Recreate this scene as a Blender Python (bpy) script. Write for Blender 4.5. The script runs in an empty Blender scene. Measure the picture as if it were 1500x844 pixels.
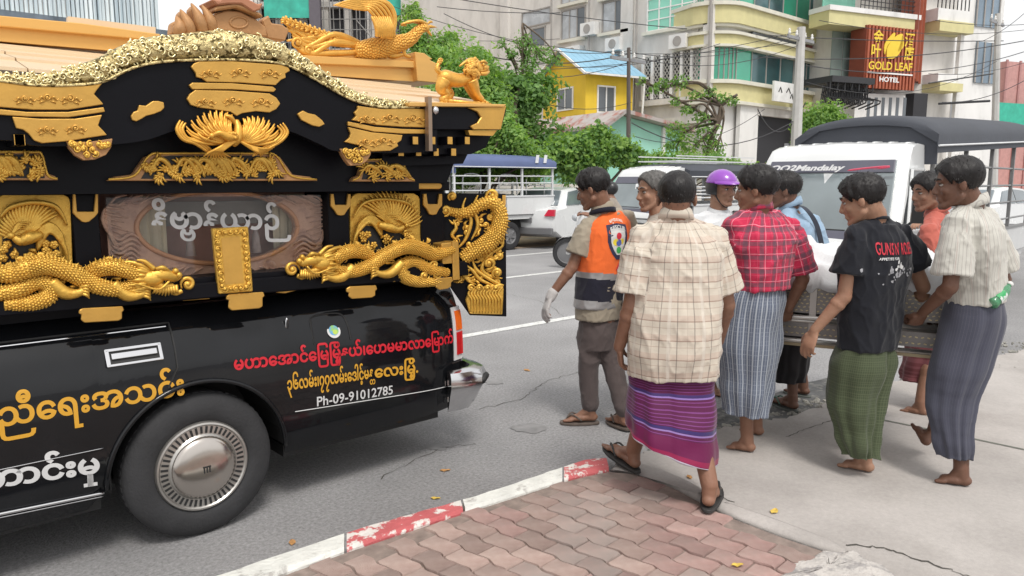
import bpy, bmesh, math, random
import numpy as np
from mathutils import Vector, Matrix, noise as mn
random.seed(7); rng = np.random.default_rng(7)
SC = bpy.context.scene
COL = SC.collection
# ------------------------------------------------------------------ camera, world, sun, exposure
# World axes: x runs along the street (away to the right), y runs across the street, z up, camera above the origin.
CAM_H = 1.6; YAW = math.radians(48); PITCH = math.radians(8.12)
cd = bpy.data.cameras.new('camera'); cd.sensor_width = 36; cd.lens = 1100 / 1500 * 36; cd.clip_start = .05; cd.clip_end = 2000
cam = bpy.data.objects.new('camera', cd); COL.objects.link(cam); SC.camera = cam
cam.location = (0, 0, CAM_H)
cam.rotation_euler = (math.pi / 2 - PITCH, 0, YAW - math.pi / 2)
w = bpy.data.worlds.new('World'); SC.world = w; w.use_nodes = True
nt = w.node_tree; nt.nodes.clear()
SUN_EL = 58; SUN_AZ = 250
sky = nt.nodes.new('ShaderNodeTexSky'); sky.sky_type = 'NISHITA'; sky.sun_disc = False
sky.sun_elevation = math.radians(SUN_EL); sky.sun_rotation = math.radians(90 - SUN_AZ); sky.air_density = 1.0; sky.dust_density = 6; sky.ozone_density = .6
hs = nt.nodes.new('ShaderNodeHueSaturation'); hs.inputs['Saturation'].default_value = .22; hs.inputs['Value'].default_value = 1.0
# overcast sky: the cloud layer evens the clear-sky gradient out
tc = nt.nodes.new('ShaderNodeTexCoord'); cn = nt.nodes.new('ShaderNodeTexNoise'); cn.inputs['Scale'].default_value = 2.2; cn.inputs['Detail'].default_value = 5
cr = nt.nodes.new('ShaderNodeMapRange'); cr.inputs['To Min'].default_value = 6.6; cr.inputs['To Max'].default_value = 8.8
mx = nt.nodes.new('ShaderNodeMixRGB'); mx.inputs['Fac'].default_value = .72
bg = nt.nodes.new('ShaderNodeBackground'); bg.inputs['Strength'].default_value = .13
ow = nt.nodes.new('ShaderNodeOutputWorld')
L = nt.links
L.new(sky.outputs[0], hs.inputs['Color']); L.new(hs.outputs[0], mx.inputs[1]); L.new(tc.outputs['Generated'], cn.inputs['Vector'])
L.new(cn.outputs[0], cr.inputs[0]); L.new(cr.outputs[0], mx.inputs[2]); L.new(mx.outputs[0], bg.inputs[0]); L.new(bg.outputs[0], ow.inputs[0])
sd = bpy.data.lights.new('sun', 'SUN'); sd.energy = 1.5; sd.angle = math.radians(14); sd.color = (1, .96, .9)
sun = bpy.data.objects.new('sun', sd); COL.objects.link(sun)
a, e = math.radians(SUN_AZ), math.radians(SUN_EL)
sun.rotation_euler = Vector((math.cos(e) * math.cos(a), math.cos(e) * math.sin(a), math.sin(e))).to_track_quat('Z', 'Y').to_euler()
SC.view_settings.view_transform = 'Standard'; SC.view_settings.look = 'None'; SC.view_settings.gamma = 1; SC.view_settings.exposure = 0.36
SC.cycles.max_bounces = 6; SC.cycles.transparent_max_bounces = 12
# ------------------------------------------------------------------ surveying: photo pixel -> world point on a known plane
F = 1100.
cT, sT, cP, sP = math.cos(YAW), math.sin(YAW), math.cos(PITCH), math.sin(PITCH)
def ray(px, py):
 a = (px - 750) / F; b = (422 - py) / F
 h = cP + b * sP; z = -sP + b * cP
 return (cT * h + sT * a, sT * h - cT * a, z, h)
def G(px, py, z=0.):
 x, y, d, h = ray(px, py); t = (z - CAM_H) / d; return Vector((x * t, y * t, z))
def PY(px, py, y0):
 x, y, d, h = ray(px, py); t = y0 / y; return Vector((x * t, y0, CAM_H + d * t))
def PX(px, py, x0):
 x, y, d, h = ray(px, py); t = x0 / x; return Vector((x0, y * t, CAM_H + d * t))
def D(px, py, dd):
 x, y, d, h = ray(px, py); t = dd / h; return Vector((x * t, y * t, CAM_H + d * t))
FWD = Vector((cT, sT, 0)); RGT = Vector((sT, -cT, 0)); UP = Vector((0, 0, 1))
# ------------------------------------------------------------------ object helpers
WL = {}
def wl(o): return WL.get(o.name, Vector((0, 0, 0))) if o else Vector((0, 0, 0))
def tag(o, label=None, cat=None, group=None, kind=None):
 if label: o['label'] = label
 if cat: o['category'] = cat
 if group: o['group'] = group
 if kind: o['kind'] = kind
 return o
def thing(name, label, cat, loc=(0, 0, 0), group=None):
 o = bpy.data.objects.new(name, None); COL.objects.link(o); o.location = loc; o.empty_display_size = .1
 WL[o.name] = Vector(loc); return tag(o, label, cat, group)
def link(name, me, parent=None):
 o = bpy.data.objects.new(name, me); COL.objects.link(o)
 if parent: o.parent = parent
 WL[o.name] = wl(parent); return o
def copy_tree(o, off=(0, 0, 0), label=None, rotz=None, parent=None):
 c = o.copy(); COL.objects.link(c)
 if parent: c.parent = parent
 else:
  c.location = o.location + Vector(off)
  if rotz is not None: c.rotation_euler.z = rotz
  if label: c['label'] = label
  WL[c.name] = c.location.copy()
 for ch in list(o.children): copy_tree(ch, parent=c)
 return c
class MB:
 """collects geometry in world coordinates; build() links it as one mesh object"""
 def __init__(s): s.v = []; s.f = []; s.m = []; s.mi = 0
 def add(s, vs, fs):
  b = len(s.v); s.v += [tuple(q) for q in vs]; s.f += [tuple(b + i for i in f) for f in fs]; s.m += [s.mi] * len(fs); return s
 def box(s, x0, x1, y0, y1, z0, z1):
  return s.add([(x0, y0, z0), (x1, y0, z0), (x1, y1, z0), (x0, y1, z0), (x0, y0, z1), (x1, y0, z1), (x1, y1, z1), (x0, y1, z1)],
                     [(0, 3, 2, 1), (4, 5, 6, 7), (0, 1, 5, 4), (1, 2, 6, 5), (2, 3, 7, 6), (3, 0, 4, 7)])
 def obox(s, c, size, X=(1, 0, 0), Yv=(0, 1, 0)):
  c = Vector(c); X = Vector(X).normalized(); Yv = Vector(Yv).normalized(); Z = X.cross(Yv)
  h = [q / 2 for q in size]
  return s.add([c + X * h[0] * a + Yv * h[1] * b + Z * h[2] * d for d in (-1, 1) for a, b in ((-1, -1), (1, -1), (1, 1), (-1, 1))],
                     [(0, 3, 2, 1), (4, 5, 6, 7), (0, 1, 5, 4), (1, 2, 6, 5), (2, 3, 7, 6), (3, 0, 4, 7)])
 def prism(s, pts, fn, d0, d1):
  """2D outline mapped by fn(a, b, depth)"""
  n = len(pts)
  area = sum(pts[i][0] * pts[(i + 1) % n][1] - pts[(i + 1) % n][0] * pts[i][1] for i in range(n))
  if area < 0: pts = pts[::-1]
  vs = [fn(p[0], p[1], d0) for p in pts] + [fn(p[0], p[1], d1) for p in pts]
  fs = [tuple(range(n - 1, -1, -1)), tuple(range(n, 2 * n))] + [(i, (i + 1) % n, n + (i + 1) % n, n + i) for i in range(n)]
  return s.add(vs, fs)
 def loft(s, rings, closed=True, caps=True):
  b = len(s.v); n = len(rings[0]); k = len(rings)
  s.v += [tuple(q) for r in rings for q in r]; fs = []
  for i in range(k - 1):
   for j in range(n if closed else n - 1):
    j2 = (j + 1) % n; fs.append((b + i * n + j, b + i * n + j2, b + (i + 1) * n + j2, b + (i + 1) * n + j))
  if caps and closed: fs += [tuple(b + j for j in range(n - 1, -1, -1)), tuple(b + (k - 1) * n + j for j in range(n))]
  s.f += fs; s.m += [s.mi] * len(fs); return s
 def tube(s, pts, r, seg=8, flat=None, caps=True):
  pts = [Vector(p) for p in pts]; n = len(pts)
  if not hasattr(r, '__len__'): r = [r] * n
  rings = []; prev = None
  for i, p in enumerate(pts):
   t = (pts[min(i + 1, n - 1)] - pts[max(i - 1, 0)])
   t = t.normalized() if t.length > 1e-9 else Vector((0, 0, 1))
   if prev is None:
    a = t.orthogonal().normalized() if flat is None else (Vector(flat) - t * Vector(flat).dot(t)).normalized()
   else:
    a = (prev - t * prev.dot(t)); a = a.normalized() if a.length > 1e-6 else t.orthogonal().normalized()
   prev = a; bb = t.cross(a)
   rings.append([p + (a * math.cos(2 * math.pi * j / seg) + bb * math.sin(2 * math.pi * j / seg)) * r[i] for j in range(seg)])
  return s.loft(rings, True, caps)
 def ell(s, c, r, seg=12, rings=8, M=None):
  c = Vector(c); b = len(s.v)
  if not hasattr(r, '__len__'): r = (r, r, r)
  vs = []
  for i in range(rings + 1):
   ph = math.pi * i / rings
   for j in range(seg):
    th = 2 * math.pi * j / seg
    q = Vector((r[0] * math.sin(ph) * math.cos(th), r[1] * math.sin(ph) * math.sin(th), r[2] * math.cos(ph)))
    if M: q = M @ q
    vs.append(c + q)
  fs = []
  for i in range(rings):
   for j in range(seg):
    j2 = (j + 1) % seg
    if i == 0: fs.append((j, seg + j, seg + j2))
    elif i == rings - 1: fs.append((i * seg + j, (i + 1) * seg + j, i * seg + j2))
    else: fs.append((i * seg + j, (i + 1) * seg + j, (i + 1) * seg + j2, i * seg + j2))
  return s.add(vs, fs)
 def cone(s, p0, p1, r0, r1, seg=12, scale=None):
  """round cone (capsule with two radii), closed"""
  p0 = Vector(p0); p1 = Vector(p1); ax = (p1 - p0); Lg = ax.length
  if Lg < 1e-6: return s.ell(p0, r0, seg, 8)
  t = ax / Lg; a = t.orthogonal().normalized() if abs(t.z) > .5 or scale is None else UP.copy()
  if scale: a = (Vector(scale[0]) - t * Vector(scale[0]).dot(t)).normalized()
  bb = t.cross(a); ka, kb = (scale[1], scale[2]) if scale else (1, 1)
  prof = [(-r0 * math.cos(q), r0 * math.sin(q)) for q in (0.0, .5, 1.05)] + [(0, r0), (Lg, r1)] + [(Lg + r1 * math.sin(q), r1 * math.cos(q)) for q in (.5, 1.05, 1.5707)]
  rings = [[p0 + t * z + (a * ka * math.cos(2 * math.pi * j / seg) + bb * kb * math.sin(2 * math.pi * j / seg)) * max(rr, 1e-4) for j in range(seg)] for z, rr in prof]
  return s.loft(rings)
 def lathe(s, prof, c, ax=(0, 0, 1), seg=24, caps=True):
  c = Vector(c); t = Vector(ax).normalized(); a = t.orthogonal().normalized(); bb = t.cross(a)
  return s.loft([[c + t * z + (a * math.cos(2 * math.pi * j / seg) + bb * math.sin(2 * math.pi * j / seg)) * r for j in range(seg)] for r, z in prof], True, caps)
 def mesh(s, name, mats, off=Vector((0, 0, 0)), smooth=False):
  me = bpy.data.meshes.new(name)
  me.from_pydata([(x - off.x, y - off.y, z - off.z) for x, y, z in s.v], [], s.f)
  for m in (mats if isinstance(mats, (list, tuple)) else [mats]): me.materials.append(m)
  if max(s.m, default=0) > 0: me.polygons.foreach_set('material_index', s.m)
  if smooth: me.polygons.foreach_set('use_smooth', [True] * len(me.polygons))
  if smooth and smooth is not True:
   try: me.set_sharp_from_angle(angle=math.radians(smooth))
   except Exception: pass
  me.update(); return me
 def build(s, name, mats, parent=None, smooth=False, bevel=0, bseg=1):
  o = link(name, s.mesh(name, mats, wl(parent), smooth), parent)
  if bevel:
   b = o.modifiers.new('bevel', 'BEVEL'); b.width = bevel; b.segments = bseg; b.limit_method = 'ANGLE'
  return o
def catmull(P, n=8, closed=False):
 P = [Vector(p) for p in P]; out = []
 N = len(P)
 for i in range(N if closed else N - 1):
  g = (lambda k: P[k % N]) if closed else (lambda k: P[min(max(k, 0), N - 1)])
  p0, p1, p2, p3 = g(i - 1), g(i), g(i + 1), g(i + 2)
  for k in range(n):
   t = k / n
   out.append(.5 * ((2 * p1) + (p2 - p0) * t + (2 * p0 - 5 * p1 + 4 * p2 - p3) * t * t + (3 * p1 - p0 - 3 * p2 + p3) * t ** 3))
 if not closed: out.append(P[-1])
 return out
def lerp(a, b, t): return a + (b - a) * t
def snoise(P, scale, seed=0, oct=3):
 """cheap smooth noise for arrays of points (n,3), about -1..1"""
 r = np.random.default_rng(seed); out = np.zeros(len(P)); amp = 1.
 for o in range(oct):
  acc = np.zeros(len(P))
  for k in range(5):
   d = r.normal(size=3); d /= np.linalg.norm(d); ph = r.uniform(0, 6.28)
   w2 = r.normal(size=3); w2 /= np.linalg.norm(w2)
   acc += np.sin(P @ d * scale * 6.28 + ph + 1.3 * np.sin(P @ w2 * scale * 4.1 + ph * 2))
  out += amp * acc / 3.2; amp *= .5; scale *= 2.1
 return out
MATS = {}
def nodes(m):
 t = m.node_tree; return t, t.nodes['Principled BSDF']
def mat(name, col, rough=.6, metal=0., var=.12, vs=4., bump=0., bs=40., col2=None, c2fac=(.5, .6), c2s=3., coat=0., spec=.5, alpha=1., trans=0., sheen=0., emit=None, detail=6., coord='Object', stretch=None):
 if name in MATS: return MATS[name]
 m = bpy.data.materials.new(name); m.use_nodes = True; t, b = nodes(m); N = t.nodes; Lk = t.links
 tcn = N.new('ShaderNodeTexCoord'); src = tcn.outputs[coord]
 if stretch:
  mp = N.new('ShaderNodeMapping'); mp.inputs['Scale'].default_value = stretch; Lk.new(src, mp.inputs[0]); src = mp.outputs[0]
 nz = N.new('ShaderNodeTexNoise'); nz.inputs['Scale'].default_value = vs; nz.inputs['Detail'].default_value = detail; Lk.new(src, nz.inputs['Vector'])
 mr = N.new('ShaderNodeMapRange'); mr.inputs['From Min'].default_value = .25; mr.inputs['From Max'].default_value = .75; mr.inputs['To Min'].default_value = 1 - var; mr.inputs['To Max'].default_value = 1 + var
 Lk.new(nz.outputs[0], mr.inputs[0])
 base = N.new('ShaderNodeRGB'); base.outputs[0].default_value = (*col, 1); cs = base.outputs[0]
 if col2:
  n2 = N.new('ShaderNodeTexNoise'); n2.inputs['Scale'].default_value = c2s; n2.inputs['Detail'].default_value = 8; n2.inputs['Roughness'].default_value = .65; Lk.new(src, n2.inputs['Vector'])
  m2 = N.new('ShaderNodeMapRange'); m2.inputs['From Min'].default_value = c2fac[0]; m2.inputs['From Max'].default_value = c2fac[1]; Lk.new(n2.outputs[0], m2.inputs[0])
  mc = N.new('ShaderNodeMixRGB'); mc.inputs[2].default_value = (*col2, 1); Lk.new(m2.outputs[0], mc.inputs[0]); Lk.new(cs, mc.inputs[1]); cs = mc.outputs[0]
 vm = N.new('ShaderNodeVectorMath'); vm.operation = 'SCALE'; Lk.new(cs, vm.inputs[0]); Lk.new(mr.outputs[0], vm.inputs['Scale'])
 Lk.new(vm.outputs[0], b.inputs['Base Color'])
 rr = N.new('ShaderNodeMapRange'); rr.inputs['To Min'].default_value = max(rough - .08, .02); rr.inputs['To Max'].default_value = min(rough + .1, 1); Lk.new(nz.outputs[0], rr.inputs[0]); Lk.new(rr.outputs[0], b.inputs['Roughness'])
 b.inputs['Metallic'].default_value = metal; b.inputs['Specular IOR Level'].default_value = spec
 b.inputs['Coat Weight'].default_value = coat; b.inputs['Coat Roughness'].default_value = .06
 b.inputs['Alpha'].default_value = alpha; b.inputs['Transmission Weight'].default_value = trans
 if sheen: b.inputs['Sheen Weight'].default_value = sheen; b.inputs['Sheen Roughness'].default_value = .5
 if emit: b.inputs['Emission Color'].default_value = (*emit[0], 1); b.inputs['Emission Strength'].default_value = emit[1]
 if bump:
  nb = N.new('ShaderNodeTexNoise'); nb.inputs['Scale'].default_value = bs; nb.inputs['Detail'].default_value = 5; Lk.new(src, nb.inputs['Vector'])
  bp = N.new('ShaderNodeBump'); bp.inputs['Strength'].default_value = bump; bp.inputs['Distance'].default_value = .01; Lk.new(nb.outputs[0], bp.inputs['Height']); Lk.new(bp.outputs[0], b.inputs['Normal'])
 MATS[name] = m; return m
def math2(N, Lk, op, a, b=None, c=None):
 n = N.new('ShaderNodeMath'); n.operation = op
 for i, q in enumerate((a, b, c)):
  if q is None: continue
  if isinstance(q, (int, float)): n.inputs[i].default_value = q
  else: Lk.new(q, n.inputs[i])
 return n.outputs[0]
def cloth(name, base, layers=(), rough=.85, weave=900., wv=.25, var=.05, cnoise=0.004):
 """woven cloth; layers = (axis 'u'/'v', period, width, offset, colour, strength) stripes woven along the garment's own coordinates"""
 if name in MATS: return MATS[name]
 m = bpy.data.materials.new(name); m.use_nodes = True; t, b = nodes(m); N = t.nodes; Lk = t.links
 at = N.new('ShaderNodeAttribute'); at.attribute_name = 'cl'
 sp = N.new('ShaderNodeSeparateXYZ'); Lk.new(at.outputs['Vector'], sp.inputs[0])
 ax = {'u': sp.outputs[0], 'v': sp.outputs[1]}
 rgb = N.new('ShaderNodeRGB'); rgb.outputs[0].default_value = (*base, 1); cs = rgb.outputs[0]
 for axis, per, wd, off, c, st in layers:
  if per:
   q = math2(N, Lk, 'ADD', ax[axis], off); q = math2(N, Lk, 'MULTIPLY', q, 1 / per); q = math2(N, Lk, 'FRACT', q)
   msk = math2(N, Lk, 'LESS_THAN', q, wd / per)
  else:
   msk = math2(N, Lk, 'MULTIPLY', math2(N, Lk, 'GREATER_THAN', ax[axis], off), math2(N, Lk, 'LESS_THAN', ax[axis], off + wd))
  msk = math2(N, Lk, 'MULTIPLY', msk, st)
  mc = N.new('ShaderNodeMixRGB'); mc.inputs[2].default_value = (*c, 1); Lk.new(msk, mc.inputs[0]); Lk.new(cs, mc.inputs[1]); cs = mc.outputs[0]
 nz = N.new('ShaderNodeTexNoise'); nz.inputs['Scale'].default_value = 6; nz.inputs['Detail'].default_value = 6; Lk.new(at.outputs['Vector'], nz.inputs['Vector'])
 mr = N.new('ShaderNodeMapRange'); mr.inputs['To Min'].default_value = 1 - var * 2; mr.inputs['To Max'].default_value = 1 + var * 2; Lk.new(nz.outputs[0], mr.inputs[0])
 vm = N.new('ShaderNodeVectorMath'); vm.operation = 'SCALE'; Lk.new(cs, vm.inputs[0]); Lk.new(mr.outputs[0], vm.inputs['Scale']); Lk.new(vm.outputs[0], b.inputs['Base Color'])
 b.inputs['Roughness'].default_value = rough; b.inputs['Specular IOR Level'].default_value = .2
 b.inputs['Sheen Weight'].default_value = .15
 wn = N.new('ShaderNodeTexNoise'); wn.inputs['Scale'].default_value = 90; wn.inputs['Detail'].default_value = 3; Lk.new(at.outputs['Vector'], wn.inputs['Vector'])
 bp = N.new('ShaderNodeBump'); bp.inputs['Strength'].default_value = wv; bp.inputs['Distance'].default_value = .004; Lk.new(wn.outputs[0], bp.inputs['Height']); Lk.new(bp.outputs[0], b.inputs['Normal'])
 MATS[name] = m; return m
def text_mesh(s, font_offset=0., extrude=.002, shear=0.):
 c = bpy.data.curves.new('lettering', 'FONT'); c.body = s; c.size = 1; c.extrude = 0; c.offset = font_offset; c.shear = shear; c.resolution_u = 3
 o = bpy.data.objects.new('tmp', c); COL.objects.link(o)
 bpy.context.view_layer.update()
 me = bpy.data.meshes.new_from_object(o.evaluated_get(bpy.context.evaluated_depsgraph_get()))
 bpy.data.objects.remove(o); bpy.data.curves.remove(c)
 return me
def lettering(name, s, m, P0, P1, height, nrm, parent=None, off=.0, shear=0., mb=None, upv=None, squash=True):
 """flat painted text from P0 to P1 (baseline), glyph height in metres, standing 1.5 mm off its surface"""
 me = text_mesh(s, off, 0, shear)
 n = len(me.vertices); a = np.empty(n * 3); me.vertices.foreach_get('co', a); a = a.reshape(-1, 3)
 x0, x1 = a[:, 0].min(), a[:, 0].max(); P0, P1 = Vector(P0), Vector(P1); ax = (P1 - P0); nrm = Vector(nrm).normalized()
 upv = Vector(upv) if upv else UP; up = (upv - nrm * upv.dot(nrm)).normalized()
 X = np.array(ax) / (x1 - x0)
 B = np.array(P0 + nrm * .0015 - wl(parent))
 v = B + (a[:, :1] - x0) * X + a[:, 1:2] * np.array(up) * height / .73
 me.vertices.foreach_set('co', v.ravel()); me.materials.clear(); me.materials.append(m); me.update()
 o = link(name, me, parent); return o
def sheet(name, pts, z, m, kind='structure', label=None, thick=None, grid=None):
 mb = MB()
 if thick: mb.prism([(p[0], p[1]) for p in pts], lambda a, b, d: (a, b, d), z - thick, z)
 else:
  mb.add([(p[0], p[1], z) for p in pts], [tuple(range(len(pts)))])
  ar = sum(pts[i][0] * pts[(i + 1) % len(pts)][1] - pts[(i + 1) % len(pts)][0] * pts[i][1] for i in range(len(pts)))
  if ar < 0: mb.f = [tuple(reversed(mb.f[0]))]
 o = mb.build(name, m); return tag(o, kind=kind)
def asphalt():
 m = mat('asphalt', (.285, .28, .282), .9, var=.14, vs=.9, bump=.0)
 t, b = nodes(m); N = t.nodes; Lk = t.links
 tcn = N.new('ShaderNodeTexCoord')
 v = N.new('ShaderNodeTexVoronoi'); v.inputs['Scale'].default_value = 110; Lk.new(tcn.outputs['Object'], v.inputs['Vector'])
 nz = N.new('ShaderNodeTexNoise'); nz.inputs['Scale'].default_value = 55; nz.inputs['Detail'].default_value = 8; nz.inputs['Roughness'].default_value = .75; Lk.new(tcn.outputs['Object'], nz.inputs['Vector'])
 big = N.new('ShaderNodeTexNoise'); big.inputs['Scale'].default_value = .55; big.inputs['Detail'].default_value = 7; Lk.new(tcn.outputs['Object'], big.inputs['Vector'])
 old = b.inputs['Base Color'].links[0].from_socket
 f1 = N.new('ShaderNodeMapRange'); f1.inputs['From Min'].default_value = .3; f1.inputs['From Max'].default_value = .7; f1.inputs['To Min'].default_value = .55; f1.inputs['To Max'].default_value = 1.4; Lk.new(nz.outputs[0], f1.inputs[0])
 f2 = N.new('ShaderNodeMapRange'); f2.inputs['From Min'].default_value = .3; f2.inputs['From Max'].default_value = .72; f2.inputs['To Min'].default_value = .78; f2.inputs['To Max'].default_value = 1.15; Lk.new(big.outputs[0], f2.inputs[0])
 k = math2(N, Lk, 'MULTIPLY', f1.outputs[0], f2.outputs[0])
 vm = N.new('ShaderNodeVectorMath'); vm.operation = 'SCALE'; Lk.new(old, vm.inputs[0]); Lk.new(k, vm.inputs['Scale']); Lk.new(vm.outputs[0], b.inputs['Base Color'])
 bp = N.new('ShaderNodeBump'); bp.inputs['Strength'].default_value = .5; bp.inputs['Distance'].default_value = .006; Lk.new(v.outputs[0], bp.inputs['Height']); Lk.new(bp.outputs[0], b.inputs['Normal'])
 return m
M_asph = asphalt()
sheet('ground', [(-400, -400), (900, -400), (900, 900), (-400, 900)], 0, M_asph)
M_line = mat('road_paint', (.62, .62, .6), .7, var=.15, vs=14, col2=(.25, .245, .24), c2fac=(.56, .66), c2s=22)
L1 = G(770, 477).y; L2 = G(782, 402.5).y; L3 = G(782, 372).y
for nm, yy, x0, x1, wd in (('road_line', L1, -12, 60, .13), ('road_line', L2, -20, 90, .13), ('road_line', L3, -20, 120, .14)):
 sheet(nm, [(x0, yy - wd / 2), (x1, yy - wd / 2), (x1, yy + wd / 2), (x0, yy + wd / 2)], .004, M_line)
M_dirt = mat('dirt', (.36, .27, .19), .95, var=.2, vs=1.5, bump=.4, bs=30, col2=(.26, .22, .18), c2s=1.2)
FY = G(790, 362).y
sheet('far_verge', [(-60, FY), (140, FY), (140, 120), (-60, 120)], .006, M_dirt)
def conc():
 m = mat('driveway_concrete', (.425, .395, .372), .88, var=.13, vs=1.6, bump=.25, bs=160, col2=(.31, .285, .265), c2fac=(.44, .72), c2s=1.1)
 t, b = nodes(m); N = t.nodes; Lk = t.links; tcn = N.new('ShaderNodeTexCoord')
 nz = N.new('ShaderNodeTexNoise'); nz.inputs['Scale'].default_value = 45; nz.inputs['Detail'].default_value = 9; nz.inputs['Roughness'].default_value = .8; Lk.new(tcn.outputs['Object'], nz.inputs['Vector'])
 f1 = N.new('ShaderNodeMapRange'); f1.inputs['From Min'].default_value = .3; f1.inputs['From Max'].default_value = .7; f1.inputs['To Min'].default_value = .86; f1.inputs['To Max'].default_value = 1.1; Lk.new(nz.outputs[0], f1.inputs[0])
 old = b.inputs['Base Color'].links[0].from_socket
 vm = N.new('ShaderNodeVectorMath'); vm.operation = 'SCALE'; Lk.new(old, vm.inputs[0]); Lk.new(f1.outputs[0], vm.inputs['Scale']); Lk.new(vm.outputs[0], b.inputs['Base Color'])
 return m
M_conc = conc()
DZ = .06
edge = [G(*p, DZ) for p in ((893, 684), (930, 664), (985, 655), (1035, 634), (1085, 622), (1150, 612), (1218, 590), (1262, 572), (1330, 552), (1385, 540), (1440, 526), (1500, 513), (1560, 500), (1640, 486), (1760, 470))]
jag = []
for i in range(len(edge) - 1):
 for k in range(10):
  p = edge[i].lerp(edge[i + 1], k / 10); jag.append((p.x + random.uniform(-.02, .02) , p.y + random.uniform(-.03, .03)))
jag.append((edge[-1].x, edge[-1].y))
border = [G(*p, DZ) for p in ((1330, 900), (1245, 830), (1228, 812), (1150, 786), (1060, 750), (990, 712), (935, 690))]
nearp = [(edge[-1].x + 4, -3.), (edge[-1].x, -5), (0.2, -5.), (.8, .2)]
dpoly = jag + nearp + [(p.x, p.y) for p in border]
def bound_joint(a, b, n=12, amp=.006):
 out = []
 for k in range(n + 1):
  p = a.lerp(b, k / n); out.append((p.x + random.uniform(-amp, amp), p.y + random.uniform(-amp, amp)))
 return out
sheet('driveway', dpoly, DZ, M_conc, thick=.12)
M_dark = mat('joint_filler', (.075, .07, .06), .95, var=.3, vs=20)
M_joint = mat('joint_sealant', (.16, .165, .14), .9, var=.2, vs=20)
def ribbon(name, pts, wds, z, m, kind='structure'):
 mb = MB(); L_, R_ = [], []
 for i, p in enumerate(pts):
  t = (Vector(pts[min(i + 1, len(pts) - 1)]) - Vector(pts[max(i - 1, 0)])); t.z = 0; t.normalize(); n = Vector((-t.y, t.x, 0))
  ww = wds if not hasattr(wds, '__len__') else wds[i]
  L_.append(Vector(p) + n * ww / 2); R_.append(Vector(p) - n * ww / 2)
 vs = [(q.x, q.y, z) for q in L_ + R_]; n = len(pts)
 mb.add(vs, [(n + i, n + i + 1, i + 1, i) for i in range(n - 1)])
 return tag(mb.build(name, m), kind=kind)
j = [G(*p, DZ) for p in ((1255, 607), (1285, 614), (1345, 626), (1420, 642), (1500, 659), (1700, 700))]
ribbon('expansion_joint', j, .022, DZ + .003, M_joint)
def crack(px, z=DZ, wd=.007, amp=.012):
 P = catmull([G(*p, z) for p in px], 9); P = [p + Vector((random.uniform(-amp, amp), random.uniform(-amp, amp), 0)) for p in P]
 ribbon('crack', P, [wd * random.uniform(.3, 1.3) for _ in P], z + .0025, M_dark)
crack([(948, 684), (985, 700), (1020, 716), (1075, 735)], wd=.009)
crack([(1238, 797), (1290, 803), (1340, 818), (1400, 838), (1440, 850)], wd=.010)
crack([(930, 690), (985, 716), (1040, 745), (1090, 765)], wd=.006)
crack([(1150, 640), (1180, 630), (1230, 612), (1252, 606)], wd=.006)
for px_ in (((700, 600), (760, 585), (800, 560), (850, 545)), ((560, 700), (640, 660), (700, 650)), ((1240, 560), (1300, 530), (1380, 500)), ((740, 430), (800, 445), (830, 470))): crack(px_, z=.001, wd=.006, amp=.02)
M_oil = mat('oil_stain', (.235, .23, .23), .85, var=.3, vs=9)
for cx_, cy_, rx_, ry_ in ((775, 628, 30, 7), (725, 560, 14, 4), (640, 655, 18, 5)):
 P = [G(cx_ + rx_ * math.cos(t) * random.uniform(.7, 1.2), cy_ + ry_ * math.sin(t) * random.uniform(.7, 1.2), 0) for t in np.linspace(0, 6.28, 15)[:-1]]; sheet('oil_stain', catmull(P, 3, True), .0035, M_oil)
M_patch = mat('broken_asphalt', (.10, .1, .1), .95, var=.35, vs=9, bump=.9, bs=30, col2=(.2, .195, .18), c2s=10)
patch = catmull([G(*p, 0) for p in ((948, 640), (1000, 618), (1060, 600), (1110, 585), (1160, 568), (1215, 556), (1228, 580), (1222, 604), (1160, 625), (1090, 640), (1020, 655), (960, 668))], 6, True)
sheet('asphalt_patch', [(p.x + random.uniform(-.03, .03), p.y + random.uniform(-.03, .03)) for p in patch], .0065, M_patch)
M_rub = mat('rubble', (.3, .29, .26), .95, var=.35, vs=7, bump=.5)
mb = MB()
def rock(mb, c, r):
 b = len(mb.v); q = MB().ell((0, 0, 0), r, 6, 4)
 mb.add([(c[0] + v[0] * random.uniform(.6, 1.2), c[1] + v[1] * random.uniform(.6, 1.2), c[2] + v[2] * random.uniform(.5, .8)) for v in q.v], q.f)
for k in range(330):
 t = random.random()
 if k < 210: p = G(lerp(960, 1228, t), lerp(655, 590, t) + random.gauss(0, 7), .004)
 else: p = G(random.uniform(1435, 1560), 0, 0) if False else G(random.uniform(1430, 1570), random.uniform(500, 545), DZ * .7)
 rock(mb, (p.x, p.y, p.z + .003), random.uniform(.006, .028))
tag(mb.build('rubble', M_rub, smooth=False), 'loose grey rubble along the broken edge of the driveway slab', kind='stuff')
PZ = .10
kin = [G(*p, .115) for p in ((330, 866), (384, 846), (506, 802), (600, 771), (680, 745.5), (755, 722), (825, 700), (860, 691), (892, 685))]
kout = [G(*p, .115) for p in ((250, 864), (312, 843), (506, 779), (600, 752), (676, 731), (755, 706), (825, 682), (858, 672), (888, 669))]
M_bed = mat('paver_bed_sand', (.235, .185, .16), .95, var=.3, vs=20)
bedpoly = [(p.x, p.y) for p in kin] + [(p.x, p.y) for p in [G(930, 692, PZ), G(985, 712, PZ), G(1060, 752, PZ), G(1150, 786, PZ), G(1228, 812, PZ), G(1330, 900, PZ)]] + [(1.2, .3), (-.6, .8), (-1.5, 2.9)]
sheet('paver_bed', bedpoly, PZ - .010, M_bed, thick=.07)
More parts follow.
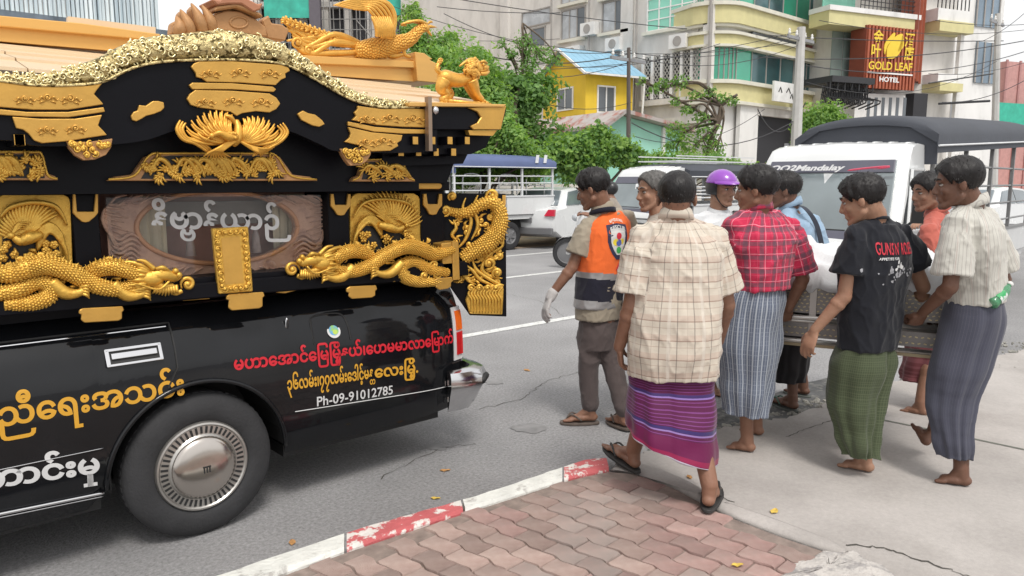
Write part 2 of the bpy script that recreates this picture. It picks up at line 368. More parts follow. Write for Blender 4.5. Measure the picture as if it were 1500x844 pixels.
def inside(p, poly):
 c = False; n = len(poly)
 for i in range(n):
  x0, y0 = poly[i]; x1, y1 = poly[(i + 1) % n]
  if (y0 > p[1]) != (y1 > p[1]) and p[0] < (x1 - x0) * (p[1] - y0) / (y1 - y0) + x0: c = not c
 return c
def paver_mat(nm, a, b, s):
 m = mat(nm, a, .92, var=.22, vs=12, bump=.6, bs=260, col2=b, c2fac=(.38, .62), c2s=s); t, bs_ = nodes(m); N = t.nodes; Lk = t.links
 oi = N.new('ShaderNodeObjectInfo'); mr = N.new('ShaderNodeMapRange'); mr.inputs['To Min'].default_value = .74; mr.inputs['To Max'].default_value = 1.2; Lk.new(oi.outputs['Random'], mr.inputs[0])
 old = bs_.inputs['Base Color'].links[0].from_socket; vm = N.new('ShaderNodeVectorMath'); vm.operation = 'SCALE'; Lk.new(old, vm.inputs[0]); Lk.new(mr.outputs[0], vm.inputs['Scale']); Lk.new(vm.outputs[0], bs_.inputs['Base Color'])
 return m
PM = [paver_mat('paver_pink_grey', (.38, .265, .23), (.37, .29, .255), 6), paver_mat('paver_red', (.38, .235, .21), (.36, .27, .24), 5), paver_mat('paver_grey', (.37, .305, .275), (.36, .26, .23), 6)]
PLn, PWd = .1680, .1040; PANG = math.radians(4)
def paver_mesh(m, ph):
 mb = MB(); n = 8; g = .0035
 fx = lambda y: .0068 * math.sin(2 * math.pi * (y / PLn)) + .003 * math.sin(4 * math.pi * y / PLn)
 out = []
 for k in range(n + 1):
  y = PLn * k / n; out.append((fx(y + ph) + g, min(max(y, g), PLn - g)))
 for k in range(n, -1, -1):
  y = PLn * k / n; out.append((PWd + fx(y + ph) - g, min(max(y, g), PLn - g)))
 n = len(out); cx = sum(p[0] for p in out) / n; cy = sum(p[1] for p in out) / n
 def sc(k, z): return [(cx + (p[0] - cx) * k, cy + (p[1] - cy) * k * 1.0, z) for p in out]
 mb.loft([list(reversed(r)) for r in (sc(1, -.03), sc(1, -.006), sc(.965, 0))], True, True)
 me = mb.mesh('brick', m)
 return me
PMESH = [[paver_mesh(m, ph) for ph in (0, PLn / 2)] for m in PM]
clip = [(p.x, p.y) for p in kin] + bedpoly[len(kin):]
for r in range(-16, 46):
 for c in range(-10, 28):
  lx = r * PWd + .3; ly = c * PLn + (PLn / 2 if r % 2 else 0)
  cx, cy = lx + PWd / 2, ly + PLn / 2
  wx = cx * math.cos(PANG) - cy * math.sin(PANG) + .1; wy = cx * math.sin(PANG) + cy * math.cos(PANG)
  ok = all(inside((wx + dx, wy + dy), clip) for dx, dy in ((-.045, 0), (.045, 0), (0, .066), (0, -.066)))
  f_ = cT * wx + sT * wy; rr = sT * wx - cT * wy
  if f_ < .5: continue
  zc = f_ * cP + 1.5 * sP; px = 750 + F * rr / zc; py = 422 - F * (f_ * sP - 1.5 * cP) / zc
  if not ok or px < 250 or px > 1420 or py > 905: continue
  xx = lx * math.cos(PANG) - ly * math.sin(PANG) + .1; yy = lx * math.sin(PANG) + ly * math.cos(PANG)
  near_border = not inside((wx + .13, wy), clip)
  q = mn.noise(Vector((wx * 2.1, wy * 2.1, 3)))
  mi = 1 if (near_border or q > .18) else (2 if q < -.12 else 0)
  if random.random() < .12: mi = random.randrange(3)
  o = link('brick', PMESH[mi][r % 2]); o.location = (xx, yy, PZ + random.uniform(-.004, .003)); o.rotation_euler = (random.uniform(-.008, .008), random.uniform(-.008, .008), PANG)
  o.parent = bpy.data.objects['paver_bed']
M_lump = mat('mortar', (.5, .47, .44), .95, var=.2, vs=8, bump=.8, bs=60, col2=(.33, .31, .3), c2s=14)
def lumpy(name, px, z0, h, m, amp=.02):
 P = catmull([G(*p, z0) for p in px], 6, True); c = sum(P, Vector((0, 0, 0))) / len(P); rings = []
 for k, (s_, zz) in enumerate(((1, 0), (.97, .5), (.85, .85), (.5, 1.), (.15, 1.02))):
  rings.append([Vector((c.x + (p.x - c.x) * s_ + random.uniform(-amp, amp) * .4, c.y + (p.y - c.y) * s_ + random.uniform(-amp, amp) * .4, z0 + h * zz)) for p in P])
 mb = MB(); mb.loft(rings, True, True); return tag(mb.build(name, m, smooth=True), kind='structure')
lumpy('mortar_patch', ((1150, 842), (1162, 826), (1185, 822), (1205, 809), (1232, 812), (1250, 808), (1268, 822), (1292, 830), (1312, 856), (1240, 885), (1150, 872), (1128, 856)), PZ - .012, .017, M_lump, .012)
lumpy('mortar_edge', ((893, 690), (935, 683), (990, 703), (1062, 742), (1150, 780), (1235, 806), (1228, 816), (1150, 792), (1060, 757), (985, 720), (930, 699)), DZ - .002, .034, M_conc, .006)
M_kw = mat('kerb_white_paint', (.66, .66, .62), .85, var=.12, vs=10, bump=.7, bs=50, col2=(.40, .385, .36), c2fac=(.56, .66), c2s=13)
M_kr = mat('kerb_red_paint', (.50, .115, .12), .8, var=.15, vs=9, bump=.6, bs=50, col2=(.66, .62, .58), c2fac=(.50, .545), c2s=11)
kerb = thing('kerb', 'low kerb painted in worn red and white bands beside the pavers', 'kerb', (kin[3].x, kin[3].y, 0))
ki = catmull(kin, 6); ko = catmull(kout, 6)
segs = [(0, 12, M_kw), (12, 24, M_kr), (24, 36, M_kw), (36, 49, M_kr)]
for a_, b_, m in segs:
 rings = []
 for k in range(a_, min(b_, len(ki) - 1) + 1):
  i_, o_ = Vector(ki[k]), Vector(ko[k]); w_ = (o_ - i_)
  if k == a_: sh = .01
  j_ = random.uniform(-.002, .002)
  nx = Vector(ki[min(k + 1, len(ki) - 1)]) - Vector(ki[max(k - 1, 0)]); nx.z = 0; nx.normalize(); e_ = nx * (.006 if k == a_ else (-.006 if k == b_ else 0))
  rings.append([i_ + e_ + Vector((0, 0, -.11)), o_ + e_ + w_ * .04 + Vector((0, 0, -.125)), o_ + e_ + Vector((0, 0, -.03)), o_ - w_ * .1 + e_ + Vector((0, 0, j_)), i_ + w_ * .08 + e_ + Vector((0, 0, j_)), i_ + e_ + Vector((0, 0, -.016))])
 mb = MB(); mb.loft(rings, True, True); o = mb.build('kerb_stone', m, kerb)
 o['label'] = 'red painted kerb stone with chipped patches' if m is M_kr else 'white painted kerb stone'
M_leafb = mat('dry_leaf', (.42, .22, .08), .8, var=.3, vs=30); M_leafy = mat('yellow_leaf', (.6, .42, .08), .8, var=.2, vs=30)
for px, py, z, s_, m, lab in ((652, 690, 0, .06, M_leafb, 'brown fallen leaf on the road below the hearse bumper'), (638, 731, 0, .05, M_leafy, 'yellow fallen leaf in the gutter by the red kerb'),
  (428, 796, 0, .055, M_leafb, 'reddish fallen leaf on the road by the white kerb'), (772, 543, 0, .08, M_leafb, 'dry leaf on the open road behind the hearse'),
  (1080, 829, PZ + .004, .05, M_leafy, 'yellow leaf lying on the brick pavers'), (1134, 750, DZ + .002, .06, M_leafy, 'pale yellow leaf on the concrete driveway'), (1010, 700, DZ, .05, M_leafb, 'red brown scrap by the driveway crack')):
 c = G(px, py, z); ang = random.uniform(0, 3); mb = MB(); pts = []
 for k in range(9):
  t = k / 8; pts.append((s_ * (t - .5), s_ * .28 * math.sin(math.pi * t) ** .8, t))
 up_ = [(c.x + math.cos(ang) * x - math.sin(ang) * y, c.y + math.sin(ang) * x + math.cos(ang) * y, z + .003 + .006 * abs(math.sin(5 * t))) for x, y, t in pts]
 mid = [(c.x + math.cos(ang) * x, c.y + math.sin(ang) * x, z + .004) for x, y, t in pts]
 dn = [(c.x + math.cos(ang) * x + math.sin(ang) * y, c.y + math.sin(ang) * x - math.cos(ang) * y, z + .003 + .005 * abs(math.cos(4 * t))) for x, y, t in pts]
 mb.add(up_ + mid + dn, [(i, 9 + i, 10 + i, i + 1) for i in range(8)] + [(9 + i, 18 + i, 19 + i, 10 + i) for i in range(8)])
 tag(mb.build('fallen_leaf', m), lab, 'leaf')
class Frame:
 """a facade plane: origin O, horizontal direction X, outward normal N (towards the street)"""
 def __init__(s, O, ang): s.O = Vector((O[0], O[1], 0)); a = math.radians(ang); s.X = Vector((math.cos(a), math.sin(a), 0)); s.N = Vector((math.sin(a), -math.cos(a), 0))
 def az(s, px, py, d=0.):
  x, y, dz, h = ray(px, py); n = s.N; O = s.O + n * d
  t = O.dot(n) / (x * n.x + y * n.y); P = Vector((x * t, y * t, CAM_H + dz * t)); return (P - s.O).dot(s.X), P.z
 def P(s, a, z, d=0.): return s.O + s.X * a + s.N * d + UP * z
 def box(s, mb, a0, a1, z0, z1, d0, d1):
  mb.add([s.P(a, z, d) for z in (z0, z1) for a, d in ((a0, d1), (a1, d1), (a1, d0), (a0, d0))],
               [(0, 3, 2, 1), (4, 5, 6, 7), (0, 1, 5, 4), (1, 2, 6, 5), (2, 3, 7, 6), (3, 0, 4, 7)]); return mb
 def rect(s, px0, py0, px1, py1, d=0.):
  a0 = s.az(px0, (py0 + py1) / 2, d)[0]; a1 = s.az(px1, (py0 + py1) / 2, d)[0]; pm = (px0 + px1) / 2
  return a0, a1, s.az(pm, py1, d)[1], s.az(pm, py0, d)[1]
M_cg = mat('grey_render', (.66, .635, .60), .9, var=.1, vs=1.2, bump=.2, bs=12, col2=(.46, .44, .41), c2fac=(.48, .75), c2s=.9, stretch=(1, 1, .4))
M_cw = mat('white_render', (.76, .75, .73), .85, var=.06, vs=1.5, col2=(.52, .51, .49), c2fac=(.5, .8), c2s=1.2, stretch=(1, 1, .4))
M_trim = mat('cream_trim', (.66, .64, .55), .8, var=.08, vs=3)
M_yel = mat('pale_yellow_band', (.62, .57, .30), .8, var=.08, vs=3)
M_win = mat('dark_window', (.10, .115, .13), .12, var=.3, vs=.6, spec=.8)
M_winl = mat('curtained_window', (.42, .44, .46), .25, var=.25, vs=2, spec=.7)
M_gg = mat('green_glass', (.05, .34, .22), .08, metal=.25, var=.35, vs=.35, spec=.9)
M_ggl = mat('pale_green_glass', (.22, .55, .42), .12, metal=.2, var=.3, vs=.5, spec=.9)
M_tg = mat('teal_dark_glass', (.05, .13, .14), .06, metal=.3, var=.5, vs=.5, spec=.9)
M_frame = mat('grey_window_frame', (.33, .31, .29), .6); M_white = mat('white_window_frame', (.75, .75, .73), .5)
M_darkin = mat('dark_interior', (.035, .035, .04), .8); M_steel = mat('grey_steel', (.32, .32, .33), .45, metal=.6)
M_bl = mat('black_iron', (.03, .03, .033), .5)
def window(fr, par, px0, py0, px1, py1, glass, frame, nx=2, ny=1, rec=.12, sill=True, fw=.07, split=None, d0=0.):
 a0, a1, z0, z1 = fr.rect(px0, py0, px1, py1)
 wf = MB(); fr.box(wf, a0 - fw, a0, z0, z1, d0 - .02, d0 + .05); fr.box(wf, a1, a1 + fw, z0, z1, d0 - .02, d0 + .05); fr.box(wf, a0 - fw, a1 + fw, z1, z1 + fw, d0 - .02, d0 + .051); fr.box(wf, a0 - fw, a1 + fw, z0 - fw, z0, d0 - .02, d0 + .051)
 w_ = wf.build('window', frame, par)
 mu = MB()
 for k in range(1, nx): q = lerp(a0, a1, k / nx); fr.box(mu, q - .03, q + .03, z0, z1, d0 + .01, d0 + .042)
 for k in range(1, ny): q = lerp(z0, z1, k / ny); fr.box(mu, a0, a1, q - .025, q + .025, d0 + .012, d0 + .038)
 if mu.f: mu.build('mullion', frame, w_)
 g = MB()
 for k in range(nx):
  for l in range(ny):
   b0, b1 = lerp(a0, a1, k / nx), lerp(a0, a1, (k + 1) / nx); c0, c1 = lerp(z0, z1, l / ny), lerp(z0, z1, (l + 1) / ny)
   gg = MB(); fr.box(gg, b0 + .01, b1 - .01, c0 + .01, c1 - .01, d0 + .004, d0 + .012)
   if nx * ny <= 6: gg.build('pane', glass if not isinstance(glass, list) else random.choice(glass), w_)
   else: g.add(gg.v, gg.f)
 if g.f: tag(g.build('pane', glass if not isinstance(glass, list) else glass[0], w_), kind='stuff')
 if sill:
  s_ = MB(); fr.box(s_, a0 - .2, a1 + .2, z0 - fw - .14, z0 - fw, d0, d0 + .22); s_.build('sill', M_trim, w_)
 return w_
YF = 18.5
xc = PY(1052, 200, YF).x
bC = thing('grey_block', 'weathered grey concrete block with breeze-block window and sloping sills behind the yellow house', 'building', (xc, YF, 0))
frC = Frame((xc, YF), 90)
frC.N = Vector((-1, 0, 0))
m = MB(); m.box(xc, xc + 14, YF + 1.2, YF + 24, -.5, 16); m.build('wall', M_cg, bC)
def cbox(px0, px1, z0, z1, d0, d1, py=100):
 a0 = frC.az(px1, py)[0]; a1 = frC.az(px0, py)[0]; mm = MB(); frC.box(mm, a0, a1, z0, z1, d0, d1); return mm
for x0_, x1_ in ((1032, 1046), (912, 930), (737, 748)):
 cbox(x0_, x1_, -.2, 15.8, .0, .22).build('pilaster', M_cg, bC)
window(frC, bC, 1035, -8, 950, 38, [M_ggl], M_white, 5, 3, sill=True)
window(frC, bC, 920, 2, 884, 44, [M_winl, M_win], M_frame, 2, 1)
window(frC, bC, 857, 14, 824, 55, [M_winl, M_win], M_frame, 3, 1)
window(frC, bC, 920, -60, 884, -8, [M_winl], M_frame, 2, 1); window(frC, bC, 857, -50, 824, 2, [M_winl], M_frame, 3, 1)
window(frC, bC, 806, 16, 766, 36, [M_winl], M_frame, 1, 1, sill=False)
window(frC, bC, 798, 42, 778, 68, [M_win], M_frame, 1, 1)
window(frC, bC, 927, 80, 913, 98, [M_win], M_frame, 1, 1, sill=False)
a1_, a0_, z0_, z1_ = frC.rect(1030, 78, 944, 143)[1], frC.rect(1030, 78, 944, 143)[0], *frC.rect(1030, 78, 944, 143)[2:]
bb = thing_ = None
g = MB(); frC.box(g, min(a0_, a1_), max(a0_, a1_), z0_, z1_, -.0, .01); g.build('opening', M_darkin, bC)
lo, hi = min(a0_, a1_), max(a0_, a1_)
for k in range(7):
 q = lerp(lo, hi, k / 6); p_ = MB(); frC.box(p_, q - .06, q + .06, z0_, z1_, .0, .16); p_.build('mullion', M_cw, bC)
M_blk = mat('pierced_block', (.42, .41, .38), .9, var=.15, vs=5)
grid = MB(); nx_ = 36; nz_ = 16
for k in range(nx_):
 for l in range(nz_):
  b0, b1 = lerp(lo, hi, k / nx_), lerp(lo, hi, (k + 1) / nx_); c0, c1 = lerp(z0_, z1_, l / nz_), lerp(z0_, z1_, (l + 1) / nz_); h_ = (b1 - b0) * .12
  sgn = 1 if (k + l) % 2 else -1
  A = frC.P(b0, c0 if sgn > 0 else c1, .07); B = frC.P(b1, c1 if sgn > 0 else c0, .07)
  grid.tube([A, B], .026, 4)
tag(grid.build('pierced_blocks', M_blk, bC), kind='stuff')
cbox(943, 1032, z0_ - .3, z0_ - .05, 0, .3).build('sill', M_cg, bC)
cbox(700, 1046, 15.6, 16.2, 0, .5).build('cornice', M_cg, bC)
for px_, t_ in ((1040, 2), (934, 40), (866, -20), (812, 30)):
 A_, B_ = frC.az(px_, 200), frC.az(px_, 20); m = MB(); m.tube([frC.P(A_[0], 1, .28), frC.P(A_[0], 15, .28)], .06, 6); m.build('downpipe', M_frame, bC)
for px_, py_ in ((905, 66), (846, 78), (1000, 62), (868, 44)):
 a_, z_ = frC.az(px_, py_); m = MB(); frC.box(m, a_ - .45, a_ + .45, z_ - .3, z_ + .3, .02, .42); ac = m.build('air_conditioner', M_cw, bC)
 m = MB(); m.lathe([(.22, 0), (.22, .02), (.001, .02)], frC.P(a_, z_, .42), (-1, 0, 0), 16); m.build('fan_grille', M_frame, ac)
cbox(950, 1046, 4.1, 4.4, 0, .25).build('ledge', M_cg, bC)
bD = thing('green_glass_corner_block', 'cream and yellow corner building with rounded bays of green glass above a dark garage', 'building', (xc + 1, YF, 0))
x1 = PY(1216, 100, YF).x
plan = [(xc - .05, YF + 1.25)] + [(xc + 1.15 - 1.2 * math.cos(q), YF + 1.2 - 1.2 * math.sin(q)) for q in np.linspace(.05, math.pi / 2, 9)] + [(x1, YF)]
def bay(mb, off, z0, z1, back=2.5, pl=plan):
 c = Vector((xc + 1.2, YF + 1.3)); out = []
 for i, p in enumerate(pl):
  q0 = Vector(pl[max(i - 1, 0)]); q1 = Vector(pl[min(i + 1, len(pl) - 1)]); t = (q1 - q0).normalized(); n = Vector((t.y, -t.x)); out.append((p[0] + n.x * off, p[1] + n.y * off))
 out += [(pl[-1][0], pl[-1][1] + back), (pl[0][0] + .3, pl[0][1] + back)]
 mb.prism(out, lambda a, b, d: (a, b, d), z0, z1)
def zD(px, py): return PY(px, py, YF).z
zz = [zD(1100, q) for q in (-40, 17, 42, 58, 72, 128, 152)]
m = MB(); bay(m, -.15, -.5, 15.9, 12); m.build('wall', M_cw, bD)
for (z_lo, z_hi, off, mt, nm) in ((zz[2], zz[1], .30, M_yel, 'cornice'), (zz[1], zz[1] + .16, .42, M_trim, 'cornice'), (zz[2] - .12, zz[2], .22, M_trim, 'cornice'),
  (zz[4], zz[3], .25, M_yel, 'cornice'), (zz[3], zz[3] + .12, .36, M_trim, 'cornice'), (zz[4] - .1, zz[4], .32, M_trim, 'cornice'),
  (zz[6], zz[5], .28, M_yel, 'cornice'), (zz[5], zz[5] + .16, .42, M_trim, 'cornice'), (zz[6] - .14, zz[6], .36, M_trim, 'cornice')):
 m = MB(); bay(m, off, z_lo, z_hi, 2.2); m.build(nm, mt, bD)
def glass_run(z0, z1, nmn):
 for i in range(len(plan) - 1):
  p, q = Vector(plan[i]), Vector(plan[i + 1]); n_ = 1 if i < len(plan) - 2 else 7
  for k in range(n_):
   a_ = p.lerp(q, k / n_); b_ = p.lerp(q, (k + 1) / n_); t = (b_ - a_).normalized(); nn = Vector((t.y, -t.x)) * .0
   mm = MB(); mm.add([(a_.x, a_.y, z0), (b_.x, b_.y, z0), (b_.x, b_.y, z1), (a_.x, a_.y, z1)], [(0, 1, 2, 3)])
   mt = M_gg if i < len(plan) - 2 else (M_gg if k < 1 or nmn and k in (3, 4) else M_tg)
   mm.build('pane', mt, bD)
   mm = MB(); mm.tube([(a_.x - .0, a_.y - .02, z0), (a_.x, a_.y - .02, z1)], .03, 4); mm.build('mullion', M_frame, bD)
glass_run(zz[5] + .16, zz[4] - .1, 0); glass_run(zz[1] + .16, zz[1] + 2.6, 1)
m = MB(); bay(m, .25, zz[1] + 2.6, zz[1] + 3.4, 2.2); m.build('cornice', M_yel, bD)
m = MB(); bay(m, -.1, zz[1] + 3.4, 16.3, 2.2); m.build('upper_wall', M_cw, bD)
frD = Frame((xc, YF), 0)
a0, a1, z0, z1 = frD.rect(1100, 43, 1172, 60); m = MB(); frD.box(m, a0, a1, zz[3] + .13, zz[2] - .13, .0, .1); m.build('name_board', M_win, bD)
a0, a1, z0, z1 = frD.rect(1180, 60, 1210, 74); m = MB(); frD.box(m, a0, a1, zz[3] + .13, zz[2] - .13, .0, .1); m.build('shutter', mat('maroon_shutter', (.28, .12, .11), .8), bD)
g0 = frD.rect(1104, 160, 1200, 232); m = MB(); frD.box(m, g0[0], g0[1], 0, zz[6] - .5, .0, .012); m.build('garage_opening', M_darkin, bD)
m = MB(); frD.box(m, g0[0] - 1.5, g0[0], -.2, zz[6] - .14, .0, .2); m.build('pillar', M_cw, bD)
m = MB(); frD.box(m, g0[0] - .1, g0[1] + .4, zz[6] - .5, zz[6] - .14, .0, .25); m.build('lintel', M_cg, bD)
m = MB()
for k in range(5): frD.box(m, g0[0] + 2.6, g0[0] + 4.4, .6 + k * .55, .72 + k * .55, .02, .07)
m.build('shelf_rack', M_steel, bD)
a0, a1, z0, z1 = frD.rect(1134, 121, 1168, 150, .9); m = MB(); frD.box(m, a0, a1, z0, z1, .8, .9); sg = m.build('sign_board', M_white); tag(sg, 'small white sign board hung on the green glass building beside the concrete pole', 'sign')
M_red = mat('sign_red', (.55, .05, .05), .5); M_ink = mat('black_ink', (.02, .02, .02), .6)
m = MB()
for q in ((.25, .6, .07), (.6, .62, .09), (.75, .35, .06)):
 c = frD.P(lerp(a0, a1, q[0]), lerp(z0, z1, q[1]), .906); m.tube([c + Vector((-q[2] * 2, 0, -.1)), c + Vector((0, 0, .1)), c + Vector((q[2] * 2, 0, -.12))], .03, 4)
m.build('emblem', M_ink, sg)
O = D(1213, 265, 37); frE = Frame(O, -19)
bE = thing('hotel', 'hotel with orange slatted sign wall, pale yellow balconies and grey glass', 'building', (O.x, O.y, 0))
m = MB(); q = frE.rect(1216, -60, 1346, 250); frE.box(m, q[0], q[1] + 2.5, -.5, 15.5, -6, 0); m.build('wall', M_cg, bE)
q = frE.rect(1216, 40, 1250, 118); n_ = 2
for k in range(n_):
 m = MB(); frE.box(m, lerp(q[0], q[1], k / n_) + .03, lerp(q[0], q[1], (k + 1) / n_) - .03, q[2], q[3], .02, .05); m.build('pane', mat('grey_green_glass', (.30, .38, .35), .12, metal=.2, var=.2, vs=.8), bE)
q = frE.rect(1250, 36, 1266, 118); m = MB(); frE.box(m, q[0], q[1], q[2], q[3] + .2, .0, .12); m.build('pillar', M_cw, bE)
def slab(px0, px1, py0, py1, d=1.2, mt=M_yel):
 q = frE.rect(px0, py0, px1, py1, d); m = MB(); frE.box(m, q[0], q[1], q[2], q[3], 0, d); o = m.build('balcony', mt, bE)
 m = MB(); frE.box(m, q[0] - .05, q[1] + .05, q[3], q[3] + .22, 0, d + .08); m.build('coping', M_cw, o); return q
q = slab(1214, 1346, 22, 42)
m = MB(); rl = frE.rect(1262, 0, 1344, 24, 1.2)
for k in range(15):
 a_ = lerp(rl[0], rl[1], k / 14); m.tube([frE.P(a_, q[3] + .2, 1.15), frE.P(a_, q[3] + 1.3, 1.15)], .02, 4)
for k in range(5): m.tube([frE.P(rl[0], q[3] + .4 + k * .21, 1.15), frE.P(rl[1], q[3] + .4 + k * .21, 1.15)], .022, 4)
m.build('railing', M_bl, bE)
q = frE.rect(1214, -28, 1262, 18, .4); m = MB(); frE.box(m, q[0], q[1], q[2], q[3], .02, .05); m.build('pane', M_ggl, bE)
q = slab(1214, 1346, -62, -40)
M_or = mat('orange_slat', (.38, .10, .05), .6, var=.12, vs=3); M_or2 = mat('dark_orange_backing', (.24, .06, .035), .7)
sgf = Frame(frE.P(0, 0, 1.3), -19)
q = sgf.rect(1267, 40, 1341, 128); sign = thing('hotel_sign', 'orange slatted hotel sign wall with gold leaf emblem and gold lettering', 'sign', tuple(sgf.P(q[0], q[2], 0)))
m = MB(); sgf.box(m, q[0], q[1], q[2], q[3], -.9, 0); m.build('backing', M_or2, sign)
ns = 15
for k in range(ns):
 a_ = lerp(q[0], q[1], (k + .5) / ns); m = MB(); sgf.box(m, a_ - .055, a_ + .055, q[2] - .1, q[3], .0, .09); m.build('slat', M_or, sign)
fr2 = Frame(sgf.P(q[1], 0, .02), 14); q2 = fr2.rect(1341, -60, 1375, 132)
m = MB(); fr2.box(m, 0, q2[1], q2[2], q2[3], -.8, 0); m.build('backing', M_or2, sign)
for k in range(8):
 a_ = lerp(0, q2[1], (k + .5) / 8); m = MB(); fr2.box(m, a_ - .06, a_ + .06, q2[2] - .1, q2[3], .0, .1); m.build('slat', M_or, sign)
M_gold_t = mat('gold_lettering', (.85, .60, .05), .35, metal=.2, var=.05); M_wt = mat('white_lettering', (.8, .8, .78), .5, var=.03)
def sl(s, px0, py0, px1, py1, h, mt, nm='lettering', off=.01, d=.1):
 A = sgf.P(*sgf.az(px0, py0, d), d); B = sgf.P(*sgf.az(px1, py1, d), d); return lettering(nm, s, mt, A, B, h, sgf.N, sign, off)
s34 = 37 / 1100
sl('金', 1279, 62, 1294, 63.5, 15 * s34, M_gold_t, off=.02); sl('叶', 1276, 82, 1290, 83, 15 * s34, M_gold_t, off=.02)
sl('酒', 1325, 66.5, 1339, 68, 15 * s34, M_gold_t, off=.02); sl('店', 1324, 86, 1338, 87, 15 * s34, M_gold_t, off=.02)
sl('GOLD LEAF', 1272, 101, 1336, 104, 11 * s34, M_gold_t, off=.02); sl('HOTEL', 1288, 119, 1317, 121, 6.5 * s34, M_wt, off=.03)
A = sgf.P(*sgf.az(1270, 105.5, .1), .1); B = sgf.P(*sgf.az(1336, 110.5, .1), .1); m = MB(); m.tube([A, B], .045, 4); m.build('underline', M_wt, sign)
def leaf_pts(px, steps=8): return [sgf.az(*p, .1) for p in px]
for out in (((1298, 80), (1300, 68), (1311, 54), (1321, 50), (1322, 62), (1318, 76), (1310, 85), (1300, 86)), ((1295, 80), (1295, 66), (1303, 54), (1310, 48), (1309, 56), (1300, 66), (1297, 74)), ((1314, 76), (1318, 64), (1321, 52), (1323, 60), (1322, 70))):
 P_ = [(p.x, p.y) for p in catmull([Vector((*sgf.az(*p, .1), 0)) for p in out], 4, True)]
 m = MB(); m.prism(P_, lambda a, b, d: sgf.P(a, b, d), .10, .14); m.build('leaf_emblem', M_gold_t, sign)
q = sgf.rect(1262, 136, 1335, 262, .0); m = MB(); sgf.box(m, q[0], q[1], 0, q[3], -1.2, -.5); m.build('lower_wall', M_cw, bE)
for k in range(6):
 qq = sgf.rect(1269 + k * 10.5, 143, 1273.5 + k * 10.5, 198, -.5); m = MB(); sgf.box(m, qq[0], qq[1], qq[2] - 1, qq[3], -.5, -.49); m.build('slot', M_win, bE)
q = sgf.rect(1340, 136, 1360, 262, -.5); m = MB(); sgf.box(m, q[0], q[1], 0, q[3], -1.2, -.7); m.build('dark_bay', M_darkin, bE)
can = thing('iron_canopy', 'black wrought iron canopy with scroll brackets over the hotel entrance', 'canopy', tuple(D(1240, 150, 35)))
m = MB(); O2 = D(1240, 265, 35.2); f3 = Frame(O2, -19); q = f3.rect(1204, 115, 1266, 124)
f3.box(m, q[0], q[1], q[2], q[3], -1.5, .6); m.build('canopy_top', M_bl, can)
for k in range(7):
 a_ = lerp(q[0], q[1], k / 6); m = MB(); P_ = [f3.P(a_, q[2], .5)] + [f3.P(a_, q[2] - .3 - .55 * t, .5 - .5 * math.sin(t * 5)) for t in np.linspace(0, 1.4, 9)]
 m.tube(P_, .035, 5); m.build('scroll_bracket', M_bl, can)
m = MB()
for k in range(26):
 a_ = lerp(q[0], q[1] * .8, k / 25)
 m.tube([f3.P(a_, q[2], .3), f3.P(a_ + .1, q[2] - .5 - .4 * random.random(), .3)], .03, 4); m.tube([f3.P(a_, q[2] - .1, .1), f3.P(a_ - .12, q[2] - .9, .1)], .03, 4)
m.build('lattice', M_bl, can)
O = D(1375, 265, 41); fF = Frame(O, -19); bF = thing('white_balcony_building', 'white building with projecting balconies and blue glass right of the hotel sign', 'building', (O.x, O.y, 0))
q = fF.rect(1372, -60, 1480, 265); m = MB(); fF.box(m, q[0], fF.rect(1372, 60, 1466, 80)[1], -.5, 12.5, -7, 0); m.build('wall', M_cw, bF)
for (p0, t0, p1, t1) in ((1376, 60, 1396, 108), (1430, 62, 1462, 122), (1432, -20, 1465, 40), (1378, 150, 1398, 175)):
 q = fF.rect(p0, t0, p1, t1, .1); m = MB(); fF.box(m, q[0], q[1], q[2], q[3], .0, .08); wn_ = m.build('window', mat('blue_grey_glass', (.20, .26, .32), .1, metal=.2, var=.3, vs=.6), bF)
 m = MB()
 for k in range(4): a_ = lerp(q[0], q[1], k / 3); fF.box(m, a_ - .04, a_ + .04, q[2], q[3], .08, .13)
 m.build('mullion', M_frame, wn_)
for (p0, t0, p1, t1, mt) in ((1374, 14, 1420, 32, M_cw), (1374, 32, 1424, 48, M_yel), (1374, 108, 1402, 122, M_cw), (1374, 122, 1408, 134, M_yel), (1374, -70, 1424, -50, M_yel)):
 q = fF.rect(p0, t0, p1, t1, 1.6); m = MB(); fF.box(m, q[0], q[1], q[2], q[3], 0, 1.6 if mt is M_cw else 1.7); m.build('balcony', mt, bF)
m = MB()
for k in range(9):
 a_ = lerp(*fF.rect(1374, 0, 1420, 12, 1.5)[:2], k / 8); zt = fF.rect(1374, 0, 1420, 14, 1.5)[2]; m.tube([fF.P(a_, zt, 1.5), fF.P(a_, zt + .8, 1.5)], .03, 4)
m.build('railing', M_bl, bF)
for pxx in (1402, 1392):
 q = fF.rect(pxx, 48, pxx + 5, 200, 1.4); m = MB(); fF.box(m, q[0], q[1], 0, q[3], 1.2, 1.4); m.build('column', M_cw, bF)
 break
O = D(1472, 265, 60); fG = Frame(O, -19); q = fG.rect(1472, 92, 1530, 150); bG = thing('pink_house', 'small dull pink block above green netting at the right edge', 'building', (O.x, O.y, 0))
m = MB(); fG.box(m, q[0], q[1], -.5, q[3], -6, 0); m.build('wall', mat('dull_pink', (.50, .27, .25), .85), bG)
q2 = fG.rect(1462, 152, 1530, 184, .8); m = MB(); fG.box(m, q2[0], q2[1], q2[2], q2[3], .7, .8); nt_ = m.build('netting', mat('green_net', (.05, .42, .30), .8, var=.15, vs=3), bG)
for t in range(4):
 a_ = lerp(q[0], q[1], t / 3); m = MB(); fG.box(m, a_ - .1, a_ + .1, 0, q[3] + .1, .0, .1); m.build('pilaster', mat('pink_dark', (.42, .22, .21), .85), bG)
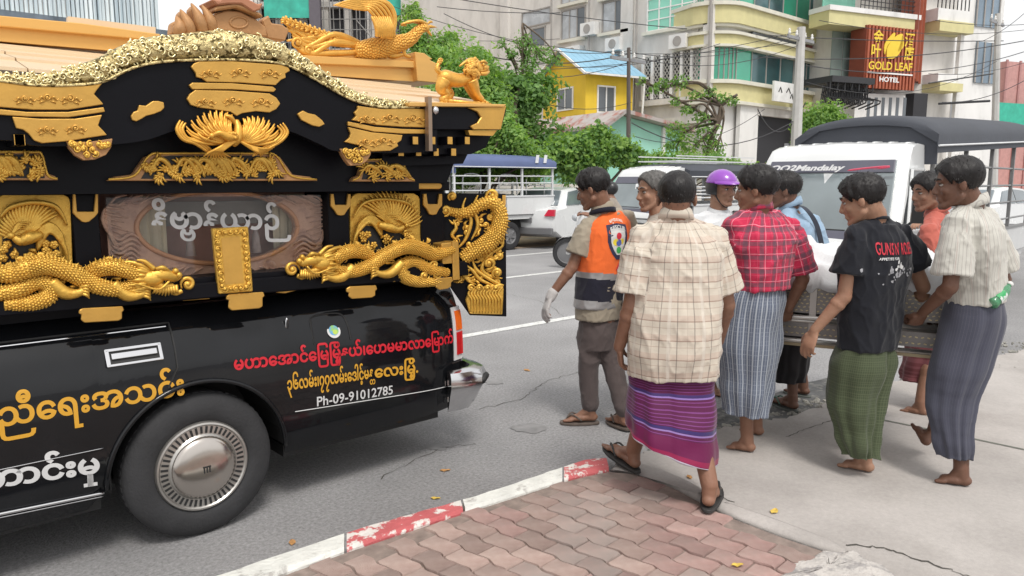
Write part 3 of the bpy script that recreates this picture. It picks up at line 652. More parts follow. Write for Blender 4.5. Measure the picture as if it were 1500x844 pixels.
yA = 19.; xl, xr = PY(-60, 20, yA).x, PY(231, 20, yA).x; frA = Frame((xr, yA), 0)
bA = thing('sheeted_building', 'tall building wrapped in pale blue-white vertical sheeting above the hearse roof', 'building', (xr, yA, 0))
def sheeting():
 m = mat('pale_sheeting', (.58, .64, .66), .6, var=.1, vs=2); t, b = nodes(m); N = t.nodes; Lk = t.links; tcn = N.new('ShaderNodeTexCoord')
 mp = N.new('ShaderNodeMapping'); mp.inputs['Scale'].default_value = (3.2, 1, .12); Lk.new(tcn.outputs['Object'], mp.inputs[0])
 nz = N.new('ShaderNodeTexNoise'); nz.inputs['Scale'].default_value = 1.6; nz.inputs['Detail'].default_value = 5; nz.inputs['Roughness'].default_value = .7; Lk.new(mp.outputs[0], nz.inputs['Vector'])
 mr = N.new('ShaderNodeMapRange'); mr.inputs['From Min'].default_value = .4; mr.inputs['From Max'].default_value = .6; Lk.new(nz.outputs[0], mr.inputs[0])
 mc = N.new('ShaderNodeMixRGB'); mc.inputs[1].default_value = (.36, .44, .48, 1); mc.inputs[2].default_value = (.70, .76, .77, 1); Lk.new(mr.outputs[0], mc.inputs[0]); Lk.new(mc.outputs[0], b.inputs['Base Color']); return m
M_sh = sheeting()
m = MB(); m.box(xl, xr, yA + .02, yA + 14, -.5, 14); m.build('wall', M_cw, bA)
n_ = 44
for k in range(n_):
 m = MB(); a_, b_ = lerp(xl, xr, k / n_), lerp(xl, xr, (k + 1) / n_); dd = random.uniform(.02, .12); m.box(a_ + .012, b_ - .012, yA - dd, yA, PY(120, 60, yA).z, 14); m.build('panel', M_sh, bA)
zq = PY(130, 30, yA).z
q = MB(); zt0 = PY(20, 20, yA - 1).z
m = MB(); m.box(xl, xr + .0, yA - 1.0, yA - .9, PY(130, 42, yA - 1).z, PY(130, 30, yA - 1).z); m.build('scaffold_net', mat('blue_grey_net', (.13, .16, .19), .9, var=.4, vs=4, alpha=.85), bA)
m = MB(); m.box(xl, xr, yA - 1.1, yA, 0, PY(130, 44, yA - 1).z); m.build('podium', M_cw, bA)
O = D(520, 265, 52); fB = Frame(O, -42); 
fB.X = RGT.copy(); fB.N = -FWD.copy()
bB = thing('scaffolded_block', 'unfinished grey concrete block wrapped in bamboo scaffolding and green net', 'building', (O.x, O.y, 0))
q = fB.rect(372, -60, 744, 265); m = MB()
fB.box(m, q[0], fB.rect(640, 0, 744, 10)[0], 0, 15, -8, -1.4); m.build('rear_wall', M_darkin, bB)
for k in range(12):
 a_ = lerp(q[0], q[1], k / 11); m = MB(); fB.box(m, a_ - .25, a_ + .25, 0, 15.2, -1.4, -.9); m.build('column', M_cg, bB)
for k in range(6):
 z_ = 1 + k * 3.05; m = MB(); fB.box(m, q[0] - .3, q[1], z_, z_ + .35, -1.5, -.8); m.build('floor_slab', M_cg, bB)
qq = fB.rect(655, -60, 744, 265); m = MB(); fB.box(m, qq[0], qq[1], 0, 15.6, -6, -.75); m.build('side_wall', M_cw, bB)
qq = fB.rect(708, -60, 744, 265); m = MB(); fB.box(m, qq[0], qq[1], 0, 15.7, -6, -.6); m.build('stained_wall', mat('brownish_render', (.47, .42, .35), .9, var=.15, vs=2), bB)
for r_ in ((720, 36, 738, 56), (720, -10, 740, 8)): 
 qx = fB.rect(*r_); m = MB(); fB.box(m, qx[0], qx[1], qx[2], qx[3], -.6, -.55); m.build('window', M_win, bB)
m = MB()
qs = fB.rect(372, -60, 720, 265)
for k in range(60):
 a_ = lerp(qs[0], qs[1], k / 59) + random.uniform(-.1, .1); m.tube([fB.P(a_, 0, random.uniform(-.2, .5)), fB.P(a_ + random.uniform(-.2, .2), 15.4, .3)], .035, 4)
for k in range(22):
 z_ = k * .72; m.tube([fB.P(qs[0], z_ + random.uniform(-.1, .1), .3), fB.P(qs[1], z_ + random.uniform(-.1, .1), .3)], .03, 4)
for k in range(26):
 a_ = random.uniform(qs[0], qs[1]); z_ = random.uniform(5, 12); m.tube([fB.P(a_, z_, .4), fB.P(a_ + random.uniform(-3, 3), z_ + random.uniform(1, 3), .4)], .035, 4)
tag(m.build('scaffolding', mat('scaffold_pole', (.24, .235, .23), .7), bB), kind='stuff')
for r_ in ((385, -60, 452, 26), (560, -60, 612, 22)):
 qx = fB.rect(*r_, .6); m = MB(); fB.box(m, qx[0], qx[1], qx[2], qx[3], .5, .54); m.build('green_net', mat('green_net2', (.05, .40, .31), .8, var=.25, vs=2), bB)
m = MB(); qx = fB.rect(452, -60, 468, 60, .6); fB.box(m, qx[0], qx[1], qx[2], qx[3], .1, .6); m.build('hoist_post', mat('dark_post', (.12, .11, .13), .8), bB)
O = D(712, 265, 46); fR = Frame(O, -42); fR.X = RGT.copy(); fR.N = -FWD.copy(); q = fR.rect(640, 70, 748, 100)
m = MB(); fR.box(m, q[0], q[1], 0, q[3], -.3, 0); tag(m.build('brick_wall', mat('red_brick_far', (.42, .22, .16), .9, var=.2, vs=4)), 'reddish brick wall showing above the trees under the scaffolding', 'wall')
cY = D(856, 265, 34); fY = Frame(cY, -11); bY = thing('yellow_house', 'small bright yellow house with blue metal roof and white gable trim', 'house', (cY.x, cY.y, 0))
M_yw = mat('yellow_paint', (.72, .50, .04), .8, var=.08, vs=2); M_blue = mat('blue_metal_roof', (.28, .50, .66), .45, var=.1, vs=2, metal=.1)
q = fY.rect(856, 104, 926, 240); zE = q[3]; wL = q[1]; dp = 3.4; zR = zE + 1.0
m = MB(); fY.box(m, 0, wL, 0, zE, -dp, 0); m.build('wall', M_yw, bY)
m = MB(); m.add([fY.P(0, zE, 0), fY.P(0, zE, -dp), fY.P(0, zR, -dp / 2), fY.P(wL, zE, 0), fY.P(wL, zE, -dp), fY.P(wL, zR, -dp / 2)], [(0, 2, 1), (3, 4, 5), (0, 3, 5, 2), (1, 2, 5, 4)]); m.build('gable', M_yw, bY)
ov = .45
for s_ in (0, 1):
 for k in range(9):
  a0, a1 = lerp(-.3, wL + .45, k / 9), lerp(-.3, wL + .45, (k + 1) / 9) - .02; d_ = ov if s_ == 0 else -dp - ov; ze = zE - .22
  m = MB(); m.add([fY.P(a0, ze, d_), fY.P(a1, ze, d_), fY.P(a1, zR + .06, -dp / 2), fY.P(a0, zR + .06, -dp / 2), fY.P(a0, ze + .05, d_), fY.P(a1, ze + .05, d_), fY.P(a1, zR + .11, -dp / 2), fY.P(a0, zR + .11, -dp / 2)],
      [(0, 1, 2, 3), (4, 7, 6, 5), (0, 4, 5, 1), (1, 5, 6, 2), (3, 2, 6, 7), (0, 3, 7, 4)]); m.build('roof_sheet', M_blue, bY)
m = MB(); 
for a_ in (-.34,):
 m.tube([fY.P(a_, zE - .27, ov), fY.P(a_, zR + .05, -dp / 2), fY.P(a_, zE - .27, -dp - ov)], .07, 4)
m.tube([fY.P(-.34, zE - .24, ov), fY.P(wL + .5, zE - .24, ov)], .06, 4); m.build('fascia', M_white, bY)
window(fY, bY, 876, 128, 899, 164, M_win, M_white, 2, 1, sill=False)
fYl = Frame(fY.P(0, 0, 0), 0); fYl.X = fY.N * -1; fYl.X = -fY.N; fYl.O = fY.P(0, 0, 0); fYl.N = -fY.X
window(fYl, bY, 839, 131, 818, 160, M_win, M_white, 2, 1, sill=False)
m = MB(); m.tube([fY.P(wL + .35, zE - .3, ov - .05), fY.P(wL + .25, zE - 2.6, ov - .1)], .05, 6); m.build('downpipe', M_white, bY)
cM = D(990, 265, 29.5); fM = Frame(cM, -11); bM = thing('mint_house', 'low mint green house with a shallow tin roof behind the small twiggy tree', 'house', (cM.x, cM.y, 0))
q = fM.rect(892, 190, 1000, 250); M_mint = mat('mint_paint', (.34, .66, .54), .8, var=.07, vs=2); zE = fM.az(990, 192)[1]; zR = fM.az(905, 168)[1]
aL, aR, aP = fM.az(886, 180)[0], fM.az(996, 192)[0], fM.az(905, 168)[0]
m = MB(); m.prism([(aL, 0), (aR, 0), (aR, zE), (aP, zR), (aL, zR - .45)], lambda a, b, d: fM.P(a, b, d), -5, 0); m.build('wall', M_mint, bM)
m = MB(); m.prism([(aL - .3, zR - .55), (aP, zR + .02), (aR + .5, zE - .06), (aR + .5, zE + .06), (aP, zR + .16), (aL - .3, zR - .42)], lambda a, b, d: fM.P(a, b, d), -5.3, .5); m.build('roof', mat('tin_roof', (.42, .38, .36), .7, col2=(.35, .16, .13), c2s=1.5), bM)
qq = fM.rect(968, 186, 972, 240); m = MB(); fM.box(m, qq[0], qq[1], 0, zE + .1, 0, .1); m.build('post', M_white, bM)
mm = MB(); mm.box(8, 40, 17.2, 17.5, 0, 1.5); tag(mm.build('boundary_wall', M_cg), 'low grey boundary wall under the trees behind the parked vehicles', 'wall')
def pole(px, pyt, pyb, dep, r, mt, label, lean=0):
 t = D(px, pyt, dep); b = D(px - lean, pyb, dep); b.z = 0; t2 = t.copy(); 
 p = thing('utility_pole', label, 'pole', (b.x, b.y, 0)); m = MB(); m.tube([b, b.lerp(t2, .5), t2], [r * 1.25, r * 1.1, r * .85], 8); m.build('pole_shaft', mt, p, smooth=40)
 m = MB(); m.obox(t2 - UP * .4, (1.8, .08, .1), (1, 0, 0)); m.build('crossarm', M_steel, p)
 for k in (-.8, -.3, .3, .8): m = MB(); m.lathe([(.02, 0), (.05, .03), (.05, .08), (.03, .12), (.045, .15), (.01, .2)], t2 + Vector((k, 0, -.33)), seg=8); m.build('insulator', M_cw, p, smooth=True)
 return t2
M_pole = mat('concrete_pole', (.50, .49, .47), .9, var=.1, vs=3); M_pw = mat('dark_wood_pole', (.12, .10, .09), .9)
T1 = pole(1174, 40, 300, 27, .17, M_pole, 'slightly leaning pale concrete utility pole in front of the green glass block', 12)
T2 = pole(921, 70, 300, 26, .07, M_pw, 'thin dark utility pole beside the yellow house', 0)
T3 = pole(1462, 20, 300, 34, .14, M_pole, 'concrete utility pole at the right beyond the dark canopy', 6)
m = MB(); m.tube([D(1375, 152, 33), D(1450, 148, 33)], .05, 6); m.tube([D(1360, 122, 33), D(1455, 108, 33)], .03, 5); tag(m.build('crossbar', M_bl), 'dark horizontal bar with insulators in front of the white balcony building', 'bar')
M_wire = mat('black_cable', (.05, .05, .055), .7)
wires = [((1120, 84, 30), (1500, 60, 30), .3), ((400, 60, 30), (1170, 46, 27), 1.2), ((560, 4, 28), (1175, 60, 27), 1.0), ((620, -10, 34), (1470, 60, 34), .6), ((930, 78, 26), (1180, 48, 27), .4), ((930, 84, 26), (1180, 62, 27), .5), ((640, 60, 25), (925, 78, 26), .5), ((640, 84, 25), (925, 90, 26), .6),
         ((650, 20, 25), (925, 74, 26), .5), ((1180, 96, 27), (1500, 76, 33), .5), ((1180, 120, 27), (1460, 90, 33), .8), ((1360, 108, 33), (1500, 92, 33), .2), ((1380, 150, 33), (1530, 100, 33), .4), ((1440, 60, 33), (1500, 20, 33), .1), ((1200, 30, 28), (1500, 44, 33), .3), ((925, 180, 26), (1175, 170, 27), .9), ((930, 200, 26), (1120, 160, 27), .6), ((640, 100, 25), (800, 190, 25), .2), ((1110, 160, 27), (1180, 150, 27), .9), ((1370, 30, 33), (1500, 36, 33), .1), ((740, 130, 24), (925, 150, 26), .4), ((640, 10, 40), (1060, -10, 40), .6), ((700, 60, 40), (1050, 20, 40), .4), ((760, 90, 30), (1055, 64, 30), .5)]
for i, (a_, b_, sg_) in enumerate(wires):
 A, B = D(*a_), D(*b_); P_ = [A.lerp(B, t) - UP * sg_ * 4 * t * (1 - t) for t in np.linspace(0, 1, 14)]
 m = MB(); m.tube(P_, .013 if i % 3 else .02, 4); tag(m.build('overhead_wire', M_wire), 'overhead cable strung along the far side of the street', 'cable', 'overhead cables')
M_bark = mat('bark', (.13, .10, .075), .95, var=.25, vs=6, bump=.6, bs=18)
def leafmat(nm, a, b):
 m = mat(nm, a, .6, var=.35, vs=1.1, col2=b, c2fac=(.4, .6), c2s=1.6, spec=.3); t, bs_ = nodes(m); N = t.nodes; Lk = t.links
 tr = N.new('ShaderNodeBsdfTranslucent'); tr.inputs[0].default_value = (a[0] * 1.8, a[1] * 1.8, a[2] * .8, 1); mxs = N.new('ShaderNodeMixShader'); mxs.inputs[0].default_value = .42
 o = N['Material Output']; Lk.new(bs_.outputs[0], mxs.inputs[1]); Lk.new(tr.outputs[0], mxs.inputs[2]); Lk.new(mxs.outputs[0], o.inputs[0]); return m
M_lf = [leafmat('leaf_bright', (.20, .34, .08), (.29, .42, .12)), leafmat('leaf_mid', (.15, .28, .085), (.22, .36, .12)), leafmat('leaf_dark', (.11, .21, .075), (.17, .29, .10))]
def leaves(blobs, n, size, feather=False, seed=0):
 r = np.random.default_rng(seed); vol = np.array([b[3] ** 2 for b in blobs]); idx = r.choice(len(blobs), n, p=vol / vol.sum())
 C = np.array([b[:3] for b in blobs])[idx]; R = np.array([b[3] for b in blobs])[idx]
 d = r.normal(size=(n, 3)); d /= np.linalg.norm(d, axis=1)[:, None]; rad = np.where(r.random(n) < .72, r.uniform(.5, 1.02, n), r.uniform(.8, 1.45, n))
 P = C + d * (R * rad)[:, None] * np.array([1, 1, .8])
 P += np.stack([snoise(P, .35, seed + k, 2) for k in range(3)], 1) * .30 * R[:, None]
 nrm = d * .7 + r.normal(size=(n, 3)) * .6 + np.array([0, 0, .5]); nrm /= np.linalg.norm(nrm, axis=1)[:, None]
 a = np.cross(nrm, r.normal(size=(n, 3))); a /= np.linalg.norm(a, axis=1)[:, None]; b = np.cross(nrm, a)
 s = size * r.uniform(.6, 1.4, n)[:, None]; wdt = .38 if feather else .55
 V = np.stack([P - a * s, P + b * s * wdt, P + a * s, P - b * s * wdt], 1).reshape(-1, 3)
 return V
def tree(name, label, base, trunk_pts, blobs, n, size, mt, r0=.16, feather=False, group=None, seed=1, cat='tree'):
 n = int(n * 2.1); size *= .55
 t = thing(name, label, cat, base, group); b0 = Vector(base)
 m = MB(); P = [b0] + [Vector(p) for p in trunk_pts]; m.tube(catmull(P, 4), list(np.linspace(r0, r0 * .45, len(catmull(P, 4)))), 8); m.build('trunk', M_bark, t, smooth=True)
 top = P[-1]; rr = random.Random(seed); lm = MB()
 for c in blobs:
  c_ = Vector(c[:3]); st = P[-1] if rr.random() < .6 else P[len(P) // 2]
  mid = st.lerp(c_, .5) + Vector((rr.uniform(-.3, .3), rr.uniform(-.3, .3), rr.uniform(-.1, .4))); lm.tube(catmull([st, mid, c_], 4), list(np.linspace(r0 * .4, .02, 9)), 6)
  for k in range(4): lm.tube([mid.lerp(c_, .5), c_ + Vector((rr.uniform(-1, 1), rr.uniform(-1, 1), rr.uniform(-.6, .8))) * c[3] * .8], [.03, .008], 5)
 lm.build('limbs', M_bark, t, smooth=True)
 V = leaves(blobs, n, size, feather, seed) - np.array(b0)
 me = bpy.data.meshes.new('crown'); nq = len(V) // 4
 me.vertices.add(nq * 4); me.vertices.foreach_set('co', V.ravel()); me.loops.add(nq * 4); me.loops.foreach_set('vertex_index', np.arange(nq * 4)); me.polygons.add(nq); me.polygons.foreach_set('loop_start', np.arange(nq) * 4)
 for q in (mt if isinstance(mt, list) else [mt]): me.materials.append(q)
 if isinstance(mt, list): me.polygons.foreach_set('material_index', rng.integers(0, len(mt), nq))
 me.update(); me.validate(); link('crown', me, t); return t
def blobs_px(L_, jit=.0, dep=22):
 out = []
 for q in L_:
  px, py, r = q[:3]; dd = q[3] if len(q) > 3 else dep; c = D(px, py, dd); out.append((c.x, c.y, c.z, r * dd / F))
 return out
def base_at(px, dep): b = D(px, 300, dep); return (b.x, b.y, 0.)
def up_pts(base, hs, lean=(0, 0)): return [(base[0] + lean[0] * h, base[1] + lean[1] * h, h) for h in hs]
b_ = base_at(660, 21); tree('feathery_tree', 'bright green feathery tree rising behind the gilded lion and hearse roof', b_, up_pts(b_, (1.2, 2.4, 3.4)), blobs_px([(640, 90, 40, 22), (610, 50, 26, 22), (680, 120, 42, 21), (655, 60, 22, 23), (705, 150, 40, 21), (645, 160, 45, 21), (700, 200, 48, 20), (650, 230, 40, 20), (600, 20, 16, 23), (735, 215, 36, 19)]), 9500, .15, [M_lf[0], M_lf[1]], .2, True, seed=3)
b_ = base_at(752, 24); tree('dense_tree', 'darker dense tree between the feathery tree and the yellow house', b_, up_pts(b_, (1.2, 2.4, 3.6)), blobs_px([(735, 120, 36), (770, 130, 38), (788, 150, 16), (760, 170, 40), (720, 170, 36), (785, 210, 34), (740, 215, 42), (712, 100, 22)], dep=24.5), 6500, .15, [M_lf[2], M_lf[1]], .22, seed=5)
b_ = base_at(765, 25); tree('tall_sapling', 'thin sapling with a high wispy top against the grey block', b_, up_pts(b_, (1.5, 3.2, 5.2, 6.6)), blobs_px([(765, 60, 13), (778, 75, 14), (750, 78, 10), (800, 82, 14), (772, 95, 16), (735, 62, 8), (820, 88, 8)], dep=25), 420, .13, M_lf[1], .07, True, seed=6)
b_ = base_at(860, 21); tree('broad_bush_tree', 'rounded mid green tree under the yellow house window', b_, up_pts(b_, (.8, 1.6)), blobs_px([(860, 215, 32), (900, 220, 26), (830, 225, 34), (880, 195, 16), (800, 232, 26), (925, 232, 20), (850, 245, 30)], dep=20.5), 6500, .13, [M_lf[0], M_lf[2]], .15, seed=8)
b_ = base_at(700, 18.5); tree('bright_bush', 'low bright green bush just behind the parked pickup canopy', b_, up_pts(b_, (.5, 1.1)), blobs_px([(735, 195, 24), (760, 215, 22), (700, 215, 22), (790, 235, 18), (725, 240, 26), (770, 250, 22), (690, 252, 22), (660, 262, 22)], dep=18.6), 6000, .10, [M_lf[0], M_lf[0], M_lf[1]], .1, seed=9, cat='bush')
b_ = base_at(1205, 30); tree('round_bush', 'round light green bush tree beside the hotel above the dark truck canopy', b_, up_pts(b_, (.8, 2.)), blobs_px([(1205, 178, 28), (1185, 190, 18), (1228, 186, 18), (1205, 205, 26), (1175, 205, 14)], dep=29), 4500, .13, [M_lf[0], M_lf[1]], .1, seed=10, cat='bush')
b_ = base_at(1035, 24); tree('twiggy_tree', 'small twiggy tree with crooked bare limbs in front of the grey block', b_, [D(1040, 215, 24), D(1052, 180, 24), D(1056, 155, 24)], blobs_px([(1055, 145, 10), (1072, 146, 9), (1040, 135, 10), (1020, 138, 9), (1000, 120, 12), (975, 125, 10), (960, 132, 10), (1010, 160, 10), (1030, 175, 12), (1000, 195, 16), (1040, 200, 16), (1015, 215, 18), (1050, 222, 16), (985, 215, 12), (940, 118, 7), (992, 150, 8)], dep=24), 900, .11, [M_lf[1], M_lf[2], M_lf[0]], .13, seed=12)
b_ = base_at(965, 21); tree('verge_shrub', 'low shrubs on the far verge behind the white van', b_, up_pts(b_, (.4, .8)), blobs_px([(940, 240, 14), (965, 238, 16), (990, 240, 14), (1015, 242, 16), (1045, 240, 16), (1075, 244, 14), (1100, 246, 12), (1130, 240, 8)], dep=21), 3500, .08, [M_lf[0], M_lf[1]], .06, seed=14, cat='shrub')
M_blk_p = mat('black_car_paint', (.008, .0085, .010), .22, var=.3, coat=.75, spec=.0)
M_lac = mat('black_lacquer', (.004, .004, .006), .42, var=.3, vs=3, spec=.14, bump=.05, bs=60)
M_gold = mat('gilded_carving', (.70, .42, .075), .40, metal=.60, var=.16, vs=22, bump=.25, bs=90, col2=(.52, .25, .03), c2fac=(.56, .72), c2s=28)
M_gold2 = mat('gilded_phoenix', (.70, .38, .075), .38, metal=.5, var=.14, vs=22, bump=.25, bs=90)
M_plate = mat('gilded_plate', (.60, .34, .075), .38, metal=.58, var=.1, vs=9, bump=.12, bs=50)
M_wood = mat('brown_gilded_wood', (.42, .22, .09), .55, metal=.2, var=.15, vs=12, bump=.2, bs=60)
M_fil = mat('pale_gold_filigree', (.62, .50, .24), .34, metal=.7, var=.2, vs=26, bump=.9, bs=70, col2=(.10, .07, .02), c2fac=(.50, .58), c2s=40)
M_roof = mat('pale_copper_sheet', (.72, .55, .36), .42, metal=.35, var=.06, vs=2)
M_ridge = mat('gilded_beam', (.66, .38, .11), .45, metal=.35, var=.08, vs=4, stretch=(.3, 1, 3))
M_chr = mat('chrome', (.62, .62, .63), .12, metal=1., var=.05)
M_rub_ = mat('tyre_rubber', (.028, .028, .03), .8, var=.25, vs=9, bump=.3, bs=80)
M_rub2 = mat('black_rubber', (.015, .015, .015), .6)
M_hub = mat('brushed_wheel_cover', (.50, .48, .45), .3, metal=.85, var=.15, vs=4)
M_yt = mat('yellow_vinyl', (.60, .31, .025), .45, var=.04); M_rt = mat('red_vinyl', (.55, .012, .025), .45, var=.04); M_wv = mat('white_vinyl', (.60, .60, .60), .45, var=.04)
YC = 3.32; YM = YC + .86
hearse = thing('hearse', 'black hearse with gilded carved shrine body, gold dragons and Burmese lettering', 'hearse', (1.13, YM, 0))
S = lambda px, py, d=0.: PY(px, py, YC + d)
XA, ZA, RA = 1.13, .33, .395
def zbot(x):
 base = .245 if x < .76 else .285
 if x > 2.3: base += (x - 2.3) * .04
 dx = x - XA
 if abs(dx) < RA: return max(base, ZA + math.sqrt(RA * RA - dx * dx))
 dx = x + 1.62
 if abs(dx) < RA: return max(base, ZA + math.sqrt(RA * RA - dx * dx))
 return base
def ytop(z, x):
 prof = [(.2, .10), (.27, .045), (.34, .012), (.48, .0), (.60, -.004), (.70, -.002), (.80, .006), (.88, .026), (.94, .056), (1.0, .100), (1.03, .140), (1.05, .19)]
 for (z0, y0), (z1, y1) in zip(prof, prof[1:]):
  if z <= z1: y = lerp(y0, y1, max(0, (z - z0) / (z1 - z0))); break
 else: y = prof[-1][1]
 if x > 2.2: y += .07 * ((x - 2.2) / .45) ** 2.5
 if x < -1.4: y += .10 * ((-1.4 - x) / .8) ** 2
 return y
def belt(x): return 1.05 if x > -.8 else 1.05 - .10 * ((-.8 - x) / 1.4)
xs = sorted(set([round(q, 4) for q in list(np.linspace(-2.2, 2.64, 60)) + [XA + RA * math.cos(t) for t in np.linspace(0, math.pi, 25)] + [-1.62 + RA * math.cos(t) for t in np.linspace(0, math.pi, 25)] + [1.045, .755]]))
NT = 16
body = MB(); door = MB(); cols = []
for x in xs:
 zb = zbot(x); col = []
 for k in range(NT + 1):
  t = k / NT; z = lerp(zb, belt(x), 1 - (1 - t) ** 1.25); col.append((x, YC + ytop(z, x), z))
 cols.append(col)
for i in range(len(xs) - 1):
 tgt = door if (-.05 < xs[i] < 1.044) else body
 for k in range(NT):
  zc = (cols[i][k][2] + cols[i][k + 1][2]) / 2
  tg = tgt if tgt is body or (.30 < zc < .985) else body
  q = [cols[i][k], cols[i + 1][k], cols[i + 1][k + 1], cols[i][k + 1]]
  if max(abs(q[0][0] - q[1][0]), 0) < 1e-5: continue
  tg.add(q, [(0, 1, 2, 3)])
  body.add([(a, 2 * YM - b, c) for a, b, c in q], [(3, 2, 1, 0)])
for i in range(len(xs) - 1):
 a, b = cols[i][-1], cols[i + 1][-1]; body.add([a, b, (b[0], 2 * YM - b[1], b[2]), (a[0], 2 * YM - a[1], a[2])], [(0, 1, 2, 3)])
for col, fl in ((cols[-1], False), (cols[0], True)):
 for k in range(NT):
  a, b = col[k], col[k + 1]; q = [a, (a[0], 2 * YM - a[1], a[2]), (b[0], 2 * YM - b[1], b[2]), b]; body.add(q if not fl else q[::-1], [(0, 1, 2, 3)])
def merged(mb, name, m, par, smooth=50):
 me = mb.mesh(name, m, wl(par), smooth); bm = bmesh.new(); bm.from_mesh(me); bmesh.ops.remove_doubles(bm, verts=bm.verts, dist=.0006); bm.to_mesh(me); bm.free()
 for p in me.polygons: p.use_smooth = True
 me.set_sharp_from_angle(angle=math.radians(smooth)); return link(name, me, par)
merged(body, 'body', M_blk_p, hearse); dr = merged(door, 'door', M_blk_p, hearse)
def on_body(x, z, off=.002): return Vector((x, YC + ytop(z, x) - off, z))
def seam(pts, r=.0035, m=M_rub2, nm='door_gap', par=None):
 P_ = []
 for (x0, z0), (x1_, z1_) in zip(pts, pts[1:]):
  n = max(2, int(math.hypot(x1_ - x0, z1_ - z0) / .03))
  P_ += [on_body(lerp(x0, x1_, k / n), lerp(z0, z1_, k / n), 0) for k in range(n)]
 P_.append(on_body(*pts[-1], 0)); mm = MB(); mm.tube(P_, r, 5); return mm.build(nm, m, par or hearse)
def xz(px, py): p = S(px, py); return (p.x, p.z)
seam([(-.05, .985), (1.045, .985), (1.045, .80), (1.0, .72)], .0055); seam([(.4, .972), (1.03, .972)], .003, M_chr, 'door_edge')
seam([(-.05, .985), (-.05, .31)], .003)
seam([(.752, .47), (.752, .31)], .003)
def strip(pxs, r, m, nm, flat=.4):
 pts = [xz(*p) for p in pxs]; mm = MB()
 (x0, z0), (x1_, z1_) = pts[0], pts[-1]; n = 40
 P_ = [on_body(lerp(x0, x1_, k / n), lerp(z0, z1_, k / n), .003) for k in range(n + 1)]; mm.tube(P_, r, 6); return mm.build(nm, m, hearse, smooth=True)
strip([(-260, 805), (155, 724)], .0075, M_chr, 'chrome_strip'); strip([(-260, 812), (155, 730)], .003, M_chr, 'chrome_strip')
strip([(-260, 742), (152, 656)], .0022, M_chr, 'pin_stripe'); strip([(432, 603), (658, 568)], .0024, M_wv, 'pin_stripe')
mm = MB()
for xa in (XA, -1.62):
 n = 16; A = [(xa + (RA + .0) * math.cos(t), ZA + RA * math.sin(t)) for t in np.linspace(0, math.pi, n)]
 for k in range(n - 1): mm.add([(A[k][0], YC + .02, A[k][1]), (A[k + 1][0], YC + .02, A[k + 1][1]), (A[k + 1][0], YC + .42, A[k + 1][1]), (A[k][0], YC + .42, A[k][1])], [(0, 1, 2, 3)])
 mm.add([(xa + RA * math.cos(t), YC + .42, ZA + RA * math.sin(t)) for t in np.linspace(0, math.pi, n)] + [(xa - RA, YC + .42, .2), (xa + RA, YC + .42, .2)], [tuple(range(n + 2))])
mm.box(-2.1, 2.45, YC + .42, 2 * YM - YC - .2, .22, .3); mm.box(1.55, 2.5, YC + .1, YC + .5, .24, .30); mm.box(-1.2, .73, YC + .1, YC + .5, .22, .28)
mm.build('underbody', M_rub2, hearse)
P_ = [Vector((XA + (RA - .002) * math.cos(t), YC + ytop(ZA + RA * math.sin(t), XA + RA * math.cos(t)) - .004, ZA + (RA - .002) * math.sin(t))) for t in np.linspace(.0, math.pi, 40)]
mm = MB(); mm.tube(P_, .011, 8); mm.build('wheel_arch_lip', M_blk_p, hearse, smooth=True)
def wheel(par, c, R, W, rimr, tyre_m=M_rub_, side=-1, cover=True, nm='wheel'):
 """c = centre of the outer face, axle along y"""
 c = Vector(c); t = MB(); ax = Vector((0, side, 0))
 prof = [(rimr - .012, -W), (R * .93, -W + .004), (R * .985, -W + .03), (R, -W + .05), (R, -.045), (R * .985, -.02), (R * .93, -.004), (R * .84, .006), (R * .74, .008), (rimr + .008, .002), (rimr - .004, -.012), (rimr - .012, -.06)]
 t.lathe(prof, c, ax, 56, False); w_ = t.build('tyre', tyre_m, par, smooth=40)
 g = MB()
 for k in range(56):
  a_ = 2 * math.pi * k / 56; d_ = Vector((math.cos(a_), 0, math.sin(a_))); tv = Vector((-math.sin(a_), 0, math.cos(a_)))
  g.obox(c + d_ * (R + .0) - ax * .07, (.020, .004, .05), tv, d_)
 tag(g.build('tread_block', tyre_m, w_), kind='stuff')
 return w_
wheel(hearse, (XA, YC + .012, .330), .330, .21, .205)
wc = Vector((XA, YC + .008, .330)); nx = Vector((0, -1, 0))
mm = MB(); mm.lathe([(.204, -.05), (.206, -.006), (.200, .004), (.192, .006), (.186, .000), (.150, .000), (.146, .004), (.140, .010)], wc, nx, 64, False); hubc = mm.build('wheel_cover', M_hub, hearse, smooth=40)
mm = MB(); mm.lathe([(.142, .004), (.138, .018), (.120, .030), (.08, .040), (.04, .044), (.001, .045)], wc, nx, 64, False); mm.build('hub_dome', mat('polished_hub', (.52, .48, .44), .16, metal=.95, var=.15, vs=3), hubc, smooth=True)
for k in range(48):
 a_ = 2 * math.pi * k / 48; d_ = Vector((math.cos(a_), 0, math.sin(a_))); tv = Vector((-math.sin(a_), 0, math.cos(a_)))
 mm = MB(); mm.obox(wc + d_ * .168 + nx * .0015, (.0095, .030, .004), tv, d_); mm.build('cover_slot', M_rub2, hubc)
mm = MB()
for dx in (-.012, 0, .012): mm.obox(wc + nx * .0462 + Vector((dx, 0, -.004)), (.005, .026, .003), (1, 0, 0), (0, 0, 1))
mm.obox(wc + nx * .0464 + Vector((0, 0, .010)), (.034, .006, .003), (1, 0, 0), (0, 0, 1)); mm.build('emblem', M_rub2, hubc)
wheel(hearse, (XA, 2 * YM - YC - .035, .318), .318, .20, .205, side=1); wheel(hearse, (-1.62, YC + .035, .318), .318, .20, .205); wheel(hearse, (-1.62, 2 * YM - YC - .035, .318), .318, .20, .205, side=1)
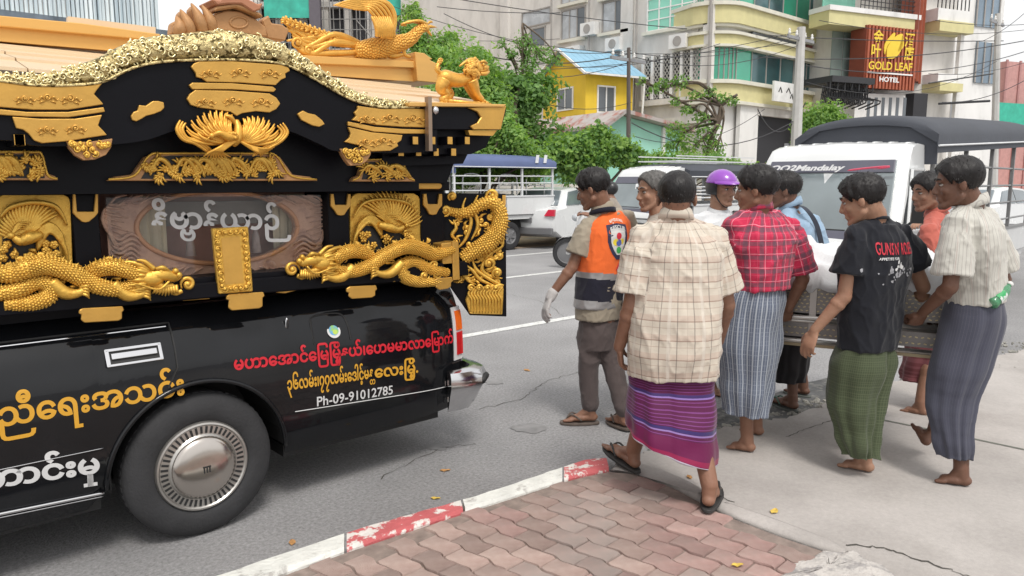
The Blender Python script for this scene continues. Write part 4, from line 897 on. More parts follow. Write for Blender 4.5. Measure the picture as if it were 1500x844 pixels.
hp = on_body(*xz(199, 522), .0); u_ = Vector((1, 0, 0)); v_ = (on_body(xz(199, 522)[0], xz(199, 522)[1] + .04) - on_body(*xz(199, 522))).normalized(); n_ = u_.cross(v_)
HW, HH = .205, .065
mm = MB(); mm.obox(hp + n_ * .001, (HW, HH, .006), u_, v_); hd = mm.build('door_handle', M_rub2, hearse)
mm = MB()
for du, dv, a_, b_ in ((0, HH / 2, HW + .012, .014), (0, -HH / 2, HW + .012, .012), (-HW / 2, 0, .016, HH + .01), (HW / 2, 0, .014, HH + .01)): mm.obox(hp + u_ * du + v_ * dv + n_ * .006, (a_, b_, .012), u_, v_)
mm.obox(hp + v_ * .004 + n_ * .010, (HW * .86, .026, .010), u_, v_); mm.build('handle_bezel', M_chr, hd, bevel=.002, bseg=2)
fl = [(462, 505), (460, 480), (463, 468), (478, 463), (500, 461), (509, 465), (513, 478), (515, 498)]
P_ = [on_body(*xz(*p), 0) for p in fl]; mm = MB(); mm.tube(catmull(P_, 5), .0048, 5); mm.build('fuel_flap_gap', M_rub2, hearse)
cpt = on_body(*xz(491.5, 486), .002)
def disc(c, r, m, nm, par, off, nn=None, seg=28):
 mm = MB(); mm.lathe([(r, 0), (r, .001), (0.0005, .0012)], c + n_ * off, nn or n_, seg, False); return mm.build(nm, m, par)
st = disc(cpt, .036, M_wv, 'round_sticker', hearse, 0); disc(cpt + v_ * .004, .026, mat('sticker_blue', (.12, .35, .65), .4, col2=(.25, .5, .15), c2fac=(.45, .5), c2s=18), 'sticker_print', st, .0014)
disc(cpt + v_ * -.006 + u_ * .004, .013, mat('sticker_green', (.45, .6, .1), .4), 'sticker_print', st, .0024)
sk = on_body(*xz(426, 478), .002); mm = MB(); mm.ell(sk, (.010, .005, .036), 12, 8); mm.build('antenna_socket', M_chr, hearse, smooth=True); mm = MB(); mm.ell(sk - Vector((0, .003, 0)), (.006, .005, .027), 12, 8); mm.build('socket_hole', M_rub2, hearse, smooth=True)
def bl(s, m, a, b, h, off=.03, shear=0, d=0.):
 pa, pb = on_body(*xz(*a), .0025), on_body(*xz(*b), .0025); upv = on_body(pa.x, pa.z + .06) - on_body(pa.x, pa.z - .02)
 nrm_ = Vector((0, -1, .0)); o = lettering('lettering', s, m, pa, pb, h, nrm_, hearse, off, shear, upv=UP)
 me = o.data; n = len(me.vertices); q = np.empty(n * 3); me.vertices.foreach_get('co', q); q = q.reshape(-1, 3); B = wl(hearse)
 for i in range(n): q[i, 1] = YC + ytop(q[i, 2] + B.z, q[i, 0] + B.x) - .003 - B.y
 me.vertices.foreach_set('co', q.ravel()); me.update(); return o
bl('မဟာ\u1031အာင်\u1031\u103cမ\u103cမ\u102d\u102f့နယ်၊\u1031ဟမမာလာ\u1031\u103cမာက်', M_rt, (343, 542), (670, 503), .058, .035)
bl('၃၆လမ်း၊၇၇လမ်း\u1031ဒါင့်မန', M_yt, (420, 571), (546, 553), .060, .03)
bl('တ', M_yt, (541, 563), (549, 562), .034, .03)
bl('\u1031လး\u103cမ\u102d\u102f့.', M_yt, (548, 553), (612, 545), .060, .03)
bl('Ph-09-91012785', M_wv, (464, 595), (575, 577), .050, .012)
bl('က\u1030ည\u102e\u1031ရးအသင်း', M_yt, (-66, 636), (270, 577), .090, .026)
bl('\u1031ကာင်းမ\u103e\u102f', M_wv, (-66, 722), (147, 692), .082, .035)
def corner(z0, z1, x0, x1_, m, nm, off, wrapy=.30):
 ns = 8; ring = []
 for z in np.linspace(z0, z1, 5):
  r = []
  for k in range(ns): x = lerp(x0, 2.66, k / (ns - 1)); r.append(Vector((x, YC + ytop(z, min(x, 2.64)) - off, z)))
  r[-1] = Vector((2.665, YC + ytop(z, 2.62) + .02, z)); r.append(Vector((2.66 + off, YC + ytop(z, 2.6) + wrapy, z))); r.append(Vector((2.60, YC + wrapy + .1, z))); r.append(Vector((x0, YC + .12, z))); ring.append(r)
 mm = MB(); mm.loft([[p for p in r] for r in ring]); return mm.build(nm, m, hearse, smooth=40)
M_lens = mat('red_lens', (.55, .012, .015), .12, var=.08, coat=.6); M_amb = mat('amber_lens', (.80, .14, .01), .12, var=.08, coat=.6)
zz = [S(685, q, .08).z for q in (452, 479, 482, 514, 519)]
tl = corner(zz[4] - .01, zz[0] + .02, 2.575, 0, M_wv, 'tail_lamp', .006); corner(zz[1], zz[0], 2.60, 0, M_amb, 'amber_lens', .012).parent = tl
corner(zz[3], zz[2], 2.60, 0, M_lens, 'red_lens', .012).parent = tl
corner(.56, zz[4] - .015, 2.56, 0, M_chr, 'lamp_trim', .004)
mm = MB(); rings = []
prof = [(.00, .0), (.055, .01), (.075, .045), (.075, .10), (.045, .14), (.012, .20), (-.03, .245), (-.03, .0)]
path = [(2.50, YC - .006, 0), (2.58, YC - .022, 0), (2.66, YC - .02, .15), (2.72, YC + .03, .6), (2.745, YC + .12, 1), (2.76, YC + .4, 1), (2.765, YM, 1), (2.76, 2 * YM - YC - .4, 1), (2.745, 2 * YM - YC - .12, 1), (2.70, 2 * YM - YC - .02, .5), (2.52, 2 * YM - YC, 0)]
PT = [Vector((p[0], p[1], 0)) for p in path]
for i, p in enumerate(PT):
 t = (PT[min(i + 1, len(PT) - 1)] - PT[max(i - 1, 0)]).normalized(); nn = Vector((t.y, -t.x, 0))
 sc_ = .55 if i == 0 else .8 if i == 1 else 1
 rings.append([p + nn * (o_ * sc_) * .9 + UP * (.535 - h_ * 1.0) for o_, h_ in prof])
mm.loft(rings); mm.build('rear_bumper', M_chr, hearse, smooth=35)
mm = MB(); mm.tube([PT[i] + (Vector(((PT[min(i + 1, 10)] - PT[max(i - 1, 0)]).normalized().y, -(PT[min(i + 1, 10)] - PT[max(i - 1, 0)]).normalized().x, 0))) * .068 + UP * .463 for i in range(2, 10)], .02, 8); mm.build('bumper_rubber', M_rub2, hearse, smooth=True)
for dz in (.46, .36):
 mm = MB(); mm.obox(on_body(2.50, dz, .004), (.014, .03, .012), (1, 0, 0), (0, 0, 1)); mm.build('bumper_clip', M_chr, hearse)
mm = MB()
mm.prism([(-1.0, 1.04), (-.55, 1.42), (.35, 1.44), (.35, 1.04)], lambda a, b, d: Vector((a, d, b)), YC + .14, 2 * YM - YC - .14); mm.build('cab_glass', M_win, hearse)
mm = MB(); mm.prism([(-.62, 1.40), (-.55, 1.45), (.35, 1.48), (.35, 1.42)], lambda a, b, d: Vector((a, d, b)), YC + .16, 2 * YM - YC - .16); mm.build('cab_roof', M_blk_p, hearse)
DW = .07
X0, X1 = .30, 2.50
def sb(pxs, d0, d1, m, nm, par=hearse, **k):
 """plate cut to an outline surveyed on the plane d0 (towards viewer) and standing d1 deep"""
 pts = [S(*p, d0) for p in pxs]; mm = MB(); mm.prism([(p.x, p.z) for p in pts], lambda a, b, d: Vector((a, YC + d, b)), d0, d1)
 return mm.build(nm, m, par, **k)
mm = MB(); mm.box(X0, X1, YC + .42, 2 * YM - YC - DW, 1.0, 1.62); mm.build('shrine_wall', M_lac, hearse)
xa_, xb_ = S(140, 330, DW).x, S(490, 330, DW).x
mm = MB(); mm.box(X0, xa_, YC + DW + .10, YC + .42, 1.0, 1.62); mm.build('side_wall', M_lac, hearse)
mm = MB(); mm.box(xb_, X1, YC + DW + .10, YC + .42, 1.0, 1.62); mm.build('side_wall', M_lac, hearse)
LB = [(-8, 448), (650, 400), (685, 398), (688, 427), (-8, 464)]
lb0 = [S(*p, -.03) for p in LB]
mm = MB(); mm.prism([(X0, 1.105), (X0, 1.165), (lb0[2].x, 1.155), (lb0[3].x, 1.072)], lambda a, b, d: Vector((a, YC + d, b)), -.03, .22); mm.build('lower_beam', M_lac, hearse, bevel=.006)
mm = MB(); mm.prism([(X0, 1.155), (X0, 1.185), (lb0[2].x, 1.178), (lb0[3].x, 1.145)], lambda a, b, d: Vector((a, YC + d, b)), .0, .24); mm.build('beam_step', M_lac, hearse, bevel=.004)
zt, zb_ = S(300, 266, 0).z, S(300, 283, 0).z
mm = MB(); mm.box(X0, 2.53, YC, YC + .2, zb_, zt); mm.build('upper_beam', M_lac, hearse, bevel=.005)
def capsule_px(x0, x1_, y0, y1, n=5):
 r = (y1 - y0) / 2; cy = (y0 + y1) / 2
 return [(x0 + r - r * math.cos(a_) * 1.0, cy - r * math.sin(a_)) for a_ in np.linspace(-math.pi / 2, math.pi / 2, n)] + [(x1_ - r + r * math.cos(a_), cy - r * math.sin(a_)) for a_ in np.linspace(math.pi / 2, -math.pi / 2, n)]
for x0, x1_, y0, y1 in ((88, 152, 267, 279), (300, 352, 267, 278), (476, 518, 267.5, 278), (602, 648, 268, 277)):
 sb(capsule_px(x0, x1_, y0, y1), -.012, .0, M_plate, 'beam_fitting', bevel=.003)
for x0, x1_, y0, y1, sl_ in ((116, 182, 452, 473, -3), (332, 388, 431, 455, -3), (508, 553, 420, 438, -2), (636, 664, 408, 425, -2)):
 q = [(x0, y0 + 3), (x0 + 5, y0), (x1_ - 2, y0 + sl_), (x1_, y0 + sl_ + 6), (x1_ - 3, y0 + sl_ + 8), (x1_ - 3, y1 + sl_ - 3), (x1_ - 8, y1 + sl_), (x0 + 8, y1), (x0 + 3, y1 - 4), (x0 + 4, y0 + 9), (x0, y0 + 8)]
 sb(q, -.042, -.03, M_plate, 'beam_fitting', bevel=.003)
for x0, x1_, y0, y1 in ((122, 174, 441, 449),): sb(capsule_px(x0, x1_, y0, y1), -.014, .0, M_plate, 'beam_fitting')
for q in ([(265, 430), (296, 427), (308, 438), (268, 441)], [(405, 429), (412, 418), (444, 416), (444, 423), (418, 430)]): sb(q, -.014, .0, M_plate, 'beam_fitting', bevel=.003)
for x0, x1_ in ((106, 146), (482, 512), (617, 652)):
 a, b = S(x0, 330, DW - .02).x, S(x1_, 330, DW - .02).x; mm = MB(); mm.box(a, b, YC + DW - .02, YC + DW + .12, 1.1, zb_ - .0); mm.build('post', M_lac, hearse, bevel=.004)
for x0, x1_, yb in ((107, 144, 326), (485, 514, 316), (621, 648, 315)):
 m_ = (x0 + x1_) / 2
 sb([(x0, 284), (x0 + 4, 284), (x0 + 6, yb - 16), (x1_ - 6, yb - 16), (x1_ - 4, 284), (x1_, 284), (x1_, yb - 14), (x1_ - 5, yb - 8), (m_ + 5, yb - 1), (m_, yb), (m_ - 5, yb - 1), (x0 + 5, yb - 8), (x0, yb - 14)][::1], DW - .036, DW - .022, M_plate, 'post_fitting', bevel=.002)
PXM = .0033
class Relief:
 def __init__(s, fn, sc=1.): s.fn = fn; s.mb = MB(); s.k = PXM * sc
 def pt(s, p, h=0.): return s.fn(p[0], p[1], h)
 def stroke(s, pts, w, h=0., seg=7, n=5, flat=None):
  P = catmull([s.pt(p, (p[2] if len(p) > 2 else 0) + h) for p in pts], n); k = len(P)
  if not hasattr(w, '__len__'): w = [w * .35, w, w, w * .25]
  ws = np.interp(np.linspace(0, 1, k), np.linspace(0, 1, len(w)), w)
  s.mb.tube(P, [max(q * s.k, .0006) for q in ws], seg); return P
 def spiral(s, c, r, w, turns=1.4, a0=0., dirn=1, h=0., tail=None):
  pts = []
  n = int(10 * turns) + 3
  for i in range(n):
   t = i / (n - 1); rr = r * (1 - t * .85); a_ = a0 + dirn * t * turns * 2 * math.pi; pts.append((c[0] + rr * math.cos(a_), c[1] + rr * math.sin(a_), h + .004 * t))
  if tail: pts = [(*q, h) for q in tail] + pts
  s.stroke(pts, [w * .4, w, w, w * .8], seg=6, n=2)
  s.mb.ell(s.pt(c, h + .004), w * 1.3 * s.k, 7, 5)
 def fan(s, root, a0, a1, L0, L1, n, w, h=0., curve=.25, seg=5, lift=.006):
  for i in range(n):
   t = i / max(n - 1, 1); a_ = math.radians(lerp(a0, a1, t)); Lg = lerp(L0, L1, t); c_, s_ = math.cos(a_), -math.sin(a_)
   nx_, ny_ = -s_ * curve * Lg, c_ * curve * Lg
   s.stroke([(root[0], root[1], h), (root[0] + c_ * Lg * .4 + nx_ * .5, root[1] + s_ * Lg * .4 + ny_ * .5, h + lift), (root[0] + c_ * Lg * .8 + nx_ * .35, root[1] + s_ * Lg * .8 + ny_ * .35, h + lift * .8), (root[0] + c_ * Lg, root[1] + s_ * Lg, h)], [w * .5, w, w, w * .2], seg=seg, n=3)
 def scaly(s, pts, w, h=0., sw=2.6, spine=True, up=-1):
  """a scaled body: core tube plus rows of shield scales and a dorsal comb"""
  P = catmull([s.pt(p, (p[2] if len(p) > 2 else 0) + h) for p in pts], 22); k = len(P); ws = np.interp(np.linspace(0, 1, k), np.linspace(0, 1, len(w)), w) * s.k
  s.mb.tube(P, list(ws), 10)
  o0 = s.pt(pts[0], .01) - s.pt(pts[0], 0); o0.normalize(); acc = 0; row = 0
  for i in range(1, k - 1):
   acc += (P[i] - P[i - 1]).length
   if acc < sw * s.k * 1.0: continue
   acc = 0; row += 1; t = (P[i + 1] - P[i - 1]).normalized(); out = (o0 - t * o0.dot(t)).normalized(); side = t.cross(out).normalized(); r = ws[i]
   nn_ = max(3, int(r * 2.9 / (sw * s.k)))
   for j in range(nn_):
    a_ = ((j + (.5 if row % 2 else 0)) / nn_ - .5) * math.pi * 1.15; d_ = out * math.cos(a_) + side * math.sin(a_)
    M3 = Matrix((t, d_.cross(t).normalized(), d_)).transposed()
    s.mb.ell(P[i] + d_ * r * 1.0, (sw * s.k * .80, sw * s.k * .62, sw * s.k * .36), 6, 4, M3 @ Matrix.Rotation(-.45, 3, 'Y'))
   if spine and row % 2: sv = side if (side.z > 0) == (up < 0) else -side; s.mb.cone(P[i] + sv * r * .8, P[i] + sv * r * 1.38 + t * .004, sw * s.k * .55, .0008, 5)
 def build(s, nm, m, par): return s.mb.build(nm, m, par, smooth=True)
Sd = lambda d: (lambda px, py, h: PY(px, py, YC + d - h))
def dragon(fn, L, par, nm='dragon'):
 """L maps canonical dragon coords (0..285 x, 380..450 y, head to the right) to photo pixels"""
 R = Relief(fn); T = lambda pts: [(*L(p[0], p[1]), *(p[2:] if len(p) > 2 else ())) for p in pts]
 R.scaly(T([(-20, 395, .01), (15, 402, .02), (40, 392, .03), (70, 388, .03), (105, 400, .03), (140, 418, .03), (175, 424, .03), (200, 415, .035)]), [8, 10, 11, 11, 10, 9.5, 8, 6], 0)
 R.scaly(T([(-10, 432, .02), (25, 425, .02), (55, 412, .01), (75, 420, .02), (70, 436, .02), (45, 444, .02), (5, 446, .02)]), [7, 9, 9, 9, 9, 8.5, 6], 0)
 R.scaly(T([(130, 402, .0), (150, 392, .02), (175, 392, .035), (200, 402, .04)]), [8, 10, 10, 8], 0)
 for (x, y, a_) in ((30, 384, 100), (60, 378, 95), (90, 386, 80), (140, 392, 100), (160, 384, 95)): R.fan(L(x, y), a_ + 40 if L(1, 0)[0] > L(0, 0)[0] else 140 - a_ + 40, a_ - 30 if L(1, 0)[0] > L(0, 0)[0] else 40 - a_ + 100, 9, 9, 5, 1.3, .02)
 for lx, ly in ((110, 425), (200, 428)):
  R.stroke(T([(lx - 35, ly - 12, .03), (lx - 15, ly + 4, .04), (lx + 5, ly + 4, .05), (lx + 14, ly - 2, .05)]), [8, 8, 5, 4], 0)
  for k in range(4): R.stroke(T([(lx + 8, ly - 4 + k * 3, .05), (lx + 17, ly - 6 + k * 4.5, .065), (lx + 21, ly - 1 + k * 4.5, .055)]), [2.4, 2, .5])
 h_ = .045
 R.mb.ell(R.pt(L(222, 408), h_), (15 * R.k, .034, 11 * R.k), 14, 10); R.stroke(T([(222, 404, h_), (240, 402, h_ + .01), (256, 406, h_), (264, 400, h_)]), [9, 8, 6, 4]); R.stroke(T([(224, 416, h_), (240, 420, h_), (254, 418, h_)]), [6, 5, 3])
 for k in range(2): R.mb.ell(R.pt(L(257 + k * 5, 397 + k * 6), h_ + .01), 4.2 * R.k, 8, 6)
 R.mb.ell(R.pt(L(236, 398), h_ + .022), 3.6 * R.k, 8, 6); R.stroke(T([(228, 394, h_ + .02), (238, 392, h_ + .03), (246, 396, h_ + .02)]), [2, 3, 2])
 for k in range(5): R.mb.cone(R.pt(L(238 + k * 4, 409), h_ + .012), R.pt(L(239 + k * 4, 414), h_ + .012), .0035, .0006, 5)
 R.stroke(T([(222, 396, h_), (205, 388, h_ + .01), (188, 384, h_), (176, 386, h_)]), [3.6, 3.4, 2.6, 1]); R.stroke(T([(226, 394, h_ + .02), (212, 383, h_ + .02), (200, 381, h_ + .02)]), [3, 2.6, .8])
 for k in range(11): y_ = 392 + k * 3.4; R.stroke(T([(222, 400 + k * 2, h_ + .005), (208 - (k % 3) * 3, y_ + 1, h_ + .012 + .006 * (k % 2)), (196 - (k % 4) * 5, y_ - 2 + (k % 2) * 4, h_)]), [2.6, 2.6, .6])
 for k in range(9): x_ = 226 + k * 4; R.stroke(T([(x_, 418, h_), (x_ + 1, 426, h_ + .012), (x_ - 3 + k * .8, 434 - abs(k - 4), h_)]), [2.4, 2.2, .5])
 R.stroke(T([(248, 412, h_ + .02), (232, 424, h_ + .03), (205, 417, h_ + .035), (190, 414, h_ + .03)]), [1.6, 1.5, 1.2, .5])
 R.spiral(L(275, 416), 11, 3.2, 1.3, math.pi * .8 if L(1, 0)[0] > L(0, 0)[0] else 0, 1 if L(1, 0)[0] > L(0, 0)[0] else -1, .03); R.stroke(T([(266, 426, .03), (258, 430, .03), (250, 430, .02)]), [3.5, 3, 1.5])
 rr = random.Random(8)
 for k in range(26):
  cx_, cy_ = rr.uniform(-5, 205), rr.uniform(388, 442); R.spiral(L(cx_, cy_), 5, 1.7, 1.1, k, 1 if k % 2 else -1, .006); a_ = rr.uniform(0, 6.3); q = L(cx_, cy_); R.stroke([(q[0], q[1], .01), (q[0] + 9 * math.cos(a_), q[1] + 6 * math.sin(a_), .022), (q[0] + 18 * math.cos(a_ + .4), q[1] + 9 * math.sin(a_ + .4), .008)], [1, 2.4, .6])
 return R.build(nm, M_gold, par)
dragon(Sd(.0), lambda x, y: (x, y), hearse)
dragon(Sd(.0), lambda x, y: (420 + (285 - x) * .80, 358 + (y - 380) * .92 - (285 - x) * .035 + 4), hearse)
R = Relief(Sd(0.))
for c_ in ((636, 388), (640, 402), (622, 404)): R.spiral(c_, 7, 2.6, 1.3, c_[0], 1, .03)
R.build('cloud_scroll', M_gold, hearse)
sb([(647, 357), (662, 355), (663, 402), (650, 400)], -.03, .06, M_plate, 'rail_end', bevel=.004); sb([(663, 354), (672, 354), (674, 410), (664, 411)], -.035, .06, M_plate, 'rail_end', bevel=.003)
def phoenix_panel(px, flip, par=hearse):
 x0, y0, x1_, y1 = px; w_, h_ = x1_ - x0, y1 - y0
 n = 6; cor = 10
 ol = [(x0, y1), (x0, y0 + cor), (x0 + 3, y0 + 4), (x0 + cor, y0), (x1_ - cor, y0), (x1_ - 3, y0 + 4), (x1_, y0 + cor), (x1_ + 3, y1)]
 pb = sb(ol, DW - .01, DW + .05, M_gold, 'phoenix_panel', bevel=.003)
 back = sb([(x0 + 8, y1), (x0 + 10, y0 + 46), (x0 + w_ * .45, y0 + 50), (x1_ - 20, y0 + 62), (x1_ - 12, y1)], DW - .0105, DW - .0095, M_rub2, 'pierced_ground')
 L_ = lambda u, v: (x0 + (u if not flip else 1 - u) * w_, y0 + v * h_)
 R = Relief(Sd(DW - .012))
 sg = -1 if flip else 1
 for (u, v, a0, a1, l0, l1, n_, ww) in ((.46, .56, 168, 38, 52, 56, 20, 2.3), (.46, .54, 160, 40, 38, 40, 15, 2.3), (.46, .54, 150, 40, 24, 24, 11, 2.4)):
  aa = (a0, a1) if not flip else (180 - a0, 180 - a1); R.fan(L_(u, v), aa[0], aa[1], l0, l1, n_, ww, .006, -.22 * sg)
 for k in range(12):
  t = k / 11; R.stroke([(*L_(.55, .50 + .02 * k), .01), (*L_(.72, .38 + .10 * t), .022), (*L_(.88 + .04 * t, .55 + .15 * t), .02), (*L_(.90 + .05 * t, .80 + .18 * t), .008)], [2.2, 2.8, 2.6, .8])
 R.stroke([(*L_(.60, .52), .02), (*L_(.45, .56), .03), (*L_(.33, .60), .03), (*L_(.24, .55), .03)], [5, 8, 6, 3.5]); R.mb.ell(R.pt(L_(.20, .53), .03), 4 * R.k, 8, 6)
 R.mb.cone(R.pt(L_(.18, .53), .03), R.pt(L_(.10, .57), .03), .007, .001, 6)
 for k in range(4): R.stroke([(*L_(.22, .51), .03), (*L_(.30, .44 - .02 * k), .03), (*L_(.38 + .03 * k, .45 - .03 * k), .02)], [1.4, 1.6, .5])
 R.stroke([(*L_(.06, .30), .01), (*L_(.2, .16), .018), (*L_(.5, .10), .018), (*L_(.8, .16), .018), (*L_(.95, .4), .01)], [1, 3, 3, 3, 1])
 rr = random.Random(int(x0) + 5)
 for k in range(15):
  u, v = rr.uniform(.08, .85), rr.uniform(.64, .98); c_ = L_(u, v)
  for j in range(5): a_ = j * 1.257 + k; R.mb.ell(R.pt((c_[0] + 3.2 * math.cos(a_), c_[1] + 3.2 * math.sin(a_)), .014 + .01 * (k % 2)), (2.9 * R.k, .007, 2.6 * R.k), 7, 5)
  R.mb.ell(R.pt(c_, .024 + .01 * (k % 2)), 1.7 * R.k, 6, 5)
 for k in range(9):
  c_ = L_(rr.uniform(.05, .9), rr.uniform(.62, .95)); a_ = rr.uniform(0, 6.3); R.stroke([(c_[0], c_[1], .01), (c_[0] + 7 * math.cos(a_), c_[1] + 7 * math.sin(a_), .02), (c_[0] + 15 * math.cos(a_ + .5), c_[1] + 13 * math.sin(a_ + .5), .008)], [1, 2.4, .5])
 R.build('phoenix_relief', M_gold, pb); return pb
phoenix_panel((-6, 285, 104, 398), False); phoenix_panel((513, 283, 616, 372), True)
wpx = [(147, 281), (481, 280), (480, 398), (157, 418)]
wp = [S(*p, DW + .06) for p in wpx]
cx, cz = sum(p.x for p in wp) / 4, sum(p.z for p in wp) / 4
outer = []
for k in range(48):
 a_ = 2 * math.pi * k / 48; c_, s_ = math.cos(a_), math.sin(a_); rx, rz = .50, .175; m_ = max(abs(c_) / rx, abs(s_) / rz); outer.append((cx + c_ / m_, cz + s_ / m_))
oval = [S(*p, DW + .06) for p in [(318 + 114 * math.cos(2 * math.pi * k / 48) * (1.0), 333 - 50 * math.sin(2 * math.pi * k / 48)) for k in range(48)]]
M_cwood = mat('pink_brown_carved_wood', (.66, .41, .29), .6, var=.15, vs=9, bump=.35, bs=40, col2=(.42, .24, .19), c2fac=(.5, .7), c2s=14)
M_vv = mat('oval_rim_wood', (.66, .33, .17), .55, var=.15, vs=9)
yy = YC + DW + .06; mm = MB()
mm.add([(p[0], yy, p[1]) for p in outer] + [(p.x, yy, p.z) for p in oval] + [(p.x, yy + .03, p.z) for p in oval], [(i, (i + 1) % 48, 48 + (i + 1) % 48, 48 + i) for i in range(48)] + [(48 + i, 48 + (i + 1) % 48, 96 + (i + 1) % 48, 96 + i) for i in range(48)])
wfr = mm.build('window_carving', M_cwood, hearse)
R = Relief(Sd(DW + .058))
R.stroke([(318 + 118 * math.cos(t), 333 - 53 * math.sin(t)) for t in np.linspace(0, 2 * math.pi, 26)], [3.4, 3.4], n=3); R.build('oval_rim', M_vv, wfr)
R = Relief(Sd(DW + .058)); rr = random.Random(4)
for sd_ in (-1, 1):
 for k in range(13): a_ = 40 + k * 9; R.stroke([(318 + sd_ * 158, 300, .004), (318 + sd_ * (158 - 10 * math.cos(math.radians(a_ * 2))), 300 + k * 4, .012), (318 + sd_ * 130 + sd_ * (k % 3) * 6, 300 + k * 6.5, .004)], [1, 2, .6])
 for k in range(10): R.stroke([(318 + sd_ * (60 + k * 8), 286, .003), (318 + sd_ * (68 + k * 9), 290 + (k % 3) * 4, .012), (318 + sd_ * (80 + k * 9), 288 + k * 2, .004)], [.8, 1.9, .6])
 for k in range(8): y_ = 345 + k * 7; R.stroke([(318 + sd_ * 155, y_, .003), (318 + sd_ * 142, y_ + 6, .012), (318 + sd_ * 126, y_ - 2, .012), (318 + sd_ * 112, y_ + 6 + k, .004)], [.8, 2.6, 2.4, .6])
 for k in range(9): x_ = 20 + k * 14; R.stroke([(318 + sd_ * x_, 392, .003), (318 + sd_ * (x_ + 9), 396 - (k % 2) * 4, .010), (318 + sd_ * (x_ + 18), 402, .004)], [.8, 2.2, .6])
tag(R.build('wave_carving', M_cwood, wfr), kind='stuff')
mm = MB(); mm.box(cx - .5, cx + .5, YC + .34, YC + .36, cz - .2, cz + .2); mm.build('interior_panel', mat('interior_red_brown', (.50, .29, .24), .7, var=.2, vs=8), hearse)
M_cur = mat('pale_curtain', (.78, .70, .52), .8, var=.15, vs=6)
for a_, b_ in ((195, 245), (402, 450)):
 A, B = S(a_, 330, .2), S(b_, 330, .2); n = 12; mm = MB(); mm.loft([[Vector((lerp(A.x, B.x, k / n), YC + .22 + .006 * math.sin(k * 2.4), z)) for k in range(n + 1)] for z in (cz - .18, cz + .18)], False, False); mm.build('curtain', M_cur, hearse)
mm = MB(); mm.box(cx - .34, cx + .34, YC + .30, YC + .33, cz + .04, cz + .15); mm.build('interior_shelf', mat('interior_grey', (.38, .36, .33), .7), hearse)
M_tas = mat('pale_tassel', (.5, .42, .40), .8, var=.2, vs=30)
for px_, y0, y1, w_ in ((278, 345, 375, 7), (374, 335, 370, 7)):
 A, B = S(px_, y0, .16), S(px_, y1, .16); mm = MB(); mm.lathe([(.003, 0), (.010, -.008), (.012, -.02), (.016, -.03), (.024, -(A.z - B.z)), (.001, -(A.z - B.z) - .001)], A, (0, 0, 1), 14, False); mm.build('tassel', M_tas, hearse, smooth=True)
def glassmat():
 m = bpy.data.materials.new('window_glass'); m.use_nodes = True; t, b = nodes(m); N = t.nodes; Lk = t.links
 gl = N.new('ShaderNodeBsdfGlossy'); gl.inputs['Roughness'].default_value = .04; tr = N.new('ShaderNodeBsdfTransparent'); tr.inputs[0].default_value = (.93, .93, .93, 1)
 fr = N.new('ShaderNodeFresnel'); fr.inputs[0].default_value = 1.5; mr = N.new('ShaderNodeMath'); mr.operation = 'MULTIPLY_ADD'; mr.inputs[1].default_value = .5; mr.inputs[2].default_value = .02; Lk.new(fr.outputs[0], mr.inputs[0])
 ms = N.new('ShaderNodeMixShader'); Lk.new(mr.outputs[0], ms.inputs[0]); Lk.new(tr.outputs[0], ms.inputs[1]); Lk.new(gl.outputs[0], ms.inputs[2]); Lk.new(ms.outputs[0], N['Material Output'].inputs[0]); return m
M_glass = glassmat()
mm = MB(); mm.box(cx - .505, cx + .505, YC + DW + .018, YC + DW + .022, cz - .178, cz + .178); gl_ = mm.build('window_pane', M_glass, hearse)
def wt_(s, a, b, h, off=.035): return lettering('lettering', s, M_wv, S(*a, DW + .016), S(*b, DW + .016), h, (0, -1, 0), hearse, off)
wt_('န\u102dဗာန်ယာဉ်', (222, 334), (426, 336), .090, .03); wt_('ဗ', (264, 352), (287, 353), .066, .03)
for px_, y0, y1 in ((240.5, 335, 355), (250, 320, 330)): pass
pl = [(311, 335), (364, 332), (371, 427), (321, 431)]
sb(pl, -.045, -.02, M_gold, 'plaque', bevel=.004)
plq = sb([(324, 349), (351, 346), (357, 414), (330, 417)], -.0465, -.045, M_plate, 'plaque_field')
R = Relief(Sd(-.047)); 
def along(a, b, n): return [(lerp(a[0], b[0], (k + .5) / n), lerp(a[1], b[1], (k + .5) / n)) for k in range(n)]
ctr = [(317, 342), (359, 339), (365, 421), (326, 424)]
for i, (a, b) in enumerate(zip(ctr, ctr[1:] + ctr[:1])):
 for k, c_ in enumerate(along(a, b, 5 if i % 2 == 0 else 9)): R.spiral(c_, 4.6, 1.5, 1.2, k * 1.7 + i, 1 if k % 2 else -1, .002)
R.build('scroll_frame', M_gold, hearse)
DG = -.20
EDGE_LO = [(-60, 112), (0, 119), (45, 125), (85, 126), (125, 124), (150, 120), (175, 108), (200, 98), (230, 92), (270, 89), (340, 88), (400, 92), (430, 101), (460, 117), (500, 140), (530, 152), (565, 158), (612, 157)]
EDGE_HI = [(-60, 100), (0, 106), (45, 108), (85, 104), (120, 93), (150, 81), (175, 68), (200, 58), (230, 52), (270, 48), (330, 43), (388, 53), (420, 68), (455, 88), (495, 116), (525, 133), (560, 144), (612, 149)]
lo = catmull([S(*p, DG) for p in EDGE_LO], 5); hi = catmull([S(*p, DG) for p in EDGE_HI], 5)
rings = []
for a, b in zip(lo, hi):
 w_ = b - a; m_ = (a + b) / 2; hh = w_.length / 2; un = w_.normalized(); out = Vector((0, -1, 0))
 rings.append([m_ + un * hh * math.cos(t) + out * hh * .75 * max(math.sin(t), -.4) + Vector((0, .02, 0)) for t in np.linspace(0, 2 * math.pi, 13)[:-1]])
mm = MB(); mm.loft(rings); fe = mm.build('gable_edge', M_fil, hearse, smooth=True)
R = Relief(Sd(DG - .0)); rr = random.Random(9)
